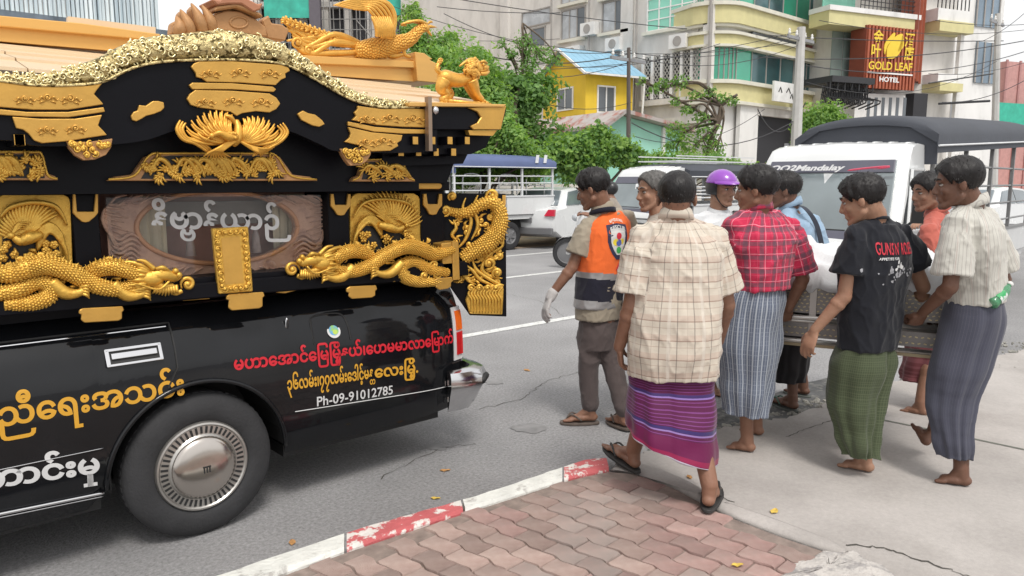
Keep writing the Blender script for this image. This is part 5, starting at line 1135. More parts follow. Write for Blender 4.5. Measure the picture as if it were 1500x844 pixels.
for i in range(2, len(lo) - 2, 1):
 a, b = lo[i], hi[i]; hh = (b - a).length / 2
 for k in range(3):
  t = rr.uniform(.2, 2.9); c_ = (a + b) / 2 + (b - a).normalized() * hh * math.cos(t) * .85 + Vector((rr.uniform(-.012, .012), -hh * .75 * math.sin(t) + .019, 0)); pts = []; a0 = rr.uniform(0, 6.3); r_ = rr.uniform(.010, .021); dn = rr.choice((-1, 1))
  for j in range(11): u = j / 10; pts.append(c_ + Vector((math.cos(a0 + dn * u * 7) * r_ * (1 - .8 * u), -.0015, math.sin(a0 + dn * u * 7) * r_ * (1 - .8 * u))))
  R.mb.tube(pts, .0034, 5)
tag(R.build('filigree_scrolls', mat('pale_gold_scroll', (.88, .76, .42), .24, metal=.85, var=.1), fe), kind='stuff')
mm = MB(); mm.tube([p + Vector((0, -.012, 0)) for p in lo], .006, 6); mm.build('edge_bead', M_fil, fe, smooth=True)
mk = catmull([S(*p, DG - .03) for p in ((305, 88), (312, 62), (322, 46), (355, 44), (385, 52), (398, 74), (404, 92))], 5)
GB = [(-60, 118), (0, 119), (85, 126), (150, 120), (200, 98), (270, 90), (340, 88), (400, 92), (460, 117), (530, 152), (612, 157), (640, 160)]
GBL = [(-60, 205), (18, 206), (60, 214), (160, 212), (215, 205), (262, 190), (340, 176), (418, 190), (470, 212), (498, 222), (588, 224), (640, 222)]
u1 = catmull([S(*p, DG) for p in GB], 4); l1 = catmull([S(*p, DG) for p in GBL], 4)
mm = MB(); rings = []
for a, b in zip(u1, l1): rings.append([a, b, b + Vector((0, .045, 0)), a + Vector((0, .045, 0))])
mm.loft(rings); mm.build('bargeboard', M_lac, hearse)
mm = MB(); mm.box(X0, 2.5, YC - .02, YC + .3, zt - .01, S(300, 225, 0).z + .08); mm.build('frieze', M_lac, hearse)
mm = MB(); top_ = [(p.x, p.z) for p in catmull([S(*p, -.06) for p in [(x, y + 10) for x, y in EDGE_LO]], 3)]; mm.prism(top_ + [(top_[-1][0], 1.55), (top_[0][0], 1.55)], lambda a, b, d: Vector((a, YC + d, b)), -.06, .0)
mm.build('tympanum', M_lac, hearse)
def rafters(px0, px1, y_, d, n, nm='rafter'):
 for k in range(n):
  p = S(lerp(px0, px1, k / (n - 1)), y_, d); mm = MB(); mm.box(p.x - .016, p.x + .016, YC + d, YC + .12, p.z - .02, p.z + .02); r_ = mm.build(nm, M_lac, hearse)
  mm = MB(); mm.box(p.x - .015, p.x + .015, YC + d - .004, YC + d - .0005, p.z - .018, p.z + .018); mm.build('rafter_cap', M_plate, r_)
rafters(608, 684, 206, DG - .022, 4); rafters(587, 664, 223, DG + .02, 4); rafters(28, 29, 205, DG - .01, 2)
sof = [S(*p, DG + .02) for p in ((590, 190), (738, 186), (722, 196), (590, 214))]
def slab_(pxs, d0, d1, m, nm): return sb(pxs, d0, d1, m, nm)
slab_([(560, 186), (722, 192), (712, 216), (690, 226), (560, 226)], DG + .05, YM - YC, M_lac, 'eave_board')
slab_([(560, 214), (690, 216), (678, 240), (560, 244)], DG + .10, YM - YC, M_lac, 'eave_board'); slab_([(540, 232), (668, 230), (655, 268), (540, 268)], DG + .16, YM - YC, M_lac, 'eave_board')
sb([(604, 152), (628, 152), (740, 154), (742, 162), (734, 190), (690, 190), (640, 190), (604, 190)], DG - .005, DG + .06, M_lac, 'cornice', bevel=.003)
sb([(600, 150), (640, 150), (742, 153), (738, 157), (600, 156)], DG - .03, .5, M_ridge, 'eave_edge', bevel=.003)
sb([(686, 158), (742, 155), (734, 190), (694, 190), (690, 185), (700, 180), (705, 172), (700, 164)], DG - .02, DG - .005, M_plate, 'cornice_plate', bevel=.003)
sb([(686, 191), (728, 191), (722, 199), (688, 198)], DG - .01, DG + .02, M_plate, 'cornice_plate')
def scal(x0, y0, x1_, y1, bow=0, amp=3, rough=True):
 """plate outline with scalloped ends; bow lifts the middle"""
 n = 9; top = [(lerp(x0, x1_, k / n), lerp(y0, y0, k / n) - bow * math.sin(math.pi * k / n)) for k in range(n + 1)]
 right = [(x1_ + amp * math.sin(t * 9) - amp * 2 * t, lerp(y0, y1, t)) for t in (.25, .5, .75)]; bot = [(lerp(x1_, x0, k / n), y1 - bow * math.sin(math.pi * k / n) + (2.5 * abs(math.sin(k * 1.3)) if rough else 0)) for k in range(n + 1)]
 left = [(x0 - amp * math.sin(t * 9) + amp * 2 * t, lerp(y1, y0, t)) for t in (.25, .5, .75)]; return top + right + bot + left
plates = [
 [(280, 98), (284, 93), (292, 90), (340, 89.5), (412, 95), (423, 99), (425, 104), (418, 108), (419, 114), (412, 117), (404, 125), (350, 121), (303, 120), (296, 115), (288, 113), (287, 107)],
 [(277, 125), (282, 121), (340, 122), (400, 127), (405, 131), (401, 135), (340, 131), (282, 131)],
 [(274, 145), (278, 138), (286, 132), (340, 133), (395, 137), (405, 143), (411, 152), (405, 160), (395, 165), (375, 163), (355, 166), (347, 170), (338, 164), (310, 160), (294, 158), (280, 154)],
 [(0, 120), (40, 126), (85, 127), (125, 126), (150, 122), (142, 132), (138, 138), (146, 146), (152, 153), (100, 161), (50, 161), (0, 157), (-20, 155), (-20, 118)],
 [(-20, 158), (40, 164), (100, 164), (152, 157), (154, 164), (100, 172), (40, 171), (-20, 167)],
 [(18, 171), (60, 174), (110, 174), (150, 168), (146, 178), (144, 184), (152, 192), (157, 198), (130, 202), (100, 207), (62, 210), (50, 206), (42, 196), (34, 190), (24, 188)],
 [(524, 155), (560, 160), (604, 159), (628, 160), (628, 187), (590, 186), (550, 183), (516, 176), (522, 170), (519, 165), (524, 160)],
 [(510, 178), (550, 186), (590, 189), (628, 190), (628, 196), (590, 196), (548, 193), (510, 184)],
 [(510, 186), (545, 194), (590, 198), (588, 206), (582, 210), (584, 214), (572, 221), (545, 222), (530, 214), (505, 208), (512, 202), (514, 196)],
 [(192, 170), (196, 164), (202, 162), (204, 154), (214, 155), (224, 148), (232, 148), (240, 150), (241, 158), (236, 163), (226, 167), (214, 170), (208, 174), (200, 178), (194, 176)],
 [(436, 167), (444, 162), (452, 166), (462, 168), (472, 176), (476, 182), (468, 186), (458, 184), (450, 180), (442, 176)]]
cent = [((352, 105), 3), None, ((342, 147), 3), ((70, 143), 3), None, ((90, 188), 2), ((572, 172), 3), None, ((550, 206), 2), None, None]
for q, c_ in zip(plates, cent):
 o = sb(q, DG - .014, DG, M_plate, 'gilded_plate', bevel=.003, bseg=2)
 if c_:
  xs_ = [p[0] for p in q if p[0] > 0]; w_ = (max(xs_) - min(xs_)); R = Relief(Sd(DG - .014))
  for k in range(c_[1]):
   cc = (c_[0][0] + (k - (c_[1] - 1) / 2) * w_ * .3, c_[0][1] + (1.5 if k != 1 else 0))
   R.spiral(cc, 5.5, 1.0, 1.5, k * 2., 1, .002)
   for s_ in (-1, 1): R.stroke([(cc[0] + s_ * 5, cc[1] + 3), (cc[0] + s_ * 9, cc[1] - 1, .004), (cc[0] + s_ * 13, cc[1] + 4), (cc[0] + s_ * 17, cc[1] + 1)], [.5, 1.2, .9, .4]); R.stroke([(cc[0] + s_ * 4, cc[1] + 6), (cc[0] + s_ * 9, cc[1] + 6, .004), (cc[0] + s_ * 12, cc[1] + 9)], [.5, 1.1, .4])
  R.build('plate_relief', M_plate, o)
for (x0, y0, x1_, y1) in ((97, 204, 165, 235), (498, 215, 545, 243)):
 m_ = (x0 + x1_) / 2; ol = [(x0, y0 + 3), (m_, y0 + 4), (x1_, y0 - 1), (x1_ - 2, y0 + 12), (m_ + (x1_ - m_) * .72, y1 - 8), (m_ + 8, y1 - 1), (m_ - 8, y1), (m_ - (m_ - x0) * .6, y1 - 7), (x0 + 5, y0 + 14)]
 o = sb(ol, DG - .008, DG + .02, M_wood, 'pierced_drop', bevel=.002); R = Relief(Sd(DG - .009)); rr = random.Random(int(x0))
 for k in range(13): t = k / 12; c_ = (lerp(x0 + 8, x1_ - 7, t), y0 + 7 + (y1 - y0 - 14) * math.sin(math.pi * t) ** 1.2 * (k % 3) / 2); R.spiral(c_, 5.2, 1.5, 1.2, k * 1.9, 1 if k % 2 else -1, .004)
 R.build('drop_scrolls', M_gold, o)
def strut(x0, x1_, y0, y1, peaks=7, seed=0, lip=.30):
 w_ = x1_ - x0; ol = [(x0, y1), (x0 + w_ * .04, y1 - 6), (x0 + w_ * .12, y1 - 9), (x0 + w_ * .18, y0 + 6), (x0 + w_ * .24, y0 + 1), (x0 + w_ * .5, y0), (x1_ - w_ * .24, y0 + 1), (x1_ - w_ * .18, y0 + 6), (x1_ - w_ * .12, y1 - 9), (x1_ - w_ * .04, y1 - 6), (x1_, y1)]
 o = sb(ol, -.09, -.05, M_wood, 'carved_strut', bevel=.003)
 sb([(x0 + w_ * .16, y1 - 3), (x0 + w_ * .22, y0 + 7), (x0 + w_ * .3, y0 + 4), (x1_ - w_ * .3, y0 + 4), (x1_ - w_ * .22, y0 + 7), (x1_ - w_ * .16, y1 - 3)], -.0915, -.0905, M_rub2, 'strut_ground')
 R = Relief(Sd(-.092)); rr = random.Random(seed); n = int(w_ / 6)
 R.stroke([(x0 + 2, y1 - 2), (x0 + w_ * .13, y1 - 8), (x0 + w_ * .2, y0 + 4), (x0 + w_ * .3, y0 + 1), (x1_ - w_ * .3, y0 + 1), (x1_ - w_ * .2, y0 + 4), (x1_ - w_ * .13, y1 - 8), (x1_ - 2, y1 - 2)], [1.4, 1.6, 1.6, 1.4])
 for k in range(n):
  t = (k + .5) / n; cx_ = lerp(x0 + w_ * .18, x1_ - w_ * .18, t); cy = rr.uniform(y0 + 10, y1 - 5); a_ = rr.uniform(0, 6.3)
  R.fan((cx_, cy), math.degrees(a_), math.degrees(a_) + 130, 9, 13, 5, 1.4, .004, .3)
  R.mb.ell(R.pt((cx_, cy), .010), 2.2 * R.k, 6, 5)
 for k in range(int(w_ / 22)):
  cx_ = rr.uniform(x0 + w_ * .25, x1_ - w_ * .25); R.stroke([(cx_ - 16, y1 - 8, .004), (cx_ - 5, y0 + 10, .014), (cx_ + 8, y0 + 14, .014), (cx_ + 20, y1 - 6, .006)], [1, 3, 3.4, 1])
 R.build('strut_relief', M_gold if w_ < 120 else M_wood if False else M_gold, o)
strut(157, 466, 224, 265, seed=3); strut(515, 609, 233, 266, seed=4); strut(-40, 86, 222, 264, seed=5)
R = Relief(Sd(DG - .005)); cx_, cy = 340, 200
for (rt, a0, a1, l0, l1, n_, ww, cv, h_) in (((344, 206), 172, 96, 80, 38, 19, 2.0, -.20, .014), ((344, 206), 168, 100, 56, 28, 13, 2.1, -.22, .026), ((350, 207), 8, 80, 66, 34, 17, 2.0, .22, .012), ((350, 207), 12, 76, 46, 26, 12, 2.1, .22, .024)):
 for k in range(n_):
  t = k / (n_ - 1); a_ = math.radians(lerp(a0, a1, t)); Lg = lerp(l0, l1, t) * (1 - .06 * (k % 2)); c_, s_ = math.cos(a_), -math.sin(a_); nx_, ny_ = -s_ * cv * Lg, c_ * cv * Lg
  R.stroke([(rt[0], rt[1], h_), (rt[0] + c_ * Lg * .4 + nx_ * .6, rt[1] + s_ * Lg * .4 + ny_ * .6, h_ + .012), (rt[0] + c_ * Lg * .8 + nx_ * .5, rt[1] + s_ * Lg * .8 + ny_ * .5, h_ + .009), (rt[0] + c_ * Lg, rt[1] + s_ * Lg, h_)], [ww * .5, ww * 1.05, ww * .95, ww * .45], n=4)
R.stroke([(346, 176, .02), (349, 190, .03), (347, 204, .035), (342, 214, .02)], [3, 5.5, 6, 2]); R.stroke([(346, 184, .02), (338, 172, .03), (330, 170, .03)], [2.5, 3, 1.4])
for k in range(9): t = k / 8; R.stroke([(338 + t * 12, 204, .04), (322 + 6 * t, 216 + 3 * t, .045), (306 + 20 * t, 224, .03), (298 + 40 * t, 230 + 5 * math.sin(t * 3.1), .01)], [1.4, 1.9, 1.7, .6])
for k in range(8): t = k / 7; R.stroke([(350, 206, .035), (366 + 4 * t, 214 + 5 * t, .04), (386 - 6 * t, 218 + 6 * t, .03), (402 - 20 * t, 216 + 14 * t, .01)], [1.4, 1.9, 1.6, .6])
for k in range(3): R.stroke([(264 + 4 * k, 176 + 2 * k, .02), (259 + 4 * k, 190, .022), (268 + 3 * k, 204 - k, .022), (286 + 2 * k, 210 - 2 * k, .02), (302 + 2 * k, 221 - 2 * k, .015), (318, 232 - k, .01)], [1, 2.2, 2.3, 2.2, 1.8, .8])
for k in range(3): R.stroke([(414 - 4 * k, 180 + 2 * k, .02), (421 - 4 * k, 194, .022), (411 - 3 * k, 207 - k, .02), (392 - 2 * k, 218 - 2 * k, .015), (370, 229 - k, .01)], [1, 2.2, 2.3, 1.8, .8])
R.stroke([(346, 200, .045), (334, 200, .055), (322, 195, .06), (312, 198, .055)], [5, 6, 4, 2.6]); R.mb.ell(R.pt((310, 199), .056), 3.6 * R.k, 8, 6); R.mb.cone(R.pt((308, 200), .056), R.pt((301, 206), .05), .005, .001, 6)
for k in range(12): R.mb.ell(R.pt((330 + (k % 6) * 3, 195 + (k // 6) * 6 + k % 2), .066), (2.4 * R.k, .004, 2 * R.k), 6, 4)
R.build('phoenix_pendant', mat('pendant_gold', (.72, .38, .06), .4, metal=.5, var=.15, vs=18, bump=.2), hearse)
def zr(px, py, d): return S(px, py, d).z
z_e = S(640, 151, DG).z; z_e0 = z_e - .01; zrg = S(520, 118, YM - YC).z
rows = 5
for k in range(rows):
 t0, t1 = k / rows, (k + 1) / rows; pr_ = lambda t: (YC + DG + .02 + (YM - YC - DG - .05) * t, z_e0 + (zrg - z_e0) * (t ** .85))
 y0_, z0_ = pr_(t0); y1_, z1_ = pr_(t1)
 for (xa, xb) in ((-.35, .55), (.555, 1.25), (1.255, 1.95), (1.955, 2.72)):
  for sgn in (0, 1):
   ya, yb = (y0_, y1_) if not sgn else (2 * YM - y0_, 2 * YM - y1_)
   mm = MB(); mm.loft([[Vector((xa, ya, z0_ + .012)), Vector((xb, ya, z0_ + .012)), Vector((xb, ya, z0_)), Vector((xa, ya, z0_))], [Vector((xa, yb, z1_ + .002)), Vector((xb, yb, z1_ + .002)), Vector((xb, yb, z1_ - .01)), Vector((xa, yb, z1_ - .01))]])
   mm.build('roof_sheet', M_roof, hearse)
hi2 = hi[::2]; mm = MB(); rings = []
for q in (.0, .5, 1.0):
 rings.append([Vector((p.x, p.y + .02 + q * (YM - YC - DG - .1), p.z - .012 * (1 + q * 2))) for p in hi2])
mm.loft(rings, False, False); mm.build('gable_roof', M_roof, hearse, smooth=True)
RD = YM - YC - .10
sb([(-30, 26), (232, 54), (232, 80), (-30, 58)], RD, RD + .2, M_ridge, 'ridge_beam'); sb([(-30, 20), (120, 34), (235, 50), (235, 60), (-30, 36)], RD - .03, RD + .23, M_ridge, 'ridge_beam', bevel=.004)
sb([(100, 24), (228, 40), (228, 50), (100, 38)], RD + .06, RD + .1, M_roof, 'ridge_cap')
mm = MB()
rb = [S(p_, q_, RD) for p_, q_ in ((440, 82), (612, 88), (612, 120), (440, 112))]
mm.prism([(rb[0].x - .5, (rb[0].z + .0)), (rb[1].x, rb[1].z), (rb[2].x, rb[2].z), (rb[3].x - .5, rb[3].z)], lambda a, b, d: Vector((a, YC + d, b)), RD, RD + .2); mm.build('ridge_beam', M_ridge, hearse)
sb([(430, 80), (612, 90), (614, 100), (430, 92)], RD - .03, RD + .23, M_ridge, 'ridge_beam', bevel=.004)
sb([(608, 76), (622, 78), (630, 84), (634, 86), (630, 88), (640, 93), (644, 96), (638, 99), (646, 104), (648, 108), (642, 112), (644, 122), (612, 119)], RD - .05, RD + .25, M_ridge, 'ridge_end', bevel=.004)
CR = DG + .10
ol = [(250, 50), (249, 36), (255, 28), (268, 42), (262, 20), (272, 18), (290, 44), (284, 10), (296, 12), (306, 32), (300, 22), (312, 20), (322, 24), (330, 10), (344, 0), (352, -6), (362, -2), (384, 10), (386, 22), (400, 24), (408, 32), (414, 38), (424, 44), (418, 56), (390, 52), (340, 44)]
sb([(250, 50), (252, 34), (258, 30), (266, 40), (262, 20), (268, 14), (284, 34), (278, 14), (284, 7), (300, 24), (306, 30), (306, 40), (320, 44), (320, 48)], CR, CR + .05, M_wood, 'roof_crest', bevel=.005)
R = Relief(Sd(CR - .01))
for c_, p_ in (((262, 50), (258, 24)), ((278, 50), (264, 14)), ((296, 46), (280, 5)), ((310, 44), (296, 8))): R.stroke([(c_[0], c_[1], .0), ((c_[0] + p_[0]) / 2 + 3, (c_[1] + p_[1]) / 2, .01), (p_[0], p_[1], 0)], [8, 8.5, 5, 1])
R.build('crest_petals', M_wood, hearse)
sb([(306, 36), (316, 20), (332, 15), (345, 16), (352, 17), (378, 30), (390, 40), (392, 54), (360, 50), (322, 44), (310, 42)], CR - .02, CR + .06, M_wood, 'crest_body', bevel=.005)
sb([(314, 16), (318, 8), (346, 4), (358, 8), (384, 20), (386, 26), (356, 14), (346, 11)], CR - .05, CR + .09, M_wood, 'crest_cap', bevel=.006); sb([(310, -2), (322, 0), (328, -8), (352, -14), (360, -4), (378, 6), (386, 4), (382, 14), (372, 18), (354, 6), (334, 6), (318, 8)], CR - .06, CR + .1, mat('crest_red_brown', (.40, .17, .09), .6), 'crest_cap', bevel=.006)
R = Relief(Sd(CR - .02)); R.stroke([(350 + 13 * math.cos(t), 31 + 8 * math.sin(t) + 2) for t in np.linspace(0, 6.28, 12)], [1.5, 1.5]); R.build('crest_ring', M_wood, hearse)
sb([(384, 30), (394, 22), (398, 34), (414, 36), (424, 44), (418, 60), (392, 56)], CR, CR + .06, M_wood, 'crest_petals', bevel=.005)
A, B = S(633, 142, DG - .05), S(628, 221, DG - .05); mm = MB(); mm.box((A.x + B.x) / 2 - .011, (A.x + B.x) / 2 + .011, A.y, A.y + .03, B.z, A.z); mm.build('metal_rod', mat('bronze_rod', (.30, .22, .16), .4, metal=.7), hearse)
mm = MB(); mm.ell(S(638, 162, DG - .05), (.018, .015, .02), 10, 8); mm.build('rod_clamp', M_chr, hearse, smooth=True)
def ridge_phoenix():
 fn = Sd(RD + .05); R = Relief(fn, 1.22)
 R.scaly([(560, 70, .05), (520, 74, .05), (545, 72, .05), (575, 66, .05), (600, 58, .05), (612, 46, .05), (620, 40, .05)], [4, 9, 15, 13, 9, 7, 6], 0, 3.4, spine=False)
 R.mb.ell(R.pt((623, 41), .05), (8 * R.k, 6 * R.k, 6.5 * R.k), 12, 8); R.mb.cone(R.pt((630, 39), .05), R.pt((640, 40), .05), 3 * R.k, .4 * R.k, 7); R.mb.cone(R.pt((628, 47), .05), R.pt((632, 52), .05), 2.6 * R.k, 1.2 * R.k, 7)
 for k in range(5): R.stroke([(622 + k, 36, .05), (612, 33 - k * .6, .04 + .006 * k), (600 - k * 3, 31 + k * 1.2, .04), (592 + k, 34 + k, .04)], [2.6, 2.8, 1.8, .7])
 for k in range(4): R.stroke([(626, 36, .05), (629 + k, 32, .05), (633, 31 + k, .05)], [1, 1.4, .6])
 for (dd, x0, x1_) in ((.05, 490, 572), (.16, 500, 560)):
  for k in range(12):
   t = k / 11; R.stroke([(574 - 14 * t, 58 - 2 * t, dd), (579 - 22 * t, 24 + 14 * t, dd + .01 * (k % 2)), (564 - 22 * t, 2 + 14 * t, dd + .014 * (k % 2)), (520 + 14 * t, 0 + 14 * t, dd), (488 + 30 * t, 8 + 6 * t, dd)], [3, 2.9, 2.7, 2.4, .6])
  for k in range(9): t = k / 8; R.stroke([(578 - 26 * t, 54, dd + .02), (574 - 22 * t, 40, dd + .03), (570 - 26 * t, 24, dd + .02)], [3, 4.2, 1.4])
 for k in range(9):
  t = k / 8; R.stroke([(530, 68 - 3 * t, .05), (490, 64 - 14 * t, .05 + .02 * math.sin(k)), (450, 56 - 16 * t + 14 * (k % 3), .05), (412 + 8 * (k % 3), 30 + 34 * t * (1 if k % 2 else .6), .04)], [4, 4.2, 3.8, 1.2])
 for k in range(12): R.fan((418 + k * 7, 32 + k * 2.5), 200, 90, 7, 9, 4, 2.0, .06 + .006 * (k % 2), .3)
 for c_, r_, d_ in (((436, 62), 9, 1), ((452, 74), 8, -1), ((478, 66), 7, 1)): R.spiral(c_, r_, 2.6, 1.3, 1, d_, .06)
 R.stroke([(432, 66, .04), (450, 78, .05), (490, 78, .05), (530, 76, .05)], [3, 5, 5, 4]); R.stroke([(560, 78, .05), (575, 82, .05), (590, 80, .05)], [3, 5, 3])
 for x_ in (555, 590): R.stroke([(x_, 66, .05), (x_ + 3, 80, .05), (x_ + 12, 84, .06)], [4, 3, 2])
 return R.mb
ph = thing('phoenix_statue', 'gilded phoenix with raised wings perched on the hearse roof ridge', 'statue', tuple(S(560, 82, RD + .05)))
ridge_phoenix().build('phoenix_figure', M_gold2, ph, smooth=True)
ph.parent = None
def lion():
 fn = Sd(DG + .10); R = Relief(fn, 1.05)
 R.stroke([(646, 118, .0), (652, 114, .0), (672, 118, .0), (690, 112, .0), (696, 104, .0)], [7, 12, 10.5, 10, 9], seg=14)
 R.mb.ell(R.pt((697, 100), .0), (13 * R.k, 11 * R.k, 13 * R.k), 14, 10); R.mb.ell(R.pt((708, 100), .0), (8.5 * R.k, 9 * R.k, 7 * R.k), 12, 8); R.mb.ell(R.pt((714, 99), .012), 3.2 * R.k, 8, 6); R.mb.ell(R.pt((708, 95), .035), 2.6 * R.k, 8, 6); R.stroke([(704, 91, .03), (709, 90, .036), (714, 93, .02)], [1.6, 2.4, 1.2]); R.stroke([(704, 108, .03), (711, 108, .03), (716, 105, .015)], [3, 3.4, 2]); R.stroke([(704, 104, .034), (716, 102, .02)], [1, 1]); R.mb.ell(R.pt((699, 96), .045), (3 * R.k, 2.5 * R.k, 4.5 * R.k), 8, 6)
 rr = random.Random(2)
 for k in range(70):
  a_ = rr.uniform(.7, 5.1); r_ = rr.uniform(3, 15); R.spiral((694 + math.cos(a_) * r_ * .85, 101 + math.sin(a_) * r_ * 1.05), 3.6, 1.6, 1.1, k, 1, .048 * math.sqrt(max(0, 1 - (r_ / 16) ** 2)) + .004)
 for k in range(6): R.stroke([(700, 90 + k, .01 * (k - 3)), (690, 87, .012 * (k - 3)), (678 - k, 92 + k, .012 * (k - 3))], [2.6, 3, 1.2])
 for h_ in (.03, -.03):
  dx = 0 if h_ > 0 else 6
  R.stroke([(650 + dx, 118, h_), (646 + dx, 130, h_), (654 + dx, 138, h_), (648 + dx, 146, h_), (654 + dx, 148, h_ + .004)], [11, 9, 6.5, 5.5, 5]); R.stroke([(690 - dx, 118, h_), (694 - dx, 128, h_), (698 - dx, 138, h_), (706 - dx, 147, h_)], [11, 9, 6.5, 5]); R.mb.ell(R.pt((708 - dx, 148), h_), (5.5 * R.k, 4 * R.k, 3 * R.k), 8, 6); R.mb.ell(R.pt((656 + dx, 148.5), h_), (5.5 * R.k, 4 * R.k, 3 * R.k), 8, 6)
 R.stroke([(648, 110, 0), (640, 102, 0), (643, 92, 0)], [3, 4, 2]); 
 for k in range(4): R.spiral((641 + k * 1.5, 98 - k * 3), 4, 1.5, 1, k, 1, 0)
 R.mb.obox(R.pt((680, 152), .0), (80 * R.k, .12, 4.5 * R.k), (1, 0, 0), (0, 1, 0))
 for k in range(12): R.mb.ell(R.pt((646 + k * 6, 150.5), .03), (4 * R.k, .02, 2.2 * R.k), 7, 5)
 return R.mb
li = thing('lion_statue', 'gilded guardian lion standing on the rear corner of the hearse eave', 'statue', tuple(S(680, 152, DG + .1)))
lion().build('lion_figure', M_gold2, li, smooth=True)
DD = 4.22
fD_ = Frame(D(645, 374, DD), 0); fD_.X = (RGT * .985 + FWD * .17).normalized(); fD_.N = Vector((fD_.X.y, -fD_.X.x, 0)); fD_.O = Vector((D(645, 374, DD).x, D(645, 374, DD).y, 0))
def dfn(px, py, h): a, z = fD_.az(px, py, h); return fD_.P(a, z, h)
dl = thing('shrine_door', 'opened rear leaf', 'door', (0, 0, 0)); bpy.data.objects.remove(dl)
def dplate(pxs, h0, h1, m, nm, **k):
 pts = [fD_.az(*p, h1) for p in pxs]; mm = MB(); mm.prism(pts, lambda a, b, d: fD_.P(a, b, d), h0, h1); return mm.build(nm, m, hearse, **k)
leaf_o = dplate([(645, 283), (741, 284), (742, 464), (688, 462), (645, 400)], -.03, 0, M_lac, 'rear_door_leaf', bevel=.003)
mm = MB(); R = Relief(dfn, 1.15)
R.scaly([(652, 306, .0), (668, 312, .01), (686, 311, .02), (704, 300, .02), (724, 297, .02), (733, 316, .02), (728, 340, .025), (712, 358, .025), (694, 368, .02), (676, 380, .02)], [4, 6, 7, 8, 9, 10.5, 12, 13, 11, 8], 0, 3.2, up=1)
for c_, r_, d_ in (((721, 287), 10, 1), ((652, 309), 8, -1), ((720, 352), 9, 1), ((716, 386), 9, -1), ((728, 400), 7, 1), ((662, 288), 6, 1)): R.spiral(c_, r_, 3.4, 1.3, 2, d_, .02)
for q in (((735, 340), (742 - 6, 360), (718, 372), (706, 392), (716, 404), (736, 408)), ((682, 290), (678, 306), (690, 322), (682, 350), (668, 366)), ((700, 286), (694, 304), (700, 330), (690, 352)), ((664, 322), (668, 334), (662, 344), (668, 352)), ((690, 374), (696, 392), (706, 402), (730, 416), (738, 418)), ((676, 384), (692, 396), (704, 410), (728, 420))): R.stroke([(*p, .012) for p in q], [1, 3, 3.2, 1])
for k in range(4): R.stroke([(672, 398, .01), (682 + k * 2, 404 + k * 3, .022), (692 + k * 2, 402 + k * 5, .01)], [2, 2.2, .6])
rr = random.Random(21)
for k in range(34):
 c_ = (rr.uniform(668, 734), rr.uniform(318, 414)); R.spiral(c_, rr.uniform(4, 6.5), 2.0, 1.2, rr.uniform(0, 6), 1 if k % 2 else -1, .004); a_ = rr.uniform(0, 6.3)
 R.stroke([(c_[0], c_[1], .002), (c_[0] + 7 * math.cos(a_), c_[1] + 7 * math.sin(a_), .010), (c_[0] + 14 * math.cos(a_ + .5), c_[1] + 12 * math.sin(a_ + .5), .002)], [1, 2.3, .6])
R.build('coiled_dragon', M_gold, leaf_o)
R = Relief(dfn, 1.15); base_ = dplate([(688, 424), (735, 416), (738, 424), (736, 461), (688, 460), (682, 440)], 0, .03, M_gold, 'wave_block', bevel=.004)
for k in range(11): x_ = 689 + k * 4.4; R.stroke([(x_, 458, .03), (x_ + 2, 440, .036), (x_ - 3, 430, .034), (x_ + 4, 420, .03)], [1.2, 2, 1.8, .7])
for k in range(4): R.spiral((690 + k * 12, 422), 5.5, 2, 1.2, k, -1, .034)
R.build('wave_relief', M_gold, leaf_o)
for q in ([(736, 286), (741, 286), (741, 300), (736, 300)], [(736, 335), (739, 335), (739, 350), (736, 350)]): dplate(q, 0, .006, M_plate, 'door_fitting')
mm = MB(); A, B = dfn(742, 284, 0), dfn(742, 464, 0)
mm = MB(); mm.box(2.40, 2.52, YC + .10, YC + .4, 1.04, 1.60); mm.build('rear_post', M_lac, hearse)
R = Relief(dfn, 1.0); 
for k in range(6): R.stroke([(650 + k * 2, 318 + k * 6, -.05), (658 + k, 326 + k * 6, -.03), (652 + k, 334 + k * 6, -.05)], [1, 1.6, .8])
R.build('hanging_bells', M_chr, hearse)
M_wcar = mat('white_car_paint', (.66, .67, .67), .25, var=.05, vs=1.5, coat=.5); M_glassd = mat('tinted_car_glass', (.16, .19, .21), .08, var=.4, vs=.9, spec=.9, coat=.5); M_glass2 = mat('windscreen_glass', (.19, .225, .235), .06, var=.3, vs=1.2, spec=.8, coat=.6)
M_canv = mat('dark_canvas', (.05, .055, .068), .75, var=.2, vs=2, bump=.3, bs=14); M_canvb = mat('blue_canvas', (.09, .12, .24), .7, var=.15, vs=2, bump=.2, bs=14); M_wrail = mat('white_rail', (.62, .63, .64), .4); M_grail = mat('dark_grey_rail', (.24, .24, .24), .5, metal=.3)
M_greyp = mat('grey_plastic', (.16, .16, .165), .6)
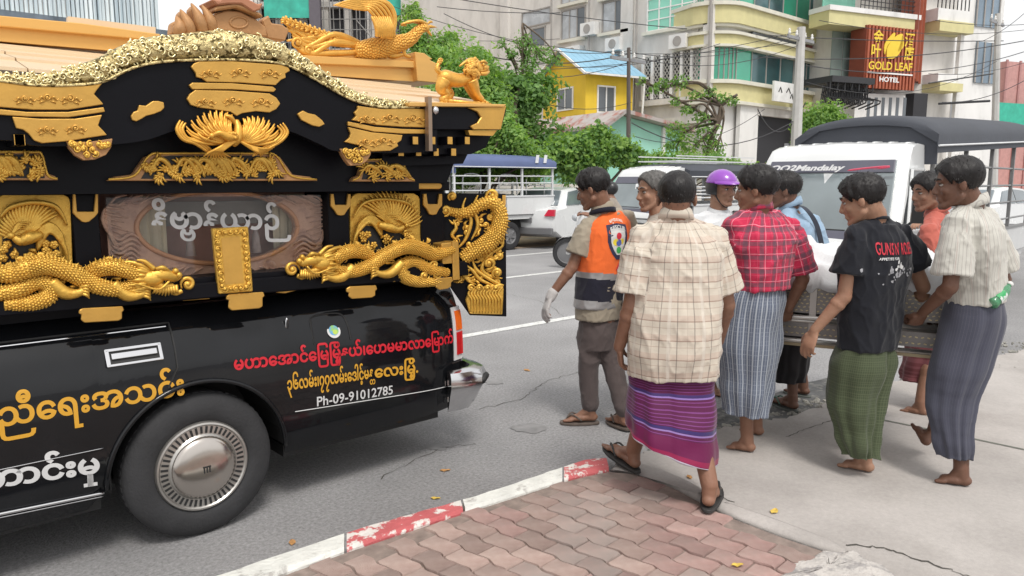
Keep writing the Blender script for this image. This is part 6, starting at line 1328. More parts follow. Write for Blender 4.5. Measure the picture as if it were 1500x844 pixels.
def light_truck(label, T, Lg, W, cabL, bedz, railz, canz, canvas, rail, roofz=1.9, wheels=(.75, ), wheelR=.31, canopy_front=None, posts=6, rails=4, cab=True, bed=True, wz=.0, name='light_truck', arch=.16, cat='truck', ribs=True, rise=0., ci=0., skirt=.10):
 """T(a, w, z): a metres back from the front bumper, w metres across from the near side"""
 t = thing(name, label, cat, tuple(T(Lg / 2, W / 2, 0)))
 if cab:
  prof = [(.02, .36), (-.04, .50), (-.04, .78), (.02, .93), (.10, 1.0), (.58, roofz - .16), (.68, roofz - .05), (.86, roofz), (cabL, roofz - .01), (cabL, .42), (.95, .36)]
  rings = []
  for w_, k, zz in ((0.0, .05, .0), (.035, .012, -.0), (.12, .0, .012), (W / 2, -.03, .035), (W - .12, .0, .012), (W - .035, .012, 0), (W, .05, 0)):
   rings.append([T(a + (k if a < .9 else -k * .3), w_ + ((.09 if w_ < .2 else (-.09 if w_ > W - .2 else 0)) * max(0, (z - 1.0)) / .9), z + (zz if z > 1.5 else 0)) for a, z in prof])
  mb = MB(); mb.loft(rings); o = mb.build('cab', M_wcar, t, smooth=35)
  def quadp(pts, m, nm, off=.012, par=t, th=.008):
   P_ = [Vector(T(*p)) for p in pts]; n = (P_[1] - P_[0]).cross(P_[2] - P_[0]).normalized(); mb = MB()
   ctr_ = sum(P_, Vector((0, 0, 0))) / len(P_); 
   if n.dot(ctr_ - Vector(T(cabL, W / 2, 1.2))) < 0: n = -n
   mb.loft([[p - n * .02 for p in P_], [p + n * (off) for p in P_], [ctr_ + (p - ctr_) * .985 + n * (off + th) for p in P_]]); return mb.build(nm, m, par)
  za, zb_ = roofz - .19, 1.04; s = lambda z: .10 + (.58 - .10) * (z - 1.0) / (roofz - .16 - 1.0); ins = lambda z: .09 * max(0, z - 1) / .9
  ws = quadp([(s(zb_) - .02, .10, zb_), (s(zb_) - .02, W - .10, zb_), (s(za) - .02, W - .10 - ins(za), za), (s(za) - .02, .10 + ins(za), za)], M_glass2, 'windscreen')
  zc = za - .13; quadp([(s(zc) - .028, .11 + ins(zc), zc), (s(zc) - .028, W - .11 - ins(zc), zc), (s(za) - .028, W - .11 - ins(za), za), (s(za) - .028, .11 + ins(za), za)], mat('sun_strip', (.10, .10, .13), .3), 'sun_strip', .018)
  quadp([(s(zb_) - .04, .10, zb_ - .09), (s(zb_) - .04, W - .10, zb_ - .09), (s(zb_ + .04) - .03, W - .12, zb_ + .03), (s(zb_ + .04) - .03, .12, zb_ + .03)], mat('scuttle_grey', (.13, .13, .17), .5), 'scuttle', .014)
  mb = MB(); mb.tube([T(s(1.1) - .05, W * .3, 1.08), T(s(1.12) - .06, W * .62, 1.09), T(s(1.14) - .06, W * .95, 1.075)], .010, 5); mb.build('wiper', M_rub2, t)
  quadp([(.60, ins(1.72) - .0, 1.72), (.36, .0, 1.10), (cabL - .12, .0, 1.10), (cabL - .16, ins(1.72), 1.72)], mat('cab_window_dark', (.035, .04, .045), .12, spec=.6), 'door_window')
  mb = MB()
  for p in (((.60, 1.72), (.36, 1.08)), ((.36, 1.08), (cabL - .1, 1.08)), ((cabL - .1, 1.08), (cabL - .14, 1.72)), ((.60, 1.72), (cabL - .14, 1.72))): mb.tube([T(p[0][0], ins(p[0][1]) - .022, p[0][1]), T(p[1][0], ins(p[1][1]) - .022, p[1][1])], .016, 6)
  mb.build('window_frame', M_wcar, t)
  mb = MB(); mb.tube([T(.24, -.004, 1.06), T(.22, -.006, .5), T(cabL - .06, -.006, .45), T(cabL - .06, -.004, 1.06)], .006, 4); mb.build('door_gap', M_rub2, t)
  mb = MB(); mb.tube([T(.22, .02, 1.1), T(.16, -.14, 1.22)], .012, 6); mb.obox(T(.16, -.17, 1.30), (.05, .13, .24), (1, 0, 0)); mb.build('mirror', M_rub2, t)
  for w_ in (.16, W - .16):
   mb = MB(); mb.obox(T(-.05, w_, .70), (.06, .24, .13), T(1, 0, 0) - T(0, 0, 0), T(0, 1, 0) - T(0, 0, 0)); mb.build('headlight', M_winl, t)
  mb = MB(); mb.obox(T(-.07, W / 2, .48), (.1, W, .16), T(1, 0, 0) - T(0, 0, 0), T(0, 1, 0) - T(0, 0, 0)); mb.build('bumper', M_wcar, t, bevel=.02, bseg=2)
  mb = MB(); mb.obox(T(-.055, W / 2, .87), (.02, W - .2, .03), T(1, 0, 0) - T(0, 0, 0), T(0, 1, 0) - T(0, 0, 0)); mb.build('grille_line', M_greyp, t)
  if ribs:
   for k in range(9): w_ = lerp(.2, W - .2, k / 8); mb = MB(); mb.tube([T(.84, w_, roofz - .012 + .035 * math.sin(math.pi * w_ / W)), T(cabL - .05, w_, roofz - .0 + .035 * math.sin(math.pi * w_ / W))], .016, 5); mb.build('roof_rib', M_wcar, t, smooth=True)
 X0_ = T(1, 0, 0) - T(0, 0, 0); b0 = cabL + .06; c0 = canopy_front if canopy_front is not None else b0
 mb = MB(); X_ = (T(1, 0, 0) - T(0, 0, 0)); Y_ = (T(0, 1, 0) - T(0, 0, 0)); box = lambda a0, a1, w0, w1, z0, z1, m, nm, **k: (lambda q: q.build(nm, m, t, **k))(MB().obox(T((a0 + a1) / 2, (w0 + w1) / 2, (z0 + z1) / 2), (a1 - a0, abs(w1 - w0), z1 - z0), X_, Y_))
 box(b0, Lg, 0.02, W - .02, bedz - .06, bedz, M_greyp, 'bed_floor'); box(b0, Lg, .3, W - .3, .42, bedz - .06, M_rub2, 'chassis')
 for w0, w1 in ((0, .04), (W - .04, W)):
  for k in range(2):
   a0, a1 = lerp(b0, Lg, k / 2), lerp(b0, Lg, (k + 1) / 2); box(a0 + .01, a1 - .01, w0, w1, bedz - .05, railz, M_wcar, 'bed_panel', bevel=.006)
  box(b0, Lg, w0 - .015, w1 + .015, railz, railz + .035, rail, 'bed_rail')
  box(b0, Lg, w0 + .05 * (1 if w0 < .1 else -1), w1 + .05 * (1 if w0 < .1 else -1), bedz - .16, bedz - .06, M_wcar, 'side_skirt')
 box(Lg - .03, Lg, .04, W - .04, bedz - .02, railz, M_wcar, 'tailgate')
 for k in range(posts):
  a_ = lerp(b0 + .05, Lg - .05, k / (posts - 1))
  for w_ in (.03, W - .03): mb = MB(); mb.obox((T(a_, w_, railz) + T(a_, w_, canz + rise * (a_ - c0))) / 2, (.045, .045, canz + rise * (a_ - c0) - railz), X_, Y_); mb.build('post', rail, t)
 for k in range(rails):
  z_ = lerp(railz + .16, canz - .28, k / max(rails - 1, 1))
  for w_ in (.03, W - .03): mb = MB(); mb.tube([T(b0, w_, z_), T(Lg, w_, z_)], .015, 5); mb.build('side_rail', rail, t)
 for w_ in (.25, W - .25):
  box(b0 + .05, Lg - .1, w_ - .16, w_ + .16, bedz + .28, bedz + .33, M_greyp, 'bench')
 rings = []; na = 12; cz0 = canz
 for a_, dz in ((c0, -.05), (c0 + .05, 0), (c0 + .5, .02), ((c0 + Lg) / 2, .03), (Lg - .3, .02), (Lg + .02, 0)):
  canz = cz0 + rise * (a_ - c0); W0 = W; W = W - ci
  sk = skirt; rings.append([T(a_, -.04, canz - sk), T(a_, -.045, canz + .04)] + [T(a_, lerp(-.04, W + .04, k / na), canz + .06 + (arch + dz) * math.sin(math.pi * k / na) ** .55) for k in range(1, na)] + [T(a_, W + .045, canz + .04), T(a_, W + .04, canz - sk), T(a_, W + .03, canz - .05)] + [T(a_, lerp(W, 0, k / 6), canz + .04 + (arch + dz - .03) * math.sin(math.pi * k / 6) ** .55) for k in range(1, 6)] + [T(a_, -.03, canz - .05)]); W = W0
 mb = MB(); mb.loft(rings); mb.build('canopy', canvas, t, smooth=60)
 Wc = W - ci; fp = [T(c0 + .03, -.03, cz0 - sk - .12)] + [T(c0 + .03, lerp(-.03, Wc + .03, k / na), cz0 + .02 + (arch - .06) * math.sin(math.pi * k / na) ** .55) for k in range(na + 1)] + [T(c0 + .03, Wc + .03, cz0 - sk - .12)]
 mb = MB(); mb.loft([fp, [p + X0_ * .03 for p in fp]]); mb.build('canopy_front_flap', canvas, t)
 mb = MB(); mb.tube([T(c0, -.055, cz0 - .08), T(Lg, -.055, canz - .08)], .012, 5); mb.build('canopy_rope', M_wrail, t)
 for a_ in wheels:
  for w_, sg in ((.06, -1), (W - .06, 1)):
   c = T(a_, w_, wheelR); ax = (Y_ * sg).normalized(); mb = MB(); R = wheelR
   mb.lathe([(.19, -.18), (R * .94, -.175), (R, -.15), (R, -.03), (R * .95, -.005), (R * .75, .008), (.20, .0), (.19, -.02)], c, ax, 36, False); wo = mb.build('tyre', M_rub_, t, smooth=40)
   mb = MB(); mb.lathe([(.195, -.03), (.19, -.005), (.16, -.03), (.07, -.02), (.06, .0), (.001, .002)], c, ax, 28, False); rm = mb.build('rim', M_greyp if wheelR > .32 else mat('alloy_silver', (.42, .42, .43), .35, metal=.7), wo, smooth=30)
   for k in range(6): a2 = k * math.pi / 3; e1 = ax.orthogonal().normalized(); e2 = ax.cross(e1); d_ = e1 * math.cos(a2) + e2 * math.sin(a2); mb = MB(); mb.obox(c + d_ * .115 - ax * .014, (.10, .04, .012), d_, ax.cross(d_)); mb.build('spoke', mat('alloy_silver', (.42, .42, .43), .35, metal=.7), wo)
 return t
def TT(O, ang):
 a_ = math.radians(ang); X_ = Vector((math.cos(a_), math.sin(a_), 0)); Yv = Vector((-math.sin(a_), math.cos(a_), 0)); O = Vector((O[0], O[1], 0)); return lambda a, w, z: O + X_ * a + Yv * w + UP * z
O1 = D(1316, 265, 7.5); T1_ = TT(O1, 4.5)
trk = light_truck('large white light truck with a dark arched canopy standing behind the stretcher bearers', T1_, 6.9, 1.74, 1.16, .56, .88, 2.06, M_canv, M_grail, 2.0, (.62, 5.4), .30, canopy_front=1.12, posts=5, rails=4, arch=.21, rise=.045, ci=.24, skirt=.16)
A = T1_(.43 - .055, 1.50, 1.715); B = T1_(.43 - .055, .66, 1.715)
nrm = (T1_(-1, 0, .55) - T1_(0, 0, 0)).normalized(); Z_ = A
lettering('lettering', 'OO2Mandalay', M_wv, A + nrm * .0, B, .070, nrm, trk, .035, .3)
mb = MB(); P_ = [T1_(.36, .62, 1.70), T1_(.365, .45, 1.72), T1_(.375, .28, 1.735), T1_(.375, .20, 1.735), T1_(.36, .35, 1.71)]; mb.tube([p + nrm * .02 for p in catmull(P_, 4)], [.002] + [.011] * 14 + [.002, .002], 5); mb.build('swoosh_print', mat('pink_print', (.62, .08, .14), .5), trk)
YP = 12.95; xr_ = PY(812, 300, YP).x; T2 = TT((xr_ - 4.1, YP), 0)
zr_ = PY(740, 289, YP).z
light_truck('white light truck with blue canopy and open bench bed parked across the street', T2, 4.1, 1.5, .95, PY(740, 312, YP).z, zr_, PY(740, 243, YP).z + .05, M_canvb, M_wrail, 1.85, (.7, PY(750, 345, YP).x - (xr_ - 4.1)), .33, posts=4, rails=3, arch=.14)
pk = bpy.data.objects['light_truck.001']
for x_ in (697 - 15, 735, 775):
 p0, p1 = PY(x_ - 4, 285, YP + .3), PY(x_ + 22, 285, YP + .3); mb = MB(); P_ = [p0, p0 + UP * .35, p0 + UP * .45 + Vector((.1, 0, 0)), p1 + UP * .45 - Vector((.1, 0, 0)), p1 + UP * .35, p1]; mb.tube(catmull(P_, 4), .016, 6); mb.build('seat_loop', M_wrail, pk, smooth=True)
 mb = MB(); mb.tube([p0 + UP * .22, p1 + UP * .22], .013, 5); mb.build('seat_loop', M_wrail, pk)
for k, x_ in enumerate((788, 800)):
 a, b = PY(x_ - 4, 227, YP - .06), PY(x_ + 3, 239, YP - .06); mb = MB(); mb.add([(a.x, YP - .062, b.z), (a.x + .10, YP - .062, b.z), (a.x + .16, YP - .035, a.z), (a.x + .06, YP - .035, a.z)], [(0, 1, 2, 3)]); mb.build('canopy_stripe', M_wrail, pk)
def sedan(label, T, L_=4.2, W=1.65, paint=M_wcar, rear=True):
 t = thing('parked_car', label, 'car', tuple(T(L_ / 2, W / 2, 0)))
 prof = [(.0, .42), (-.02, .62), (.06, .90), (.55, .98), (.95, 1.38), (1.6, 1.44), (2.3, 1.40), (3.0, .98), (3.9, .82), (4.15, .62), (4.15, .35), (3.7, .24), (.35, .26)]; rings = []
 for w_, k in ((0, .10), (.06, .03), (.2, 0), (W / 2, -.01), (W - .2, 0), (W - .06, .03), (W, .10)):
  rings.append([T(a + (k if a < 1 else -k if a > 3.5 else 0), w_ + (.17 if w_ < .3 else -.17 if w_ > W - .3 else 0) * max(0, z - .98) / .45, z - (k * .3 if z > .9 else 0)) for a, z in prof])
 mb = MB(); mb.loft(rings); mb.build('body', paint, t, smooth=32)
 X_ = (T(1, 0, 0) - T(0, 0, 0)); Y_ = (T(0, 1, 0) - T(0, 0, 0))
 for pts in (((.70, 1.02), (1.02, 1.33), (1.55, 1.38), (1.55, 1.02)), ((1.62, 1.02), (1.62, 1.38), (2.2, 1.34), (2.75, 1.02))):
  mb = MB(); mb.loft([[T(a, .02 + .17 * (z - .98) / .45 - .03, z) for a, z in pts], [T(a, .02 + .17 * (z - .98) / .45 - .018 + .02, z) for a, z in pts]]); mb.build('side_window', M_glassd, t)
 mb = MB(); mb.loft([[T(.60, .2, 1.0), T(.60, W - .2, 1.0), T(.93, W - .28, 1.35), T(.93, .28, 1.35)], [T(.56, .2, 1.02), T(.56, W - .2, 1.02), T(.89, W - .28, 1.37), T(.89, .28, 1.37)]]); mb.build('rear_window', M_glassd, t)
 for w_ in (.13, W - .13):
  s_ = 1 if w_ < 1 else -1; mb = MB(); mb.loft([[T(-.025, w_ - .13, .78), T(-.025, w_ + .13, .78), T(.02, w_ + .04 * s_, .93), T(.02, w_ - .12, .93)], [T(.06, w_ - .13, .78), T(.06, w_ + .13, .78), T(.1, w_ + .04 * s_, .93), T(.1, w_ - .12, .93)]]); mb.build('tail_lamp', mat('far_red_lens', (.55, .02, .05), .2), t)
 mb = MB(); mb.obox(T(-.02, W / 2, .42), (.1, W - .06, .17), X_, Y_); mb.build('bumper', M_greyp, t, bevel=.02)
 mb = MB(); mb.obox(T(-.045, W / 2, .68), (.02, .5, .12), X_, Y_); mb.build('number_plate', M_greyp, t)
 for a_ in (.75, 3.35):
  for w_, sg in ((.03, -1), (W - .03, 1)):
   c = T(a_, w_, .30); ax = (Y_ * sg).normalized(); mb = MB(); mb.lathe([(.18, -.16), (.28, -.155), (.30, -.13), (.30, -.03), (.28, 0), (.19, .008), (.18, -.01)], c, ax, 30, False); wo = mb.build('tyre', M_rub_, t, smooth=40); mb = MB(); mb.lathe([(.185, -.02), (.17, .0), (.08, -.015), (.001, .0)], c, ax, 20, False); mb.build('rim', M_wrail, wo, smooth=30)
 return t
ps = D(812, 300, 17.6); sedan('white sedan with red tail lamp parked beyond the blue canopy truck', TT((ps.x, ps.y), 18))
ps = D(1448, 290, 19); sedan('white car seen through the side rails of the dark canopy truck', TT((ps.x, ps.y), -8))
ps = D(958, 300, 14.4); T3 = TT((ps.x, ps.y), -3)
light_truck('white light truck with black canopy facing left behind the grey haired man', T3, 5.2, 1.6, 1.15, .7, 1.1, PY(1000, 250, ps.y).z if False else 1.76, M_canv, M_wrail, 1.86, (.8, 4.2), .33, canopy_front=1.0, posts=6, rails=4, arch=.12)
mb = MB()
for k in range(12): p = T3(1.1 + k * .22, .3, 2.0); mb.tube([p, p + Vector((0, 1., 0))], .014, 4)
for w_ in (.3, 1.3): mb.tube([T3(1.0, w_, 2.0), T3(3.7, w_, 2.0)], .016, 4); mb.tube([T3(1.0, w_, 2.1), T3(3.7, w_, 2.1)], .016, 4)
mb.build('roof_rack', M_wrail, bpy.data.objects['light_truck.002'])
def scooter():
 O = D(832, 358, 13.9); O.z = 0; fx = Vector((-.80, .60, 0)).normalized(); fx = (-RGT * .95 + FWD * .1).normalized(); sx = fx.cross(UP).normalized(); Q = lambda a, s_, z: O - fx * a + sx * s_ + UP * z
 t = thing('motorcycle', 'pale scooter ridden left behind the man in the orange vest', 'motorcycle', tuple(Q(.6, 0, 0)))
 for a_ in (0., 1.22):
  mb = MB(); c = Q(a_, 0, .28); mb.lathe([(.20, -.04), (.26, -.04), (.28, -.02), (.285, 0), (.28, .02), (.26, .04), (.20, .04)], c, sx, 30, False); wo = mb.build('tyre', M_rub_, t, smooth=40); mb = MB(); mb.lathe([(.205, -.03), (.19, -.02), (.04, -.03), (.04, .03), (.19, .02), (.205, .03)], c, sx, 24, False); mb.build('rim', M_greyp, wo, smooth=30)
 mb = MB(); mb.loft([[Q(.02 - .31 * math.cos(t_), w_, .28 + .31 * math.sin(t_)) for t_ in np.linspace(.1, 2.4, 12)] for w_ in (-.06, 0.0, .06)], False, False); mb.build('front_fender', M_wcar, t, smooth=True)
 mb = MB(); mb.tube([Q(0, 0, .28), Q(.12, 0, .62), Q(.24, 0, .98)], .03, 8); mb.tube([Q(.22, -.3, 1.02), Q(.26, 0, .98), Q(.22, .3, 1.02)], .018, 6); mb.build('fork', M_greyp, t)
 mb = MB(); mb.loft([[Q(.10, -.16, .45), Q(.10, .16, .45), Q(.2, .17, .45), Q(.2, -.17, .45)], [Q(.14, -.22, .75), Q(.14, .22, .75), Q(.24, .2, .75), Q(.24, -.2, .75)], [Q(.17, -.13, .98), Q(.17, .13, .98), Q(.3, .12, .98), Q(.3, -.12, .98)]]); mb.build('leg_shield', M_wcar, t, smooth=50)
 mb = MB(); mb.ell(Q(.14, 0, .93), (.07, .08, .07)); mb.build('headlamp', M_winl, t, smooth=True)
 mb = MB(); mb.loft([[Q(a, w_ * math.cos(q), z + h * math.sin(q)) for q in np.linspace(0, 6.283, 17)[:-1]] for a, w_, z, h in ((.3, .08, .38, .06), (.55, .12, .42, .12), (.85, .15, .58, .17), (1.2, .13, .64, .14), (1.5, .05, .68, .05))]); mb.build('body', M_wcar, t, smooth=True)
 mb = MB(); mb.loft([[Q(a, w_ * math.cos(q), z + h * math.sin(q)) for q in np.linspace(0, 6.283, 17)[:-1]] for a, w_, z, h in ((.62, .08, .76, .03), (.8, .13, .78, .05), (1.2, .13, .80, .05), (1.45, .06, .80, .03))]); mb.build('seat', M_rub2, t, smooth=True)
 return Q, fx, sx
SCQ, SCF, SCS = scooter()
P0 = D(1150, 464, 4.38); P0.z = 0; u_s = Vector((.34, -.94, 0)).normalized(); n_s = Vector((.94, .34, 0)).normalized()
SQ = lambda a, w_, z: P0 + u_s * a + n_s * w_ + UP * z
st_ = thing('stretcher', 'silver studded metal stretcher box carried by the bearers under a white sheet', 'stretcher', tuple(SQ(0, .28, .68)))
M_alu = mat('brushed_aluminium', (.44, .42, .40), .32, metal=.8, var=.12, vs=8); M_stud = mat('brass_stud', (.58, .50, .30), .35, metal=.8); M_plt = mat('dull_metal_plate', (.27, .255, .25), .45, metal=.6, var=.15, vs=6)
SA, SB = -.95, .92
def sbox(a0, a1, w0, w1, z0, z1, m, nm, **k): return MB().obox(SQ((a0 + a1) / 2, (w0 + w1) / 2, (z0 + z1) / 2), (a1 - a0, w1 - w0, z1 - z0), u_s, n_s).build(nm, m, st_, **k)
for w0, w1 in ((0, .012), (.548, .56)):
 for k in range(3):
  a0, a1 = lerp(SA, SB, k / 3), lerp(SA, SB, (k + 1) / 3); sbox(a0 + .004, a1 - .004, w0, w1, .835, 1.03, M_plt, 'side_panel'); sbox(a0 + .004, a1 - .004, w0 - .012 if w0 < .1 else w0, w1 if w0 < .1 else w1 + .012, .695, .785, M_plt, 'lower_panel')
sbox(SA, SB, .012, .548, .70, .72, M_plt, 'floor_panel'); sbox(SA, SA + .012, .012, .548, .72, 1.03, M_plt, 'end_panel'); sbox(SB - .012, SB, .012, .548, .72, 1.03, M_plt, 'end_panel')
for w_ in (-.02, .58):
 for z_, r_ in ((.81, .016), (.79, .010), (.672, .014)): mb = MB(); mb.tube([SQ(SA - .12 if z_ == .81 else SA, w_, z_), SQ(SB + .12 if z_ == .81 else SB, w_, z_)], r_, 10); mb.build('carry_rail', M_alu, st_, smooth=True)
 sbox(SA, SB, min(w_, w_ + .03 if w_ < 0 else w_ - .03), max(w_, w_ + .03 if w_ < 0 else w_ - .03), .64, .66, mat('bronze_edge', (.36, .30, .20), .4, metal=.7), 'bottom_rail')
 mb = MB(); mb.tube([SQ(SA, w_ + (.02 if w_ < 0 else -.02), 1.035), SQ(SB, w_ + (.02 if w_ < 0 else -.02), 1.035)], .011, 8); mb.build('top_rail', M_alu, st_, smooth=True)
for k in range(6):
 a_ = lerp(SA + .1, SB - .1, k / 5); sbox(a_ - .018, a_ + .018, -.016, -.002, .69, 1.03, M_alu, 'upright')
mb = MB()
for i in range(62):
 for j in range(9):
  z_ = (.85 + j * .021) if j < 7 else (.715 + (j - 7) * .035); off = .015 if j % 2 else 0; a_ = SA + .02 + i * .030 + off
  if a_ < SB - .01: mb.obox(SQ(a_, -.0155 if j >= 7 else -.003, z_), (.014, .006, .0055), u_s + UP * (.35 if (i + j) % 2 else -.35), n_s)
tag(mb.build('stud', M_stud, st_), kind='stuff')
M_sheet = cloth('white_sheet', (.66, .67, .68), wv=.35); na, nw = 90, 44; V = []
for i in range(na + 1):
 for j in range(nw + 1):
  a_ = lerp(SA + .02, SB - .02, i / na); t = j / nw; w_ = lerp(-.045, .60, t); body_ = .10 * math.exp(-((t - .5) / .26) ** 2) * (1 + .25 * math.sin(a_ * 5 + 1)); ed = min(t, 1 - t)
  z_ = 1.045 + body_ + .05 * min(ed * 12, 1) - (.075 + .02 * math.sin(a_ * 9) + .015 * math.sin(a_ * 23)) * max(0, 1 - ed * 22)
  V.append(Vector(SQ(a_, w_, z_)))
Pn = np.array(V); z_add = (1 - np.abs(snoise(Pn * np.array([1, 1, .3]), 2.8, 77, 3))) ** 3 * .045 + (1 - np.abs(snoise(Pn, 5.5, 79, 2))) ** 4 * .018 + snoise(Pn, 6, 78, 2) * .004
for q, d_ in zip(V, z_add): q.z += d_
mb = MB(); mb.add(V, [(i * (nw + 1) + j, (i + 1) * (nw + 1) + j, (i + 1) * (nw + 1) + j + 1, i * (nw + 1) + j + 1) for i in range(na) for j in range(nw)])
sh = mb.build('white_sheet', M_sheet, None, smooth=True); tag(sh, 'crumpled white sheet draped over the body on the metal stretcher', 'sheet')
at = sh.data.attributes.new('cl', 'FLOAT_VECTOR', 'POINT'); at.data.foreach_set('vector', np.array([(v.x, v.y, v.z) for v in V], dtype=np.float32).ravel())
sm = sh.modifiers.new('thickness', 'SOLIDIFY'); sm.thickness = .006
def skin(nm, c):
 m = mat(nm, c, .5, var=.10, vs=5, bump=.15, bs=70, col2=(c[0] * .78, c[1] * .70, c[2] * .68), c2fac=(.45, .75), c2s=7, spec=.35)
 t, b = nodes(m); b.inputs['Subsurface Weight'].default_value = .06; b.inputs['Subsurface Radius'].default_value = (.01, .004, .002); return m
SK = [skin('skin_tan', (.34, .19, .125)), skin('skin_brown', (.25, .130, .085)), skin('skin_dark', (.155, .078, .052))]
M_hair = mat('black_hair', (.013, .011, .011), .45, var=.3, vs=20, bump=.35, bs=120, spec=.3, stretch=(1, 1, .25)); M_hairg = mat('greying_hair', (.085, .08, .075), .55, var=.5, vs=40, bump=.25, bs=120, stretch=(1, 1, .2))
M_eye = mat('eye_white', (.36, .32, .29), .2, var=.02); M_iris = mat('eye_iris', (.02, .012, .01), .1, var=.02); M_lip = mat('lips', (.26, .10, .08), .45, var=.05)
M_sandal = mat('dark_sandal', (.035, .033, .032), .7, var=.2, vs=20); M_sandb = mat('brown_sandal', (.11, .085, .07), .7, var=.2, vs=20)
def fuse(mb, voxel, smooth=2):
 me = mb.mesh('tmp', []); o = bpy.data.objects.new('tmp', me); COL.objects.link(o)
 bm = bmesh.new(); bm.from_mesh(me); bmesh.ops.remove_doubles(bm, verts=bm.verts, dist=1e-6); bmesh.ops.recalc_face_normals(bm, faces=bm.faces); bm.to_mesh(me); bm.free()
 m = o.modifiers.new('r', 'REMESH'); m.mode = 'VOXEL'; m.voxel_size = voxel
 if smooth: s_ = o.modifiers.new('s', 'SMOOTH'); s_.factor = .5; s_.iterations = smooth
 dg = bpy.context.evaluated_depsgraph_get(); out = bpy.data.meshes.new_from_object(o.evaluated_get(dg)); bpy.data.objects.remove(o); bpy.data.meshes.remove(me)
 return out
def coords(me):
 n = len(me.vertices); a = np.empty(n * 3); me.vertices.foreach_get('co', a); return a.reshape(-1, 3)
def normals(me):
 n = len(me.vertices); a = np.empty(n * 3); me.vertices.foreach_get('normal', a); return a.reshape(-1, 3)
def finish(name, me, P, m, par, off=None, cl=None):
 if off is None: off = np.array(wl(par))
 me.vertices.foreach_set('co', (P - off).ravel()); me.materials.clear()
 for q in (m if isinstance(m, list) else [m]): me.materials.append(q)
 me.polygons.foreach_set('use_smooth', [True] * len(me.polygons))
 if cl is not None: at = me.attributes.new('cl', 'FLOAT_VECTOR', 'POINT'); at.data.foreach_set('vector', cl.astype(np.float32).ravel())
 me.update(); me.name = name; return link(name, me, par)
def basis(fd, tilt=Vector((0, 0, 1))):
 f = Vector(fd).normalized(); r = f.cross(Vector(tilt)).normalized(); u = r.cross(f); return r, f, u
def head_prims(mb, C, fd, s=1., ears=True, upv=(0, 0, 1)):
 r, f, u = basis(fd, upv); W = lambda x, y, z: C + (r * x + f * y + u * z) * s; M3 = Matrix((r, f, u)).transposed()
 E = lambda x, y, z, a, b, c, sg=16, rg=12: mb.ell(W(x, y, z), (a * s, b * s, c * s), sg, rg, M3)
 K = lambda p, q, a, b, sg=10: mb.cone(W(*p), W(*q), a * s, b * s, sg)
 E(0, -.014, .036, .076, .094, .082, 20, 14); E(0, .022, -.02, .062, .068, .085); E(0, -.03, -.01, .062, .06, .06)
 for k in (-1, 1):
  K((k * .050, .0, -.055), (k * .018, .066, -.098), .022, .017); E(k * .040, .058, -.022, .021, .022, .022)
  E(k * .0125, .093, -.032, .009, .010, .0075, 8, 6)
  K((k * .012, .083, .028), (k * .048, .066, .026), .009, .008)
  if ears: mb.ell(W(k * .079, -.006, -.004), (.009 * s, .019 * s, .031 * s), 10, 8, M3 @ Matrix.Rotation(k * .35, 3, 'Z')); 
 K((0, .083, .012), (0, .101, -.026), .0085, .0120); E(0, .096, -.034, .010, .012, .0075, 8, 6)
 K((-.020, .083, -.060), (.020, .083, -.060), .0070, .0070); K((-.016, .080, -.071), (.016, .080, -.071), .0085, .0085); E(0, .074, -.097, .021, .017, .017, 10, 8)
 E(0, .076, -.050, .026, .016, .02, 10, 8)
def face_details(par, C, fd, s, brow=M_hair, upv=(0, 0, 1), gaze=0.):
 r, f, u = basis(fd, upv); W = lambda x, y, z: C + (r * x + f * y + u * z) * s; M3 = Matrix((r, f, u)).transposed()
 for k in (-1, 1):
  mb = MB(); mb.ell(W(k * .031, .0715, .006), (.0135 * s, .0105 * s, .0075 * s), 12, 8, M3); e_ = mb.build('eye', M_eye, par, smooth=True)
  mb = MB(); mb.ell(W(k * .031 + gaze * .004, .0780, .0055), (.0058 * s, .0045 * s, .0062 * s), 10, 6, M3); mb.build('iris', M_iris, e_, smooth=True)
  mb = MB(); mb.tube([W(k * .012, .090, .030), W(k * .030, .087, .037), W(k * .048, .076, .032)], [.003 * s, .0046 * s, .002 * s], 6); mb.build('eyebrow', brow, par, smooth=True)
  mb = MB(); mb.tube([W(k * .018, .080, .010), W(k * .031, .0835, .0145), W(k * .045, .075, .010)], .0018 * s, 5); mb.build('upper_lid', M_iris, par, smooth=True)
 mb = MB(); mb.tube([W(-.022, .083, -.0655), W(-.009, .0915, -.0640), W(.009, .0915, -.0640), W(.022, .083, -.0655)], [.0016 * s, .0026 * s, .0026 * s, .0016 * s], 6); mb.build('mouth', M_lip, par, smooth=True)
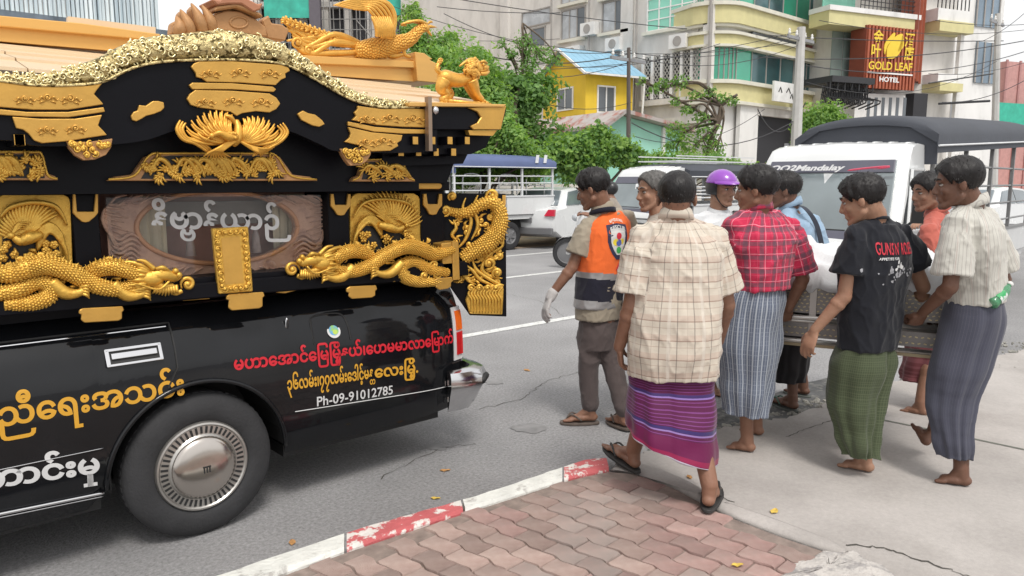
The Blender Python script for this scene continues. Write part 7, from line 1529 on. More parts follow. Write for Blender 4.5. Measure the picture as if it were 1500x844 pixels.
def hair(par, C, fd, s, m=M_hair, vol=.016, front=.072, back=-.055, side=.0, seed=0, upv=(0, 0, 1), bald=0., messy=1.):
 r, f, u = basis(fd, upv); nu, nv = 96, 64; rows = []
 th = np.linspace(0, 2 * np.pi, nu, endpoint=False); ph = np.linspace(0, np.pi * .86, nv)
 T, Pp = np.meshgrid(th, ph); d = np.stack([np.sin(Pp) * np.sin(T), np.sin(Pp) * np.cos(T), np.cos(Pp)], -1).reshape(-1, 3)
 base = np.array([.076, .094, .082]) * 1.; c0 = np.array([0, -.014, .036])
 k = 1 / np.sqrt(((d / base) ** 2).sum(1)); p0 = c0 + d * k[:, None]
 yy, zz_ = p0[:, 1], p0[:, 2]; xx = np.abs(p0[:, 0])
 t = np.clip((yy + .05) / .12, 0, 1); hl = back + (front - back) * t ** 1.6
 hl = np.where((yy > -.030) & (yy < .032) & (xx > .05), np.maximum(hl, -.010 + np.clip(yy, 0, 1) * 1.2), hl) 
 hl = hl + np.where(yy > .03, np.abs(p0[:, 0]) * -.15, 0)
 g = np.clip((zz_ - hl) / .014, -1, 1)
 n1 = snoise(p0 * np.array([1, 1, .45]), 16, seed, 2); n2 = snoise(p0 * np.array([1, 1, .3]), 55, seed + 3, 2)
 h = np.where(g > 0, g ** .6 * vol * (.30 + .70 * np.clip((zz_ + .05) / .11, 0, 1)) * (1 + .10 * messy * n1), g * .02) + np.where(g > 0, g * n2 * .0014 * messy, 0)
 h = h + np.where((yy > .02) & (g > 0), .006 * np.clip(g, 0, 1), 0)
 if bald: h = h - bald * np.clip((zz_ - .085) / .03, 0, 1) * .014
 pp = c0 + d * (k + h)[:, None]
 Pw = np.array(C) + (pp[:, :1] * np.array(r) + pp[:, 1:2] * np.array(f) + pp[:, 2:] * np.array(u)) * s
 mb = MB(); fs = [(i * nu + j, (i + 1) * nu + j, (i + 1) * nu + (j + 1) % nu, i * nu + (j + 1) % nu) for i in range(nv - 1) for j in range(nu)]
 mb.add([tuple(q) for q in Pw], fs)
 rr = np.random.default_rng(seed + 11); sel = rr.choice(np.where(g > .35)[0], 520, replace=True); A = np.array(C)
 for i in sel:
  n_ = (Pw[i] - A); n_ /= np.linalg.norm(n_); t_ = np.array([0, 0, -1.]) * .8 + rr.normal(size=3) * .5 * messy + n_ * .35; t_ /= np.linalg.norm(t_)
  s0 = np.cross(n_, t_); s0 /= max(np.linalg.norm(s0), 1e-6); L_ = rr.uniform(.010, .022); w_ = .0022; b = Pw[i] - n_ * .004
  mb.add([tuple(b - s0 * w_), tuple(b + s0 * w_), tuple(b + t_ * L_ + n_ * .006)], [(0, 1, 2)])
 return mb.build('hair', m, par, smooth=True)
def hand_prims(mb, W, d, n, side, curl=.5, s=1., thumb_in=.3, spread=.0):
 """W wrist, d finger direction, n palm normal (fingers curl towards it), side = thumb side"""
 d = Vector(d).normalized(); n = (Vector(n) - d * Vector(n).dot(d)).normalized(); side = (Vector(side) - d * Vector(side).dot(d) - n * Vector(side).dot(n)).normalized()
 mb.cone(W - d * .01, W + d * .02 * s, .024 * s, .024 * s, 12, (side, 1.15, .8)); mb.cone(W + d * .03 * s, W + d * .075 * s, .030 * s, .034 * s, 14, (side, 1.22, .46))
 mb.ell(W + d * .04 * s + side * .022 * s + n * .010 * s, (.020 * s,) * 3, 10, 8)
 for i, (Lg, off) in enumerate(((.072, .0), (.080, .004), (.074, .0), (.058, -.008))):
  p = W + d * (.095 + off) * s + side * (.0305 - .0205 * i) * s; a_ = curl * (.75 + .12 * i); ang = a_ * .8; sd = spread * (1.5 - i)
  for k, (fr_, r0, r1) in enumerate(((.45, .0100, .0090), (.30, .0088, .0080), (.25, .0080, .0066))):
   dd = d * math.cos(ang) + n * math.sin(ang) + side * sd * .25; q = p + dd.normalized() * Lg * fr_ * s; mb.cone(p, q, r0 * s, r1 * s, 8); p = q; ang += a_ * 1.05
 p = W + d * .035 * s + side * .030 * s; dd = (d * .65 + side * (.75 - thumb_in) + n * (.25 + thumb_in)).normalized(); q = p + dd * .040 * s; mb.cone(p, q, .0125 * s, .0105 * s, 9); dd2 = (d * .9 + side * (.3 - thumb_in) + n * (.25 + thumb_in)).normalized(); mb.cone(q, q + dd2 * .030 * s, .0102 * s, .0082 * s, 9)
def foot_prims(mb, heel, toe, an, s=1., up=None):
 """heel and toe are points on the sole; an = ankle"""
 heel, toe, an = Vector(heel), Vector(toe), Vector(an); f = (toe - heel); Lg = f.length; f.normalize(); up = Vector(up) if up else (UP - f * f.z).normalized(); r = f.cross(up).normalized()
 hh = .030; mb.cone(heel + f * .032 + up * .030, heel + f * Lg * .45 + up * .030, .031, .030, 14, (r, 1.0, .9)); mb.cone(heel + f * Lg * .40 + up * .028, heel + f * Lg * .72 + up * .022, .030, .026, 14, (r, 1.35, .85))
 mb.cone(an, heel + f * .045 + up * .035, .037, .032, 14); mb.cone(an - up * .01, heel + f * Lg * .55 + up * .033, .033, .022, 14, (r, 1.1, .9))
 for i in range(5):
  x_ = (.031 - .0155 * i) * s; b = heel + f * Lg * (.73 - .012 * i) + r * -x_ + up * .016; t_ = b + f * Lg * (.20 - .025 * i) - up * .004; mb.cone(b, t_, .0125 - .0012 * i, .0112 - .0013 * i, 8)
def torso_rings(mb, secs, side, n=40, p=2.4):
 """secs = [(centre, half width, half depth, front vector)]"""
 rings = []
 for c, a, b, fr in secs:
  fr = Vector(fr).normalized(); sd = Vector(side); sd = (sd - fr * sd.dot(fr)).normalized(); ring = []
  for k in range(n):
   t = 2 * math.pi * k / n; cs, sn = math.cos(t), math.sin(t); e = 2 / p
   ring.append(Vector(c) + sd * a * math.copysign(abs(cs) ** e, cs) + fr * b * math.copysign(abs(sn) ** e, sn))
  rings.append(ring)
 mb.loft(rings)
def seg_dist(P, a, b):
 a, b = np.array(a), np.array(b); ab = b - a; t = np.clip(((P - a) @ ab) / (ab @ ab), 0, 1); q = a + t[:, None] * ab; return np.linalg.norm(P - q, axis=1), t
def cl_coords(P, c0, front, side, sleeves, Rm=.17):
 """garment coordinates: torso (angle*radius, height); sleeves (around, along)"""
 c0, f, s_ = np.array(c0), np.array(front), np.array(side); q = P - c0; ang = np.arctan2(q @ s_, -(q @ f)); u = ang * Rm; v = P[:, 2].copy(); w = np.zeros(len(P))
 for a, b, r in sleeves:
  d, t = seg_dist(P, a, b); a_, b_ = np.array(a), np.array(b); ax = (b_ - a_) / np.linalg.norm(b_ - a_); e1 = f - ax * (f @ ax); e1 /= np.linalg.norm(e1); e2 = np.cross(ax, e1)
  rel = P - a_; msk = (d < r * 1.32) & ((rel @ ax) > .045); an2 = np.arctan2(rel @ e2, rel @ e1); u = np.where(msk, an2 * r * 1.0, u); v = np.where(msk, rel @ ax, v); w = np.where(msk, 1., w)
 return np.stack([u, v, w], 1)
def wrinkle(me, P, seed, amp, pull=(), zlo=None, sleeves=()):
 N_ = normals(me); a = snoise(P * np.array([1, 1, .55]), 3.2, seed, 2); b = snoise(P * np.array([1, 1, .8]), 7., seed + 5, 2); rdg = (1 - np.abs(a)) ** 3 * 1.1 + (1 - np.abs(b)) ** 3 * .6 - .55
 A = np.full(len(P), amp)
 for (c, r, k) in pull:
  d = np.linalg.norm(P - np.array(c), axis=1); A = A * (1 + k * np.exp(-(d / r) ** 2))
 return P + N_ * (rdg * A)[:, None]
def garment(name, mb, m, par, c0, front, side, sleeves=(), voxel=.0075, amp=.0065, seed=1, pull=(), Rm=.17, smooth=3, cut=None):
 me = fuse(mb, voxel, smooth); P = coords(me); cl = cl_coords(P, c0, front, side, sleeves, Rm); P = wrinkle(me, P, seed, amp, pull)
 return finish(name, me, P, m, par, None, cl)
def longyi(name, secs, side, m, par, seed=0, amp=.010, tilt=0., n=120, nz=60, Rm=.17, folds=(), hemtilt_f=0., p=2.1):
 """wrapped skirt lofted through secs = (centre, half width, half depth, front); secs run from the waist to the hem"""
 k = len(secs); T = np.linspace(0, k - 1, nz); rr = np.random.default_rng(seed); ph = rr.uniform(0, 6.28, 8); rings = []; cl = []
 Cs = catmull([s[0] for s in secs], 20); 
 for i, t in enumerate(T):
  c = Cs[min(int(t * 20 + .5), len(Cs) - 1)]; j = min(int(t), k - 2); u = t - j; u_ = u * u * (3 - 2 * u); a = lerp(secs[j][1], secs[j + 1][1], u_); b = lerp(secs[j][2], secs[j + 1][2], u_); fr = (Vector(secs[j][3]) * (1 - u) + Vector(secs[j + 1][3]) * u).normalized(); sd = Vector(side); sd = (sd - fr * sd.dot(fr)).normalized()
  tt = i / (nz - 1); ring = []
  for q in range(n):
   th = 2 * math.pi * q / n; cs, sn = math.cos(th), math.sin(th); e = 2 / p
   f_ = amp * (tt ** .7) * (math.sin(5 * th + ph[0] + 1.5 * tt) * .9 + math.sin(8 * th + ph[1] - 2 * tt) * .5 + math.sin(13 * th + ph[2]) * .35) + amp * .45 * math.sin(3 * th + ph[3] + 9 * tt) * math.sin(7 * tt + ph[4]) + amp * .3 * math.sin(21 * tt + 3 * math.sin(2 * th + ph[5]))
   for (th0, w_, dp) in folds:
    dd = (th - th0 + math.pi) % (2 * math.pi) - math.pi; f_ += dp * math.exp(-(dd / w_) ** 2) * min(1, tt * 2.5 + .2)
   P_ = c + sd * ((a + f_) * math.copysign(abs(cs) ** e, cs)) + fr * ((b + f_) * math.copysign(abs(sn) ** e, sn))
   P_.z += tilt * cs * tt ** 2 + hemtilt_f * sn * tt ** 2 + (.004 * math.sin(7 * th + ph[6]) if i == nz - 1 else 0)
   ring.append(P_); cl.append((((th - math.pi / 2) % (2 * math.pi)) * Rm, (1 - tt) * (secs[0][0] - secs[-1][0]).length, 0))
  rings.append(ring)
 inner = [c_ + (p_ - c_) * .95 + UP * .006 for c_, p_ in ((Cs[-1], q) for q in rings[-1])]; inner2 = [c_ + (p_ - c_) * .45 + UP * .03 for c_, p_ in ((Cs[-1], q) for q in rings[-1])]
 cl += cl[-n:] * 2; mb = MB(); mb.loft(rings + [inner, inner2]); me = mb.mesh(name, m, wl(par), True); at = me.attributes.new('cl', 'FLOAT_VECTOR', 'POINT'); at.data.foreach_set('vector', np.array(cl, dtype=np.float32).ravel()); return link(name, me, par)
def legs_prims(mb, hip, kn, an, r=(.078, .052, .036)):
 mb.cone(hip, kn, r[0], r[1], 14); mb.cone(kn, an, r[1] * .96, r[2], 14); k = Vector(kn).lerp(Vector(an), .30); mb.ell(k, (r[1] * 1.02, r[1] * 1.05, .09), 12, 8)
def arm_prims(mb, sh, el, wr, s=1.):
 mb.cone(sh, el, .040 * s, .037 * s, 14); mb.cone(el, wr, .039 * s, .026 * s, 14); mb.ell(Vector(el).lerp(Vector(wr), .22), (.041 * s,) * 3, 12, 8)
def sandal(par, heel, toe, up, m, strap=None, w=.046):
 heel, toe = Vector(heel), Vector(toe); f = (toe - heel).normalized(); up = Vector(up); r = f.cross(up).normalized(); Lg = (toe - heel).length + .02; out = []
 for k in range(24):
  t = 2 * math.pi * k / 24; y = .5 - .5 * math.cos(t); ww = w * (.78 + .28 * math.sin(math.pi * (y * .9 + .0)) ** 1 + (.12 if y > .6 else 0)) * (abs(math.sin(t)) ** .55) * (1 if math.sin(t) >= 0 else -1); out.append((ww, y * Lg - .01))
 mb = MB(); mb.prism(out, lambda a, b, d: heel + r * a + f * b + up * d, -.018, -.001); mb.build('sandal', m, par, bevel=.003)
 mb = MB(); tpt = heel + f * Lg * .80 + up * .012
 for sgn in (-1, 1): mb.tube(catmull([tpt, heel + f * Lg * .66 + r * sgn * .024 + up * .052, heel + f * Lg * .42 + r * sgn * .043 + up * .015], 5), [.0055] * 11, 6)
 mb.build('sandal_strap', strap or m, par, smooth=True)
def person(label, loc, group=None): return thing('person', label, 'person', loc, group)
def collar(par, neck, front, side, m, r=.068, h=.04, tilt=.02, cl=True):
 rings = []; front, side = Vector(front), Vector(side)
 for (rr_, zz_) in ((r + .012, -.012), (r + .010, .012), (r, h), (r - .006, h + .004), (r - .006, .0)):
  rings.append([Vector(neck) + side * rr_ * math.cos(t) * 1.05 + front * (rr_ * math.sin(t)) + UP * (zz_ - tilt * math.sin(t) * 1.2) for t in np.linspace(0, 2 * math.pi, 33)[:-1]])
 mb = MB(); mb.loft(rings); me = mb.mesh('collar', m, wl(par), True); n = len(me.vertices); P = coords(me)
 at = me.attributes.new('cl', 'FLOAT_VECTOR', 'POINT'); at.data.foreach_set('vector', np.stack([P[:, 0] + P[:, 1], P[:, 2], 0 * P[:, 0]], 1).astype(np.float32).ravel()); return link('collar', me, par)
def decal(par, name, src, mt, pts_fn, s): pass
C_plaid = cloth('cream_plaid', (.56, .50, .42), [('u', .0, 0, 0, (0, 0, 0), 0)][:0] + [('v', .088, .030, .0, (.46, .31, .25), .36), ('v', .088, .0050, .0, (.22, .13, .10), .6), ('v', .088, .003, .029, (.28, .16, .12), .45), ('u', .072, .0042, .01, (.14, .12, .11), .62), ('u', .072, .002, .038, (.30, .24, .20), .5), ('u', .144, .014, .050, (.64, .59, .52), .5)])
C_purp = cloth('purple_longyi_cloth', (.085, .009, .052), [('v', .013, .0032, 0, (.19, .05, .20), .8), ('v', 0, .110, -.01, (.115, .006, .052), 1), ('v', 0, .024, .012, (.22, .010, .055), 1), ('v', 0, .009, .0, (.45, .40, .48), 1), ('v', 0, .006, .118, (.24, .16, .38), 1), ('v', 0, .014, .125, (.04, .025, .12), 1), ('v', 0, .006, .232, (.24, .16, .42), .9), ('v', 0, .012, .238, (.04, .025, .12), .9), ('v', 0, .005, .335, (.2, .13, .34), .8)], rough=.6)
C_red = cloth('red_plaid', (.50, .028, .075), [('u', .074, .022, 0, (.10, .075, .10), .62), ('v', .074, .022, 0, (.10, .075, .10), .62), ('u', .074, .0035, .046, (.75, .30, .36), .8), ('v', .074, .0035, .046, (.75, .30, .36), .8), ('u', .037, .002, .01, (.65, .12, .18), .6), ('v', .037, .002, .01, (.65, .12, .18), .6)])
C_blst = cloth('blue_grey_striped', (.115, .135, .185), [('u', .030, .0075, 0, (.40, .43, .47), .85), ('u', .030, .0028, .013, (.30, .33, .38), .7), ('v', .022, .0025, 0, (.28, .31, .36), .45)])
C_green = cloth('green_longyi_cloth', (.050, .064, .034), [('u', .012, .0035, 0, (.09, .105, .06), .6), ('v', .012, .0035, 0, (.09, .105, .06), .6)])
C_slate = cloth('slate_longyi_cloth', (.062, .064, .088), [('u', .016, .0025, 0, (.095, .095, .12), .6)])
C_wst = cloth('pale_striped_shirt', (.50, .485, .44), [('u', .017, .0030, 0, (.33, .31, .29), .75), ('u', .068, .004, .008, (.36, .24, .22), .4)])
C_blk = cloth('black_tee', (.012, .013, .018)); C_denim = cloth('pale_blue_shirt', (.27, .38, .50)); C_white = cloth('white_shirt', (.66, .67, .68))
C_salm = cloth('salmon_shirt', (.45, .12, .09)); C_brn = cloth('brown_vest', (.12, .045, .035)); C_khaki = cloth('khaki_shirt', (.33, .285, .22)); C_blk2 = cloth('black_longyi_cloth', (.02, .018, .02)); C_mar = cloth('maroon_longyi_cloth', (.14, .04, .045), [('v', .03, .012, 0, (.22, .08, .09), .6)])
C_trs = cloth('brown_grey_trousers', (.095, .075, .072)); C_gbr = cloth('grey_brown_shirt', (.30, .26, .22))
C_org = cloth('orange_vest_cloth', (.82, .155, .035)); C_nvy = cloth('navy_vest_cloth', (.018, .018, .03)); C_refl = mat('reflective_tape', (.34, .33, .33), .35, metal=.3, var=.08); M_glove = cloth('white_glove', (.50, .48, .47))
def build_torso(par, C, m, chest, hem, shL, shR, elL, elR, wid=.20, dep=.13, hemw=.19, hemd=.14, slL=.62, slR=.62, front=None, side=None, seed=1, amp=.0065, slr=(.078, .083), neck=None, belly=0., voxel=.0075, name='shirt', hemf=0., colr=True, Rm=.17):
 """shirt from the shoulder line down to the hem with short sleeves"""
 fr, sd = Vector(front).normalized(), Vector(side).normalized(); mb = MB(); neck = Vector(neck); hem = Vector(hem); shm = (Vector(shL) + Vector(shR)) / 2; up = (neck - hem).normalized(); sw = (Vector(shR) - Vector(shL)).length / 2
 fr2 = (fr - up * fr.dot(up)).normalized(); f3 = [(hem, hemw, hemd), (hem.lerp(shm, .18), hemw * 1.0, hemd * 1.02 + belly), (hem.lerp(shm, .42), lerp(hemw, wid, .5), hemd + belly * .9), (hem.lerp(shm, .68), wid, dep), (hem.lerp(shm, .86), wid * 1.0, dep * .98), (shm - up * .01, sw * .92, dep * .82), (shm + up * .030, sw * .66, dep * .66), (shm + up * .062, .082, .078)]
 torso_rings(mb, [(c, a, b, fr2) for c, a, b in f3], sd)
 mb.cone(neck - UP * .045, shL, .062, slr[0] * .62, 14); mb.cone(neck - UP * .045, shR, .062, slr[0] * .62, 14)
 sl = []
 for sh, el, t in ((shL, elL, slL), (shR, elR, slR)):
  sh, el = Vector(sh), Vector(el); e = sh.lerp(el, t); ax = (e - sh).normalized(); o_ = ax.orthogonal().normalized()
  r0, r1 = slr; b2 = ax.cross(o_); mb.ell(sh, r0 * .74, 14, 10)
  mb.loft([[sh + ax * q * (e - sh).length + (o_ * math.cos(2 * math.pi * k / 20) + b2 * math.sin(2 * math.pi * k / 20)) * rr_ for k in range(20)] for q, rr_ in ((-.02, r0 * .66), (.18, r0 * .84), (.5, (r0 + r1) / 2 * .96), (.985, r1 * 1.03), (1.0, r1 * .99))]); sl.append((sh, e, r0))
 o = garment(name, mb, m, par, hem.lerp(shm, .5), fr2, sd, sl, voxel, amp, seed, [(tuple(shL), .14, .9), (tuple(shR), .14, .9), (tuple(hem.lerp(shm, .45)), .16, .5)], Rm=Rm)
 if colr: collar(par, neck - up * .022 + fr * .0, fr2, sd, m if not isinstance(m, list) else m[0])
 return o
def full_person(par, sk, head, fd, neck, shL, shR, elL, elR, wrL, wrR, pel, hands, feet, hipw=.055, voxel=.0055, ears=True, hs=1.04, upv=(0, 0, 1), side=RGT, legr=(.064, .046, .036), arms=1., skipL=False, skipR=False):
 mb = MB(); head_prims(mb, Vector(head), fd, hs, ears, upv); r, f, u = basis(fd, upv)
 mb.cone(Vector(head) - u * .035 - f * .028, Vector(neck) - UP * .01, .060, .064, 16); mb.cone(Vector(neck) - UP * .0, Vector(neck) - UP * .05, .064, .060, 14); mb.cone(Vector(neck) - UP * .05, (Vector(shL) + Vector(shR)) / 2 - UP * .05, .058, .07, 14)
 mb.cone(shL, shR, .038, .038, 12); mb.cone((Vector(shL) + Vector(shR)) / 2 - UP * .08, Vector(pel), .11, .11, 16)
 for k, (sh, el, wr) in enumerate(((shL, elL, wrL), (shR, elR, wrR))):
  arm_prims(mb, sh, el, wr, arms); h = hands[k]
  if h: hand_prims(mb, Vector(wr), *h)
 out = []
 for k, ft in enumerate(feet):
  heel, toe = Vector(ft[0]), Vector(ft[1]); f_ = (toe - heel).normalized(); up = Vector(ft[2]).normalized() if len(ft) > 2 and ft[2] else (UP - f_ * f_.z).normalized(); an = heel + f_ * .055 + up * .095 if len(ft) < 4 else Vector(ft[3]); hip = Vector(pel) + Vector(side) * (hipw * (-1 if k == 0 else 1)); kn = Vector(ft[4]) if len(ft) > 4 else hip.lerp(an, .52) + f_ * .02
  legs_prims(mb, hip, kn, an, legr); foot_prims(mb, heel, toe, an, up=up); out.append((heel, toe, up, an, kn, hip))
 me = fuse(mb, voxel, 2); finish('body', me, coords(me), sk, par)
 return out
def mid(a, b): return (Vector(a) + Vector(b)) / 2
def P_vest():
 d0 = 4.83; fr = (FWD * .78 - RGT * .62).normalized(); sd = fr.cross(UP).normalized(); fd = (FWD * .35 - RGT * .9 - UP * .28).normalized()
 heel, toe = G(876, 617, .02), G(822, 617, .02); heel2, toe2 = G(921, 627, .03), G(892, 614, .02)
 p = person('man in orange and black rescue vest walking with one white gloved hand swinging', (heel.x, heel.y, 0))
 hd = D(868, 278, d0); nk = D(883, 304, d0 + .02); shL = D(861, 330, d0 - .02); shR = D(918, 320, d0 + .14); elL = D(838, 392, d0 - .05); wrL = D(806, 434, d0 - .08); elR = D(930, 385, d0 + .22); wrR = D(925, 440, d0 + .20); pel = D(878, 468, d0 + .03)
 ft = full_person(p, SK[1], hd, fd, nk, shL, shR, elL, elR, wrL, wrR, pel, [(D(796, 462, d0 - .1) - wrL, (RGT * .9 + FWD * .3), (FWD * .5 - UP * .2 - RGT * .2), .45, .92), None], [(heel, toe), (heel2, toe2)], side=sd)
 face_details(p, hd, fd, 1.04); hair(p, hd, fd, 1.04, vol=.018, back=-.065, seed=3, front=.075)
 mb = MB(); hand_prims(mb, wrL, D(796, 462, d0 - .1) - wrL, (RGT * .9 + FWD * .3), (FWD * .5 - UP * .2 - RGT * .2), .45, 1.02); mb.cone(wrL - (wrL - elL).normalized() * .03, wrL + Vector((0, 0, -.01)), .033, .031, 14)
 me = fuse(mb, .0045, 1); P = coords(me); N_ = normals(me); finish('glove', me, P + N_ * .0022, M_glove, p, None, P)
 build_torso(p, None, C_khaki, None, D(876, 466, d0 + .03), shL, shR, elL, elR, wid=.165, dep=.115, hemw=.158, hemd=.125, slL=.70, slR=.65, front=fr, side=sd, neck=nk, seed=4, slr=(.072, .078))
 mb = MB(); hem = D(875, 449, d0 + .03); shm = mid(shL, shR); up = (nk - hem).normalized(); fr2 = (fr - up * fr.dot(up)).normalized()
 torso_rings(mb, [(c, a, b, fr2) for c, a, b in ((hem, .168, .130), (hem.lerp(shm, .3), .168, .132), (hem.lerp(shm, .65), .182, .135), (hem.lerp(shm, .88), .182, .132), (shm, .168, .110), (shm + up * .04, .128, .088), (shm + up * .072, .08, .078))], sd)
 me = fuse(mb, .0075, 3); P = coords(me); cl = cl_coords(P, hem.lerp(shm, .5), fr2, sd, []); P2 = wrinkle(me, P, 8, .0055); zb = float(hem.z)
 o = finish('vest', me, P2, [C_org, C_nvy, C_refl], p, None, cl); pc = np.empty(len(me.polygons) * 3); me.polygons.foreach_get('center', pc); z = pc.reshape(-1, 3)[:, 2] + wl(p).z; x_ = (pc.reshape(-1, 3) + np.array(wl(p)) - np.array(hem)) @ np.array(sd)
 zz_ = z + x_ * .10; mi = np.where(zz_ > zb + .228, 0, np.where(zz_ > zb + .188, 2, np.where(zz_ > zb + .045, 1, 2))); me.polygons.foreach_set('material_index', mi.astype(np.int32)); me.update()
 collar(p, nk - up * .03, fr2, sd, C_nvy, r=.074, h=.022)
 bk = -fr2; C0 = D(893, 352, d0); right = (sd - bk * sd.dot(bk)).normalized(); upb = bk.cross(right); upb = upb if upb.z > 0 else -upb
 def lay(name, polys, mt, h=.0035):
  verts = []; fs = []
  for pl_ in polys:
   b = len(verts); ok = True
   for (a, c) in pl_:
    org = C0 + right * a + upb * c + bk * .4; hit, loc_, n_, i_ = o.ray_cast(org - wl(p), -bk)
    if not hit: ok = False; loc_ = C0 - wl(p) + right * a + upb * c
    verts.append(Vector(loc_) + wl(p) + bk * h)
   if ok: fs.append(tuple(range(b, b + len(pl_))))
  mb = MB(); mb.v = [tuple(v) for v in verts]; mb.f = fs; mb.m = [0] * len(fs); return mb.build(name, mt, p)
 def shield(w, h, n=6):
  out = []
  for i in range(n):
   for j in range(n):
    q = []
    for (a, b) in ((i, j), (i + 1, j), (i + 1, j + 1), (i, j + 1)):
     u, v = a / n * 2 - 1, b / n * 2 - 1; prof = 1.0 if v > .2 else max(.25, 1 - ((.2 - v) / 1.2) ** 2 * .75); q.append((u * w * prof, v * h + (-.10 * h * abs(u) if v > .9 else 0)))
    out.append(q)
  return out
 bpy.context.view_layer.update()
 lay('back_badge', shield(.082, .115), mat('badge_navy', (.03, .03, .07), .6), .003); lay('badge_field', shield(.060, .086), mat('badge_white', (.62, .62, .60), .6), .0045)
 disc_ = lambda cx, cy, r, n=10: [[(cx, cy), (cx + r * math.cos(2 * math.pi * k / n), cy + r * math.sin(2 * math.pi * k / n)), (cx + r * math.cos(2 * math.pi * (k + 1) / n), cy + r * math.sin(2 * math.pi * (k + 1) / n))] for k in range(n)]
 lay('badge_emblem', disc_(0, .035, .022), mat('badge_red', (.6, .03, .05), .6), .006); lay('badge_emblem', disc_(-.025, -.005, .022) + disc_(.028, .0, .018), mat('badge_yellow', (.75, .60, .05), .6), .0055); lay('badge_emblem', disc_(0, -.055, .022), mat('badge_green', (.06, .38, .10), .6), .0058)
 lay('badge_emblem', disc_(0, -.008, .022), mat('badge_blue', (.10, .14, .45), .6), .0062)
 def txt(s, a0, c0, w, h, mt, off=.02, arc=0.):
  me = text_mesh(s, off); q = coords(me); x0, x1_ = q[:, 0].min(), q[:, 0].max(); k = w / (x1_ - x0); xx = (q[:, 0] - x0) * k - w / 2; yy_ = q[:, 1] * h / .73; n = len(q); V = np.zeros((n, 3))
  for i in range(n):
   a, c = a0 + xx[i], c0 + yy_[i] - arc * (xx[i] / (w / 2)) ** 2; org = C0 + right * a + upb * c + bk * .4; hit, l_, n_, i_ = o.ray_cast(org - wl(p), -bk); V[i] = (Vector(l_) if hit else (org - bk * .4 - wl(p))) + bk * .0075
  me.vertices.foreach_set('co', V.ravel()); me.materials.clear(); me.materials.append(mt); me.update(); link('lettering', me, p)
 txt('RESCUE', 0, .078, .125, .026, M_wv, .03, .016); txt('K-1', .055, -.175, .07, .032, M_wv, .03); txt('မန္တလေး', 0, .128, .11, .022, mat('vest_print_pale', (.72, .62, .55), .6), .03, .012)
 lay('heartbeat_print', [[(-.03, -.17), (-.01, -.165), (-.005, -.17)], [(-.012, -.17), (0, -.135), (.008, -.175)], [(.0, -.17), (.012, -.195), (.02, -.165)], [(.01, -.172), (.07, -.18), (.07, -.186), (.01, -.18)], [(-.025, -.18), (.0, -.17), (.0, -.185)]], mat('print_red', (.62, .02, .05), .6), .006)
 mb = MB(); (h1, t1, u1, a1, k1, p1), (h2, t2, u2, a2, k2, p2) = ft
 torso_rings(mb, [(D(877, 455, d0 + .03), .128, .098, fr), (D(877, 490, d0 + .03), .148, .120, fr), (D(878, 510, d0 + .03), .148, .118, fr)], sd)
 for (a, k, h) in ((a1, k1, p1), (a2, k2, p2)): mb.cone(h - UP * .02, k, .094, .070, 16); mb.cone(k, a + UP * .02, .070, .056, 16)
 garment('trousers', mb, C_trs, p, pel, fr, sd, [(k1, a1, .08), (k2, a2, .08)], amp=.0075, seed=14, smooth=2)
 sandal(p, h1, t1, UP, M_sandb); sandal(p, h2, t2, u2, M_sandb)
P_vest()
def P_plaid():
 d0 = 3.5; fr = (FWD * .95 + RGT * .10).normalized(); sd = fr.cross(UP).normalized(); fd = (FWD * .98 + RGT * .18 - UP * .08).normalized()
 heel1, toe1 = G(934, 689, .122), G(888, 652, .10); heel2, toe2 = G(1036, 746, .125), G(1048, 710, .11)
 p = person('stout man seen from behind in cream plaid shirt and purple longyi', (heel2.x, heel2.y, .1))
 hd = D(991, 292, d0 + .01); nk = D(990, 314, d0 + .0); shL = D(939, 347, d0); shR = D(1046, 347, d0 + .02); elL = D(925, 448, d0 - .01); wrL = D(907, 508, d0 + .06); elR = D(1064, 446, d0 + .06); wrR = D(1052, 500, d0 + .26); pel = D(986, 545, d0 + .02)
 ft = full_person(p, SK[1], hd, fd, nk, shL, shR, elL, elR, wrL, wrR, pel, [(D(910, 535, d0 + .09) - wrL, RGT * .9, FWD * .9, .75, 1.02), (D(1046, 530, d0 + .35) - wrR, -RGT, FWD, .7, 1.)], [(heel1, toe1), (heel2, toe2)], side=sd, arms=1.12, legr=(.075, .050, .040), hs=1.05)
 hair(p, hd, fd, 1.05, vol=.009, back=-.062, seed=13, front=.08, messy=.5)
 build_torso(p, None, C_plaid, None, D(986, 549, d0 + .0), shL, shR, elL, elR, wid=.212, dep=.148, hemw=.215, hemd=.16, slL=.82, slR=.80, front=fr, side=sd, neck=nk, seed=24, slr=(.080, .090), belly=.02, amp=.0085)
 sec = [(D(986, 530, d0 + .02), .185, .15, fr), (D(984, 560, d0 + .03), .205, .165, fr), (D(984, 610, d0 + .0), .215, .205, fr), (D(984, 650, d0 - .01), .220, .245, fr)]
 longyi('longyi', sec, sd, C_purp, p, 5, .008, tilt=-.085, folds=[(4.6, .12, -.012), (4.2, .15, .01), (5.2, .2, -.010)])
 for (h, t, u, *_r) in ft: sandal(p, h, t, u, M_sandal)
P_plaid()
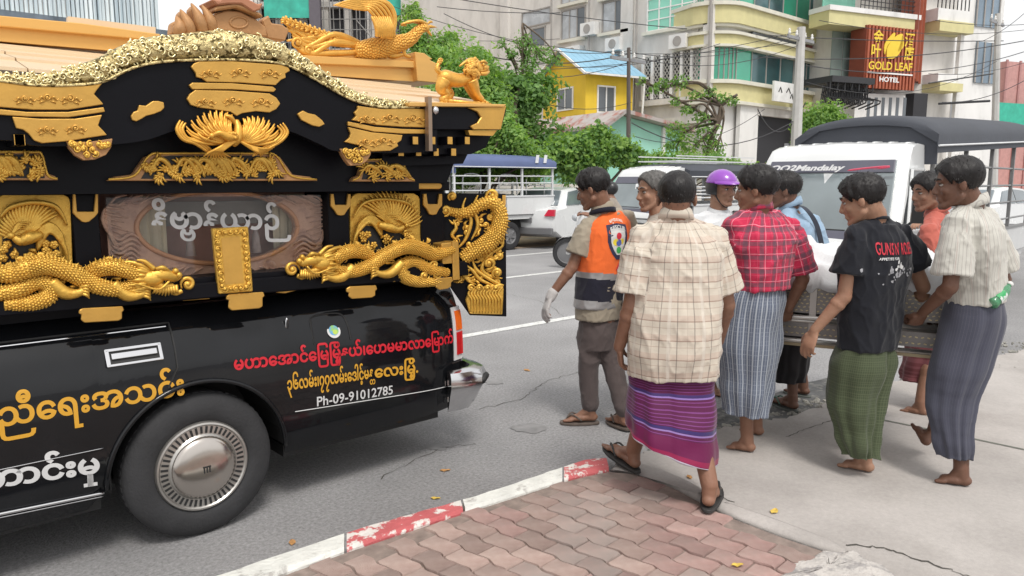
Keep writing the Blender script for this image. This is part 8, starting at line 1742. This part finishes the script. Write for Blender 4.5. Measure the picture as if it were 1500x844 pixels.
def P_grey():
 d0 = 4.75; fr = (-RGT * .75 - FWD * .1 ).normalized(); sd = fr.cross(UP).normalized(); fd = (-RGT * .93 - FWD * .30 - UP * .12).normalized()
 heel, toe = G(985, 622), G(940, 618)
 p = person('grey haired older man in profile between the orange vest and the plaid shirt', (heel.x, heel.y, 0))
 hd = D(956, 281, d0); nk = D(966, 314, d0); shL = D(952, 340, d0 - .17); shR = D(985, 340, d0 + .17); elL = D(960, 400, d0 - .2); elR = D(990, 400, d0 + .2); wrL = D(945, 450, d0 - .15); wrR = D(985, 450, d0 + .15); pel = D(975, 470, d0)
 full_person(p, SK[0], hd, fd, nk, shL, shR, elL, elR, wrL, wrR, pel, [None, None], [(heel, toe), (heel + FWD * .2, toe + FWD * .2)], side=sd)
 face_details(p, hd, fd, 1.04, M_hairg); hair(p, hd, fd, 1.04, M_hairg, vol=.012, back=-.055, seed=33, front=.088, bald=.2)
 build_torso(p, None, C_gbr, None, D(974, 475, d0), shL, shR, elL, elR, wid=.185, dep=.12, hemw=.17, hemd=.13, front=fr, side=sd, neck=nk, seed=34)
 longyi('longyi', [(D(974, 465, d0), .15, .12, fr), (D(974, 520, d0), .16, .14, fr), (D(972, 600, d0), .15, .15, fr)], sd, C_slate, p, 6)
P_grey()
def P_helmet():
 d0 = 5.55; fr = (-FWD * .9 + RGT * .2).normalized(); sd = fr.cross(UP).normalized(); fd = (-FWD * .80 + RGT * .45 - UP * .05).normalized()
 heel, toe = G(1040, 600), G(1035, 612)
 heel = D(1045, 300, d0 + .1); heel.z = 0; toe = heel + fr * .25
 p = person('man in purple riding helmet and white shirt facing the camera', (heel.x, heel.y, 0))
 hd = D(1058, 278, d0); nk = D(1052, 308, d0 + .03); shL = D(1086, 325, d0 + .04); shR = D(1020, 325, d0); elL = D(1098, 380, d0); elR = D(1012, 380, d0); wrL = D(1085, 420, d0 - .2); wrR = D(1015, 420, d0 - .2); pel = D(1050, 440, d0 + .05)
 full_person(p, SK[0], hd, fd, nk, shL, shR, elL, elR, wrL, wrR, pel, [None, None], [(heel, toe), (heel - sd * .2, toe - sd * .2)], side=sd); face_details(p, hd, fd, 1.04)
 build_torso(p, None, C_white, None, D(1050, 445, d0), shL, shR, elL, elR, wid=.20, dep=.125, hemw=.18, hemd=.135, front=fr, side=sd, neck=nk, seed=44)
 longyi('trousers', [(D(1050, 435, d0 + .03), .15, .12, fr), (D(1050, 480, d0 + .03), .15, .13, fr), (D(1050, 545, d0 + .03), .13, .13, fr)], sd, C_trs, p, 6)
 r, f, u = basis(fd); mb = MB(); rings = []
 M_pur = mat('purple_helmet', (.25, .045, .42), .22, var=.05, coat=.8); M_hb = mat('helmet_black', (.02, .02, .022), .35)
 for k, (ph, rr_) in enumerate(((.001, 1.), (.25, 1.), (.55, 1.), (.9, 1.), (1.2, 1.), (1.45, 1.0), (1.62, .985))):
  rings.append([hd + r * .106 * math.sin(ph) * math.cos(t) * rr_ + f * (.124 * math.sin(ph) * math.sin(t) * rr_ - .012) + u * (.045 + .105 * math.cos(ph)) for t in np.linspace(0, 2 * math.pi, 33)[:-1]])
 mb.loft(rings[::-1]); h_ = mb.build('helmet', M_pur, p, smooth=True)
 mb = MB(); mb.loft([[hd + r * a * math.cos(t) + f * (b * math.sin(t) - .012) + u * z for t in np.linspace(math.pi * .86, math.pi * 2.14, 24)] for a, b, z in ((.107, .125, .048), (.105, .122, .01), (.098, .112, -.035), (.094, .108, -.035), (.10, .116, .04))], False, False); mb.build('helmet_shell', M_hb, h_, smooth=True)
 mb = MB(); mb.loft([[hd + r * a * math.cos(t) + f * (b * math.sin(t) - .012) + u * z for t in np.linspace(.25, math.pi - .25, 16)] for a, b, z in ((.108, .128, .066), (.112, .185, .050), (.112, .185, .043), (.106, .122, .052))], False, False); mb.build('helmet_visor', M_pur, h_, smooth=True)
 mb = MB(); mb.tube(catmull([hd + r * .09 + u * .01, hd + r * .065 + f * .03 - u * .07, hd + f * .055 - u * .125, hd - r * .065 + f * .03 - u * .07, hd - r * .09 + u * .01], 5), .005, 6); mb.build('chin_strap', M_hb, h_)
 mb = MB(); a = D(1078, 312, d0 - .04); b = D(1052, 360, d0 - .17); c_ = D(1030, 430, d0 - .18); P_ = catmull([a + FWD * .06, a, b, c_], 6); mb.loft([[q + RGT * .018 * s_ + FWD * e_ for s_, e_ in ((-1, 0), (1, 0), (1, .006), (-1, .006))] for q in P_]); mb.build('bag_strap', M_hb, p)
P_helmet()
def P_red():
 d0 = 4.12; fr = (FWD * .80 - RGT * .45).normalized(); sd = fr.cross(UP).normalized(); fd = (FWD * .42 - RGT * .90 - UP * .10).normalized()
 heel, toe = G(1107, 664, DZ), G(1066, 655, DZ); heel2, toe2 = G(1118, 640, DZ), G(1088, 630, DZ)
 p = person('bearer in red plaid shirt and blue grey striped longyi lifting the stretcher', (heel.x, heel.y, DZ))
 hd = D(1107, 279, d0); nk = D(1110, 302, d0 + .02); shL = D(1075, 331, d0 - .04); shR = D(1157, 332, d0 + .08); elL = D(1066, 398, d0 + .15); wrL = D(1095, 440, d0 + .3); elR = D(1176, 408, d0 + .10); wrR = D(1155, 452, d0 + .16); pel = D(1108, 430, d0 + .04)
 ft = full_person(p, SK[1], hd, fd, nk, shL, shR, elL, elR, wrL, wrR, pel, [(D(1120, 462, d0 + .32) - wrL, FWD, UP, 1.2, 1.), (D(1150, 474, d0 + .2) - wrR + FWD * .03, (FWD * .9 + RGT * .1), (-RGT * .5 - UP * .3), 1.25, 1.)], [(heel, toe), (heel2, toe2)], side=sd, hs=1.05)
 face_details(p, hd, fd, 1.05); hair(p, hd, fd, 1.05, vol=.019, back=-.062, seed=53, front=.072)
 build_torso(p, None, C_red, None, D(1113, 424, d0 + .02), shL, shR, elL, elR, wid=.205, dep=.15, hemw=.165, hemd=.145, slL=.85, slR=.88, front=fr, side=sd, neck=nk, seed=54, slr=(.078, .088), amp=.0085)
 sec = [(D(1110, 416, d0 + .03), .158, .135, fr), (D(1103, 450, d0 + .03), .178, .155, fr), (D(1098, 500, d0 + .02), .178, .16, fr), (D(1094, 560, d0), .142, .145, fr), (D(1090, 606, d0 - .02), .105, .125, fr)]
 longyi('longyi', sec, sd, C_blst, p, 7, .012, folds=[(4.4, .12, -.014), (5.1, .14, -.012), (3.7, .14, -.010)], tilt=-.012)
P_red()
def P_blue():
 d0 = 5.15; fr = (-RGT * .75 + FWD * .5).normalized(); sd = fr.cross(UP).normalized(); fd = (-RGT * .95 + FWD * .25 - UP * .10).normalized()
 heel, toe = G(1168, 602, .02), G(1128, 586, .02); heel2, toe2 = G(1186, 580, .02), G(1150, 572, .02)
 p = person('bearer in pale blue shirt with a dark shoulder strap beyond the stretcher', (heel.x, heel.y, 0))
 hd = D(1147, 280, d0); nk = D(1157, 298, d0 + .02); shL = D(1150, 328, d0 - .12); shR = D(1190, 325, d0 + .14); elL = D(1160, 380, d0 - .16); elR = D(1200, 380, d0 + .1); wrL = D(1165, 430, d0 - .3); wrR = D(1195, 430, d0); pel = D(1168, 445, d0 + .02)
 ft = full_person(p, SK[2], hd, fd, nk, shL, shR, elL, elR, wrL, wrR, pel, [(-UP, -RGT, -FWD, 1.2, 1.), None], [(heel, toe), (heel2, toe2)], side=sd, legr=(.062, .044, .034))
 face_details(p, hd, fd, 1.04); hair(p, hd, fd, 1.04, vol=.019, back=-.055, seed=63, front=.07)
 build_torso(p, None, C_denim, None, D(1170, 440, d0), shL, shR, elL, elR, wid=.185, dep=.13, hemw=.155, hemd=.13, slL=.75, slR=.75, front=fr, side=sd, neck=nk, seed=64, slr=(.076, .08))
 longyi('longyi', [(D(1168, 432, d0), .14, .12, fr), (D(1162, 480, d0), .155, .14, fr), (D(1156, 530, d0), .14, .13, fr), (D(1152, 556, d0), .125, .125, fr)], sd, C_blk2, p, 8, .010)
 for (h, t, u, *_r) in ft: sandal(p, h, t, u, mat('grey_flip_flop', (.10, .11, .10), .7), mat('green_strap', (.08, .16, .12), .6))
 mb = MB(); P_ = catmull([D(1165, 300, d0 + .02), D(1180, 306, d0 - .12), D(1196, 330, d0 - .13), D(1206, 372, d0 - .1)], 6); mb.loft([[q + RGT * .016 * s_ - FWD * e_ for s_, e_ in ((-1, 0), (1, 0), (1, .008), (-1, .008))] for q in P_]); mb.build('shoulder_strap', mat('dark_webbing', (.04, .045, .06), .8), p)
P_blue()
def P_black():
 d0 = 3.88; fr = (FWD * .86 - RGT * .42).normalized(); sd = fr.cross(UP).normalized(); fd = (FWD * .50 - RGT * .84 - UP * .30).normalized()
 heel, toe = G(1281, 694, DZ), G(1228, 681, DZ); heel2, toe2 = G(1284, 668, DZ), G(1240, 660, DZ)
 p = person('bearer in a black printed T-shirt and green longyi reaching down beside the stretcher', (heel.x, heel.y, DZ))
 hd = D(1262, 294, d0); nk = D(1280, 315, d0 + .02); shL = D(1252, 348, d0 - .06); shR = D(1322, 343, d0 + .10); elL = D(1237, 434, d0 - .06); wrL = D(1193, 484, d0 - .02); elR = D(1352, 420, d0 + .14); wrR = D(1345, 468, d0 + .3); pel = D(1268, 518, d0 + .03)
 ft = full_person(p, SK[0], hd, fd, nk, shL, shR, elL, elR, wrL, wrR, pel, [(D(1181, 512, d0 - .02) - wrL, (RGT * .7 + FWD * .5 - UP * .2), (FWD * .6 - RGT * .5), .55, 1., .2), (-UP + FWD * .2, -RGT, FWD, 1.2, 1.)], [(heel, toe), (heel2 + FWD * .03, toe2 + FWD * .03)], side=sd)
 face_details(p, hd, fd, 1.04); hair(p, hd, fd, 1.04, vol=.019, back=-.060, seed=73, front=.07, messy=1.3)
 o = build_torso(p, None, C_blk, None, D(1270, 510, d0 + .02), shL, shR, elL, elR, wid=.205, dep=.13, hemw=.162, hemd=.125, slL=.62, slR=.62, front=fr, side=sd, neck=nk, seed=74, slr=(.078, .086), amp=.0075, colr=False)
 mb = MB(); mb.tube([nk + (sd * math.cos(t) * .070 + fr * math.sin(t) * .066) + UP * (-.022 - .012 * math.sin(t)) for t in np.linspace(0, 2 * math.pi, 30)], .0085, 8); c_ = mb.build('neckband', C_blk, p, smooth=True)
 bk = -fr; C0 = D(1281, 394, d0); right = (sd - bk * sd.dot(bk)).normalized(); upb = (UP * 1 + right * .10).normalized(); bpy.context.view_layer.update()
 def txt(s, a0, c0, w, h, mt, off=.02, bend=0., rot=0.):
  me = text_mesh(s, off); q = coords(me); x0, x1_ = q[:, 0].min(), q[:, 0].max(); k = w / (x1_ - x0); xx = (q[:, 0] - x0) * k - w / 2; yy_ = q[:, 1] * h / .73; n = len(q); V = np.zeros((n, 3))
  for i in range(n):
   a, c = a0 + xx[i], c0 + yy_[i] * (1 + bend * abs(xx[i]) / w) + rot * xx[i]; org = C0 + right * a + upb * c + bk * .4; hit, l_, n_, i_ = o.ray_cast(org - wl(p), -bk); V[i] = (Vector(l_) if hit else (org - bk * .4 - wl(p))) + bk * .004
  me.vertices.foreach_set('co', V.ravel()); me.materials.clear(); me.materials.append(mt); me.update(); link('lettering', me, p)
 M_tr = mat('tee_red_print', (.52, .03, .05), .7); M_tg_ = mat('tee_grey_print', (.30, .30, .32), .8, var=.4, vs=60); M_tw = mat('tee_white_print', (.62, .62, .62), .7)
 txt("GUNS N' ROSES", .005, .085, .255, .060, M_tr, .012, .15, -.02); txt('APPETITE FOR', -.045, .058, .12, .014, M_tw, .02)
 rr = random.Random(5); blobs = [(rr.gauss(0, .050), rr.gauss(-.01, .017), rr.uniform(.004, .011)) for _ in range(46)]
 for nm, mt, sel in (('skull_print', M_tw, blobs[:12]), ('grey_print', M_tg_, blobs[12:])):
  verts, fs = [], []
  for (a, c, r_) in sel:
   if nm == 'skull_print': a, c = a * .35 + .02, c * .6 + .03
   b = len(verts); n = 7
   for k in range(n):
    rr2 = r_ * rr.uniform(.6, 1.3); org = C0 + right * (a + rr2 * math.cos(k * 6.283 / n)) + upb * (c + rr2 * math.sin(k * 6.283 / n)) + bk * .4; hit, l_, n_, i_ = o.ray_cast(org - wl(p), -bk); verts.append((Vector(l_) + wl(p) if hit else org - bk * .4) + bk * (.003 if nm != 'skull_print' else .0045))
   fs.append(tuple(range(b, b + n)))
  mb = MB(); mb.v = [tuple(v) for v in verts]; mb.f = fs; mb.m = [0] * len(fs); tag(mb.build(nm, mt, p), kind='stuff')
 sec = [(D(1268, 502, d0 + .03), .150, .125, fr), (D(1262, 535, d0 + .02), .168, .15, fr), (D(1251, 585, d0), .135, .145, fr), (D(1253, 635, d0 - .06), .092, .110, fr), (D(1257, 666, d0 - .10), .062, .088, fr)]
 longyi('longyi', sec, sd, C_green, p, 9, .012, folds=[(4.9, .10, -.022), (5.25, .12, .016), (4.1, .14, -.010)])
P_black()
def P_salmon():
 d0 = 5.0; fr = (-RGT * .9 + FWD * .2).normalized(); sd = fr.cross(UP).normalized(); fd = (-RGT * .97 - FWD * .12 - UP * .15).normalized()
 heel, toe = G(1360, 611, .05), G(1320, 602, .05); heel2 = D(1408, 600, 5.0); toe2 = G(1384, 606, .06)
 p = person('bearer in salmon shirt and dark brown vest at the far right of the stretcher', (heel.x, heel.y, .03))
 hd = D(1359, 282, d0); nk = D(1373, 304, d0 + .02); shL = D(1362, 338, d0 - .15); shR = D(1392, 330, d0 + .15); elL = D(1375, 395, d0 - .18); elR = D(1400, 390, d0 + .1); wrL = D(1350, 440, d0 - .25); wrR = D(1385, 440, d0); pel = D(1378, 465, d0)
 full_person(p, SK[1], hd, fd, nk, shL, shR, elL, elR, wrL, wrR, pel, [(-UP, -RGT, -FWD, 1.2, 1.), None], [(heel, toe), (heel2, toe2)], side=sd)
 face_details(p, hd, fd, 1.04); hair(p, hd, fd, 1.04, vol=.018, back=-.055, seed=83, front=.066)
 build_torso(p, None, C_salm, None, D(1378, 462, d0), shL, shR, elL, elR, wid=.185, dep=.125, hemw=.16, hemd=.13, front=fr, side=sd, neck=nk, seed=84, slr=(.072, .078))
 mb = MB(); hem = D(1376, 440, d0); shm = mid(shL, shR); torso_rings(mb, [(hem, .172, .145, fr), (hem.lerp(shm, .5), .185, .145, fr), (hem.lerp(shm, .85), .190, .138, fr), (shm - UP * .03, .165, .12, fr)], sd); garment('vest', mb, C_brn, p, hem, fr, sd, seed=5)
 longyi('longyi', [(D(1378, 455, d0), .145, .125, fr), (D(1366, 500, d0), .165, .15, fr), (D(1352, 545, d0), .15, .14, fr), (D(1350, 556, d0), .14, .135, fr)], sd, C_mar, p, 18, .010)
P_salmon()
def P_striped():
 d0 = 3.80; fr = (-RGT * .80 + FWD * .52).normalized(); sd = fr.cross(UP).normalized(); fd = (-RGT * .93 + FWD * .30 - UP * .14).normalized()
 heel, toe = G(1424, 714, DZ), G(1368, 704, DZ); 
 heel2 = D(1352, 655, 4.02); toe2 = D(1338, 624, 4.14); an2 = heel2 + (toe2 - heel2).normalized() * .03 + (RGT * .55 + UP * .45).normalized() * .085
 p = person('bearer in pale striped shirt and slate longyi with green bottle at his back', (heel.x, heel.y, DZ))
 hd = D(1402, 270, d0); nk = D(1422, 296, d0 + .02); shL = D(1402, 330, d0 - .11); shR = D(1448, 323, d0 + .15); elL = D(1392, 420, d0 - .14); wrL = D(1352, 458, d0 + .06); elR = D(1470, 410, d0 + .2); wrR = D(1390, 455, d0 + .3); pel = D(1424, 448, d0 + .04)
 ft = full_person(p, SK[2], hd, fd, nk, shL, shR, elL, elR, wrL, wrR, pel, [(D(1340, 474, d0 + .12) - wrL, (FWD * .9 - UP * .2), (-UP * .2 - RGT * .6), 1.15, 1.), (D(1360, 468, d0 + .34) - wrR, -UP, -RGT, 1.0, 1.)], [(heel, toe), (heel2, toe2, (-FWD * .5 + RGT * .45 + UP * .5), an2)], side=sd, hs=1.05)
 face_details(p, hd, fd, 1.05); hair(p, hd, fd, 1.05, vol=.018, back=-.060, seed=93, front=.072, messy=.8)
 build_torso(p, None, C_wst, None, D(1430, 444, d0 + .03), shL, shR, elL, elR, wid=.195, dep=.14, hemw=.150, hemd=.135, slL=.82, slR=.82, front=fr, side=sd, neck=nk, seed=94, slr=(.080, .090), amp=.0080)
 sec = [(D(1427, 436, d0 + .03), .140, .128, fr), (D(1424, 470, d0 + .03), .155, .148, fr), (D(1408, 530, d0 + .0), .145, .145, fr), (D(1394, 590, d0 - .05), .100, .118, fr), (D(1396, 640, d0 - .11), .076, .09, fr), (D(1399, 668, d0 - .13), .066, .080, fr)]
 longyi('longyi', sec, sd, C_slate, p, 19, .007, folds=[(3.6, .14, -.016), (4.3, .12, -.014)])
 c0 = D(1452, 446, d0 - .12); c1 = D(1478, 418, d0 - .06); ax = (c1 - c0).normalized(); b_ = thing('water_bottle', 'clear green-labelled plastic bottle tucked into the slate longyi waist', 'bottle', tuple(c0))
 M_pet = mat('clear_green_plastic', (.10, .42, .20), .1, trans=.5, alpha=.8); mb = MB(); mb.lathe([(.001, 0), (.028, .002), (.031, .012), (.029, .04), (.031, .07), (.031, .11), (.02, .14), (.013, .15), (.013, .165), (.001, .166)], c0, ax, 20); mb.build('bottle_body', M_pet, b_, smooth=True)
 mb = MB(); mb.lathe([(.0318, .035), (.0322, .04), (.0322, .085), (.0318, .09)], c0, ax, 20, False); mb.build('bottle_label', mat('green_label', (.03, .32, .10), .5, col2=(.6, .6, .6), c2fac=(.5, .56), c2s=30), b_, smooth=True)
 mb = MB(); mb.lathe([(.015, .158), (.015, .176), (.001, .178)], c0, ax, 14); mb.build('bottle_cap', mat('white_cap', (.6, .6, .58), .5), b_, smooth=True)
P_striped()
def P_driver():
 c = T1_(.62, .30, 1.42); fr = (T1_(-1, 0, 0) - T1_(0, 0, 0)).normalized(); sd = fr.cross(UP).normalized(); fd = (fr * .9 - RGT * .2).normalized()
 p = person('truck driver resting a bare forearm on the open cab window', tuple(T1_(.62, .3, .8)))
 hd = T1_(.62, .26, 1.50); nk = T1_(.64, .28, 1.36); shN = T1_(.64, .14, 1.24); shF = T1_(.64, .50, 1.24); elN = T1_(.74, -.12, 1.20); wrN = T1_(.44, -.10, 1.17); elF = T1_(.5, .52, 1.0); wrF = T1_(.3, .5, 1.05); pel = T1_(.66, .3, .85)
 mb = MB(); head_prims(mb, hd, fd, 1.); mb.cone(hd - UP * .05, nk, .058, .062, 14); mb.cone(shN, shF, .055, .055, 12); mb.cone(mid(shN, shF) - UP * .08, pel, .11, .11, 14); arm_prims(mb, shN, elN, wrN); arm_prims(mb, shF, elF, wrF); hand_prims(mb, wrN, wrN - elN, -UP, T1_(0, 1, 0) - T1_(0, 0, 0), .5)
 me = fuse(mb, .006, 2); finish('body', me, coords(me), SK[0], p); hair(p, hd, fd, 1., vol=.02, seed=103)
 mb = MB(); mb.cone(shN, shN.lerp(elN, .62), .068, .072, 14); mb.cone(mid(shN, shF) - UP * .04, pel, .155, .15, 16); mb.cone(shN, shF, .07, .07, 12); garment('shirt', mb, C_khaki, p, nk, fr, sd, [(shN, shN.lerp(elN, .62), .07)])
P_driver()
def P_rider():
 Q, fx, sx = SCQ, SCF, SCS; hd = Q(.78, 0, 1.42); nk = Q(.76, 0, 1.27); shL = Q(.76, -.19, 1.16); shR = Q(.76, .19, 1.16); elL = Q(.55, -.26, .95); elR = Q(.55, .26, .95); wrL = Q(.30, -.28, 1.0); wrR = Q(.30, .28, 1.0); pel = Q(.95, 0, .88)
 p = person('scooter rider in a dark helmet half hidden behind the orange vest', tuple(Q(.9, 0, .8)))
 mb = MB(); head_prims(mb, hd, fx, 1.); mb.cone(hd - UP * .05, nk, .055, .06, 12); mb.cone(nk, pel, .10, .12, 14); mb.cone(shL, shR, .055, .055)
 for a, b, c in ((shL, elL, wrL), (shR, elR, wrR)): arm_prims(mb, a, b, c); hand_prims(mb, c, c - b, -UP, sx * (1 if c is wrL else -1), 1.)
 for s_ in (-1, 1): mb.cone(pel, Q(.5, .16 * s_, .80), .08, .06); mb.cone(Q(.5, .16 * s_, .80), Q(.55, .16 * s_, .38), .055, .04); mb.cone(Q(.57, .16 * s_, .34), Q(.38, .16 * s_, .32), .035, .03)
 me = fuse(mb, .009, 2); finish('body', me, coords(me), SK[1], p)
 mb = MB(); mb.cone(nk - UP * .09, pel, .15, .15, 16); mb.cone(shL, shR, .075, .075); mb.cone(shL, shL.lerp(elL, .8), .07, .07); mb.cone(shR, shR.lerp(elR, .8), .07, .07); garment('shirt', mb, C_gbr, p, nk, fx, sx, voxel=.012)
 mb = MB()
 for s_ in (-1, 1): mb.cone(pel, Q(.5, .16 * s_, .80), .11, .08); mb.cone(Q(.5, .16 * s_, .80), Q(.55, .16 * s_, .42), .075, .06)
 garment('trousers', mb, C_blk2, p, nk, fx, sx, voxel=.012)
 mb = MB(); mb.ell(hd + UP * .045, (.125, .125, .125), 24, 16); mb.build('helmet', mat('helmet_black', (.02, .02, .022), .35), p, smooth=True)
P_rider()
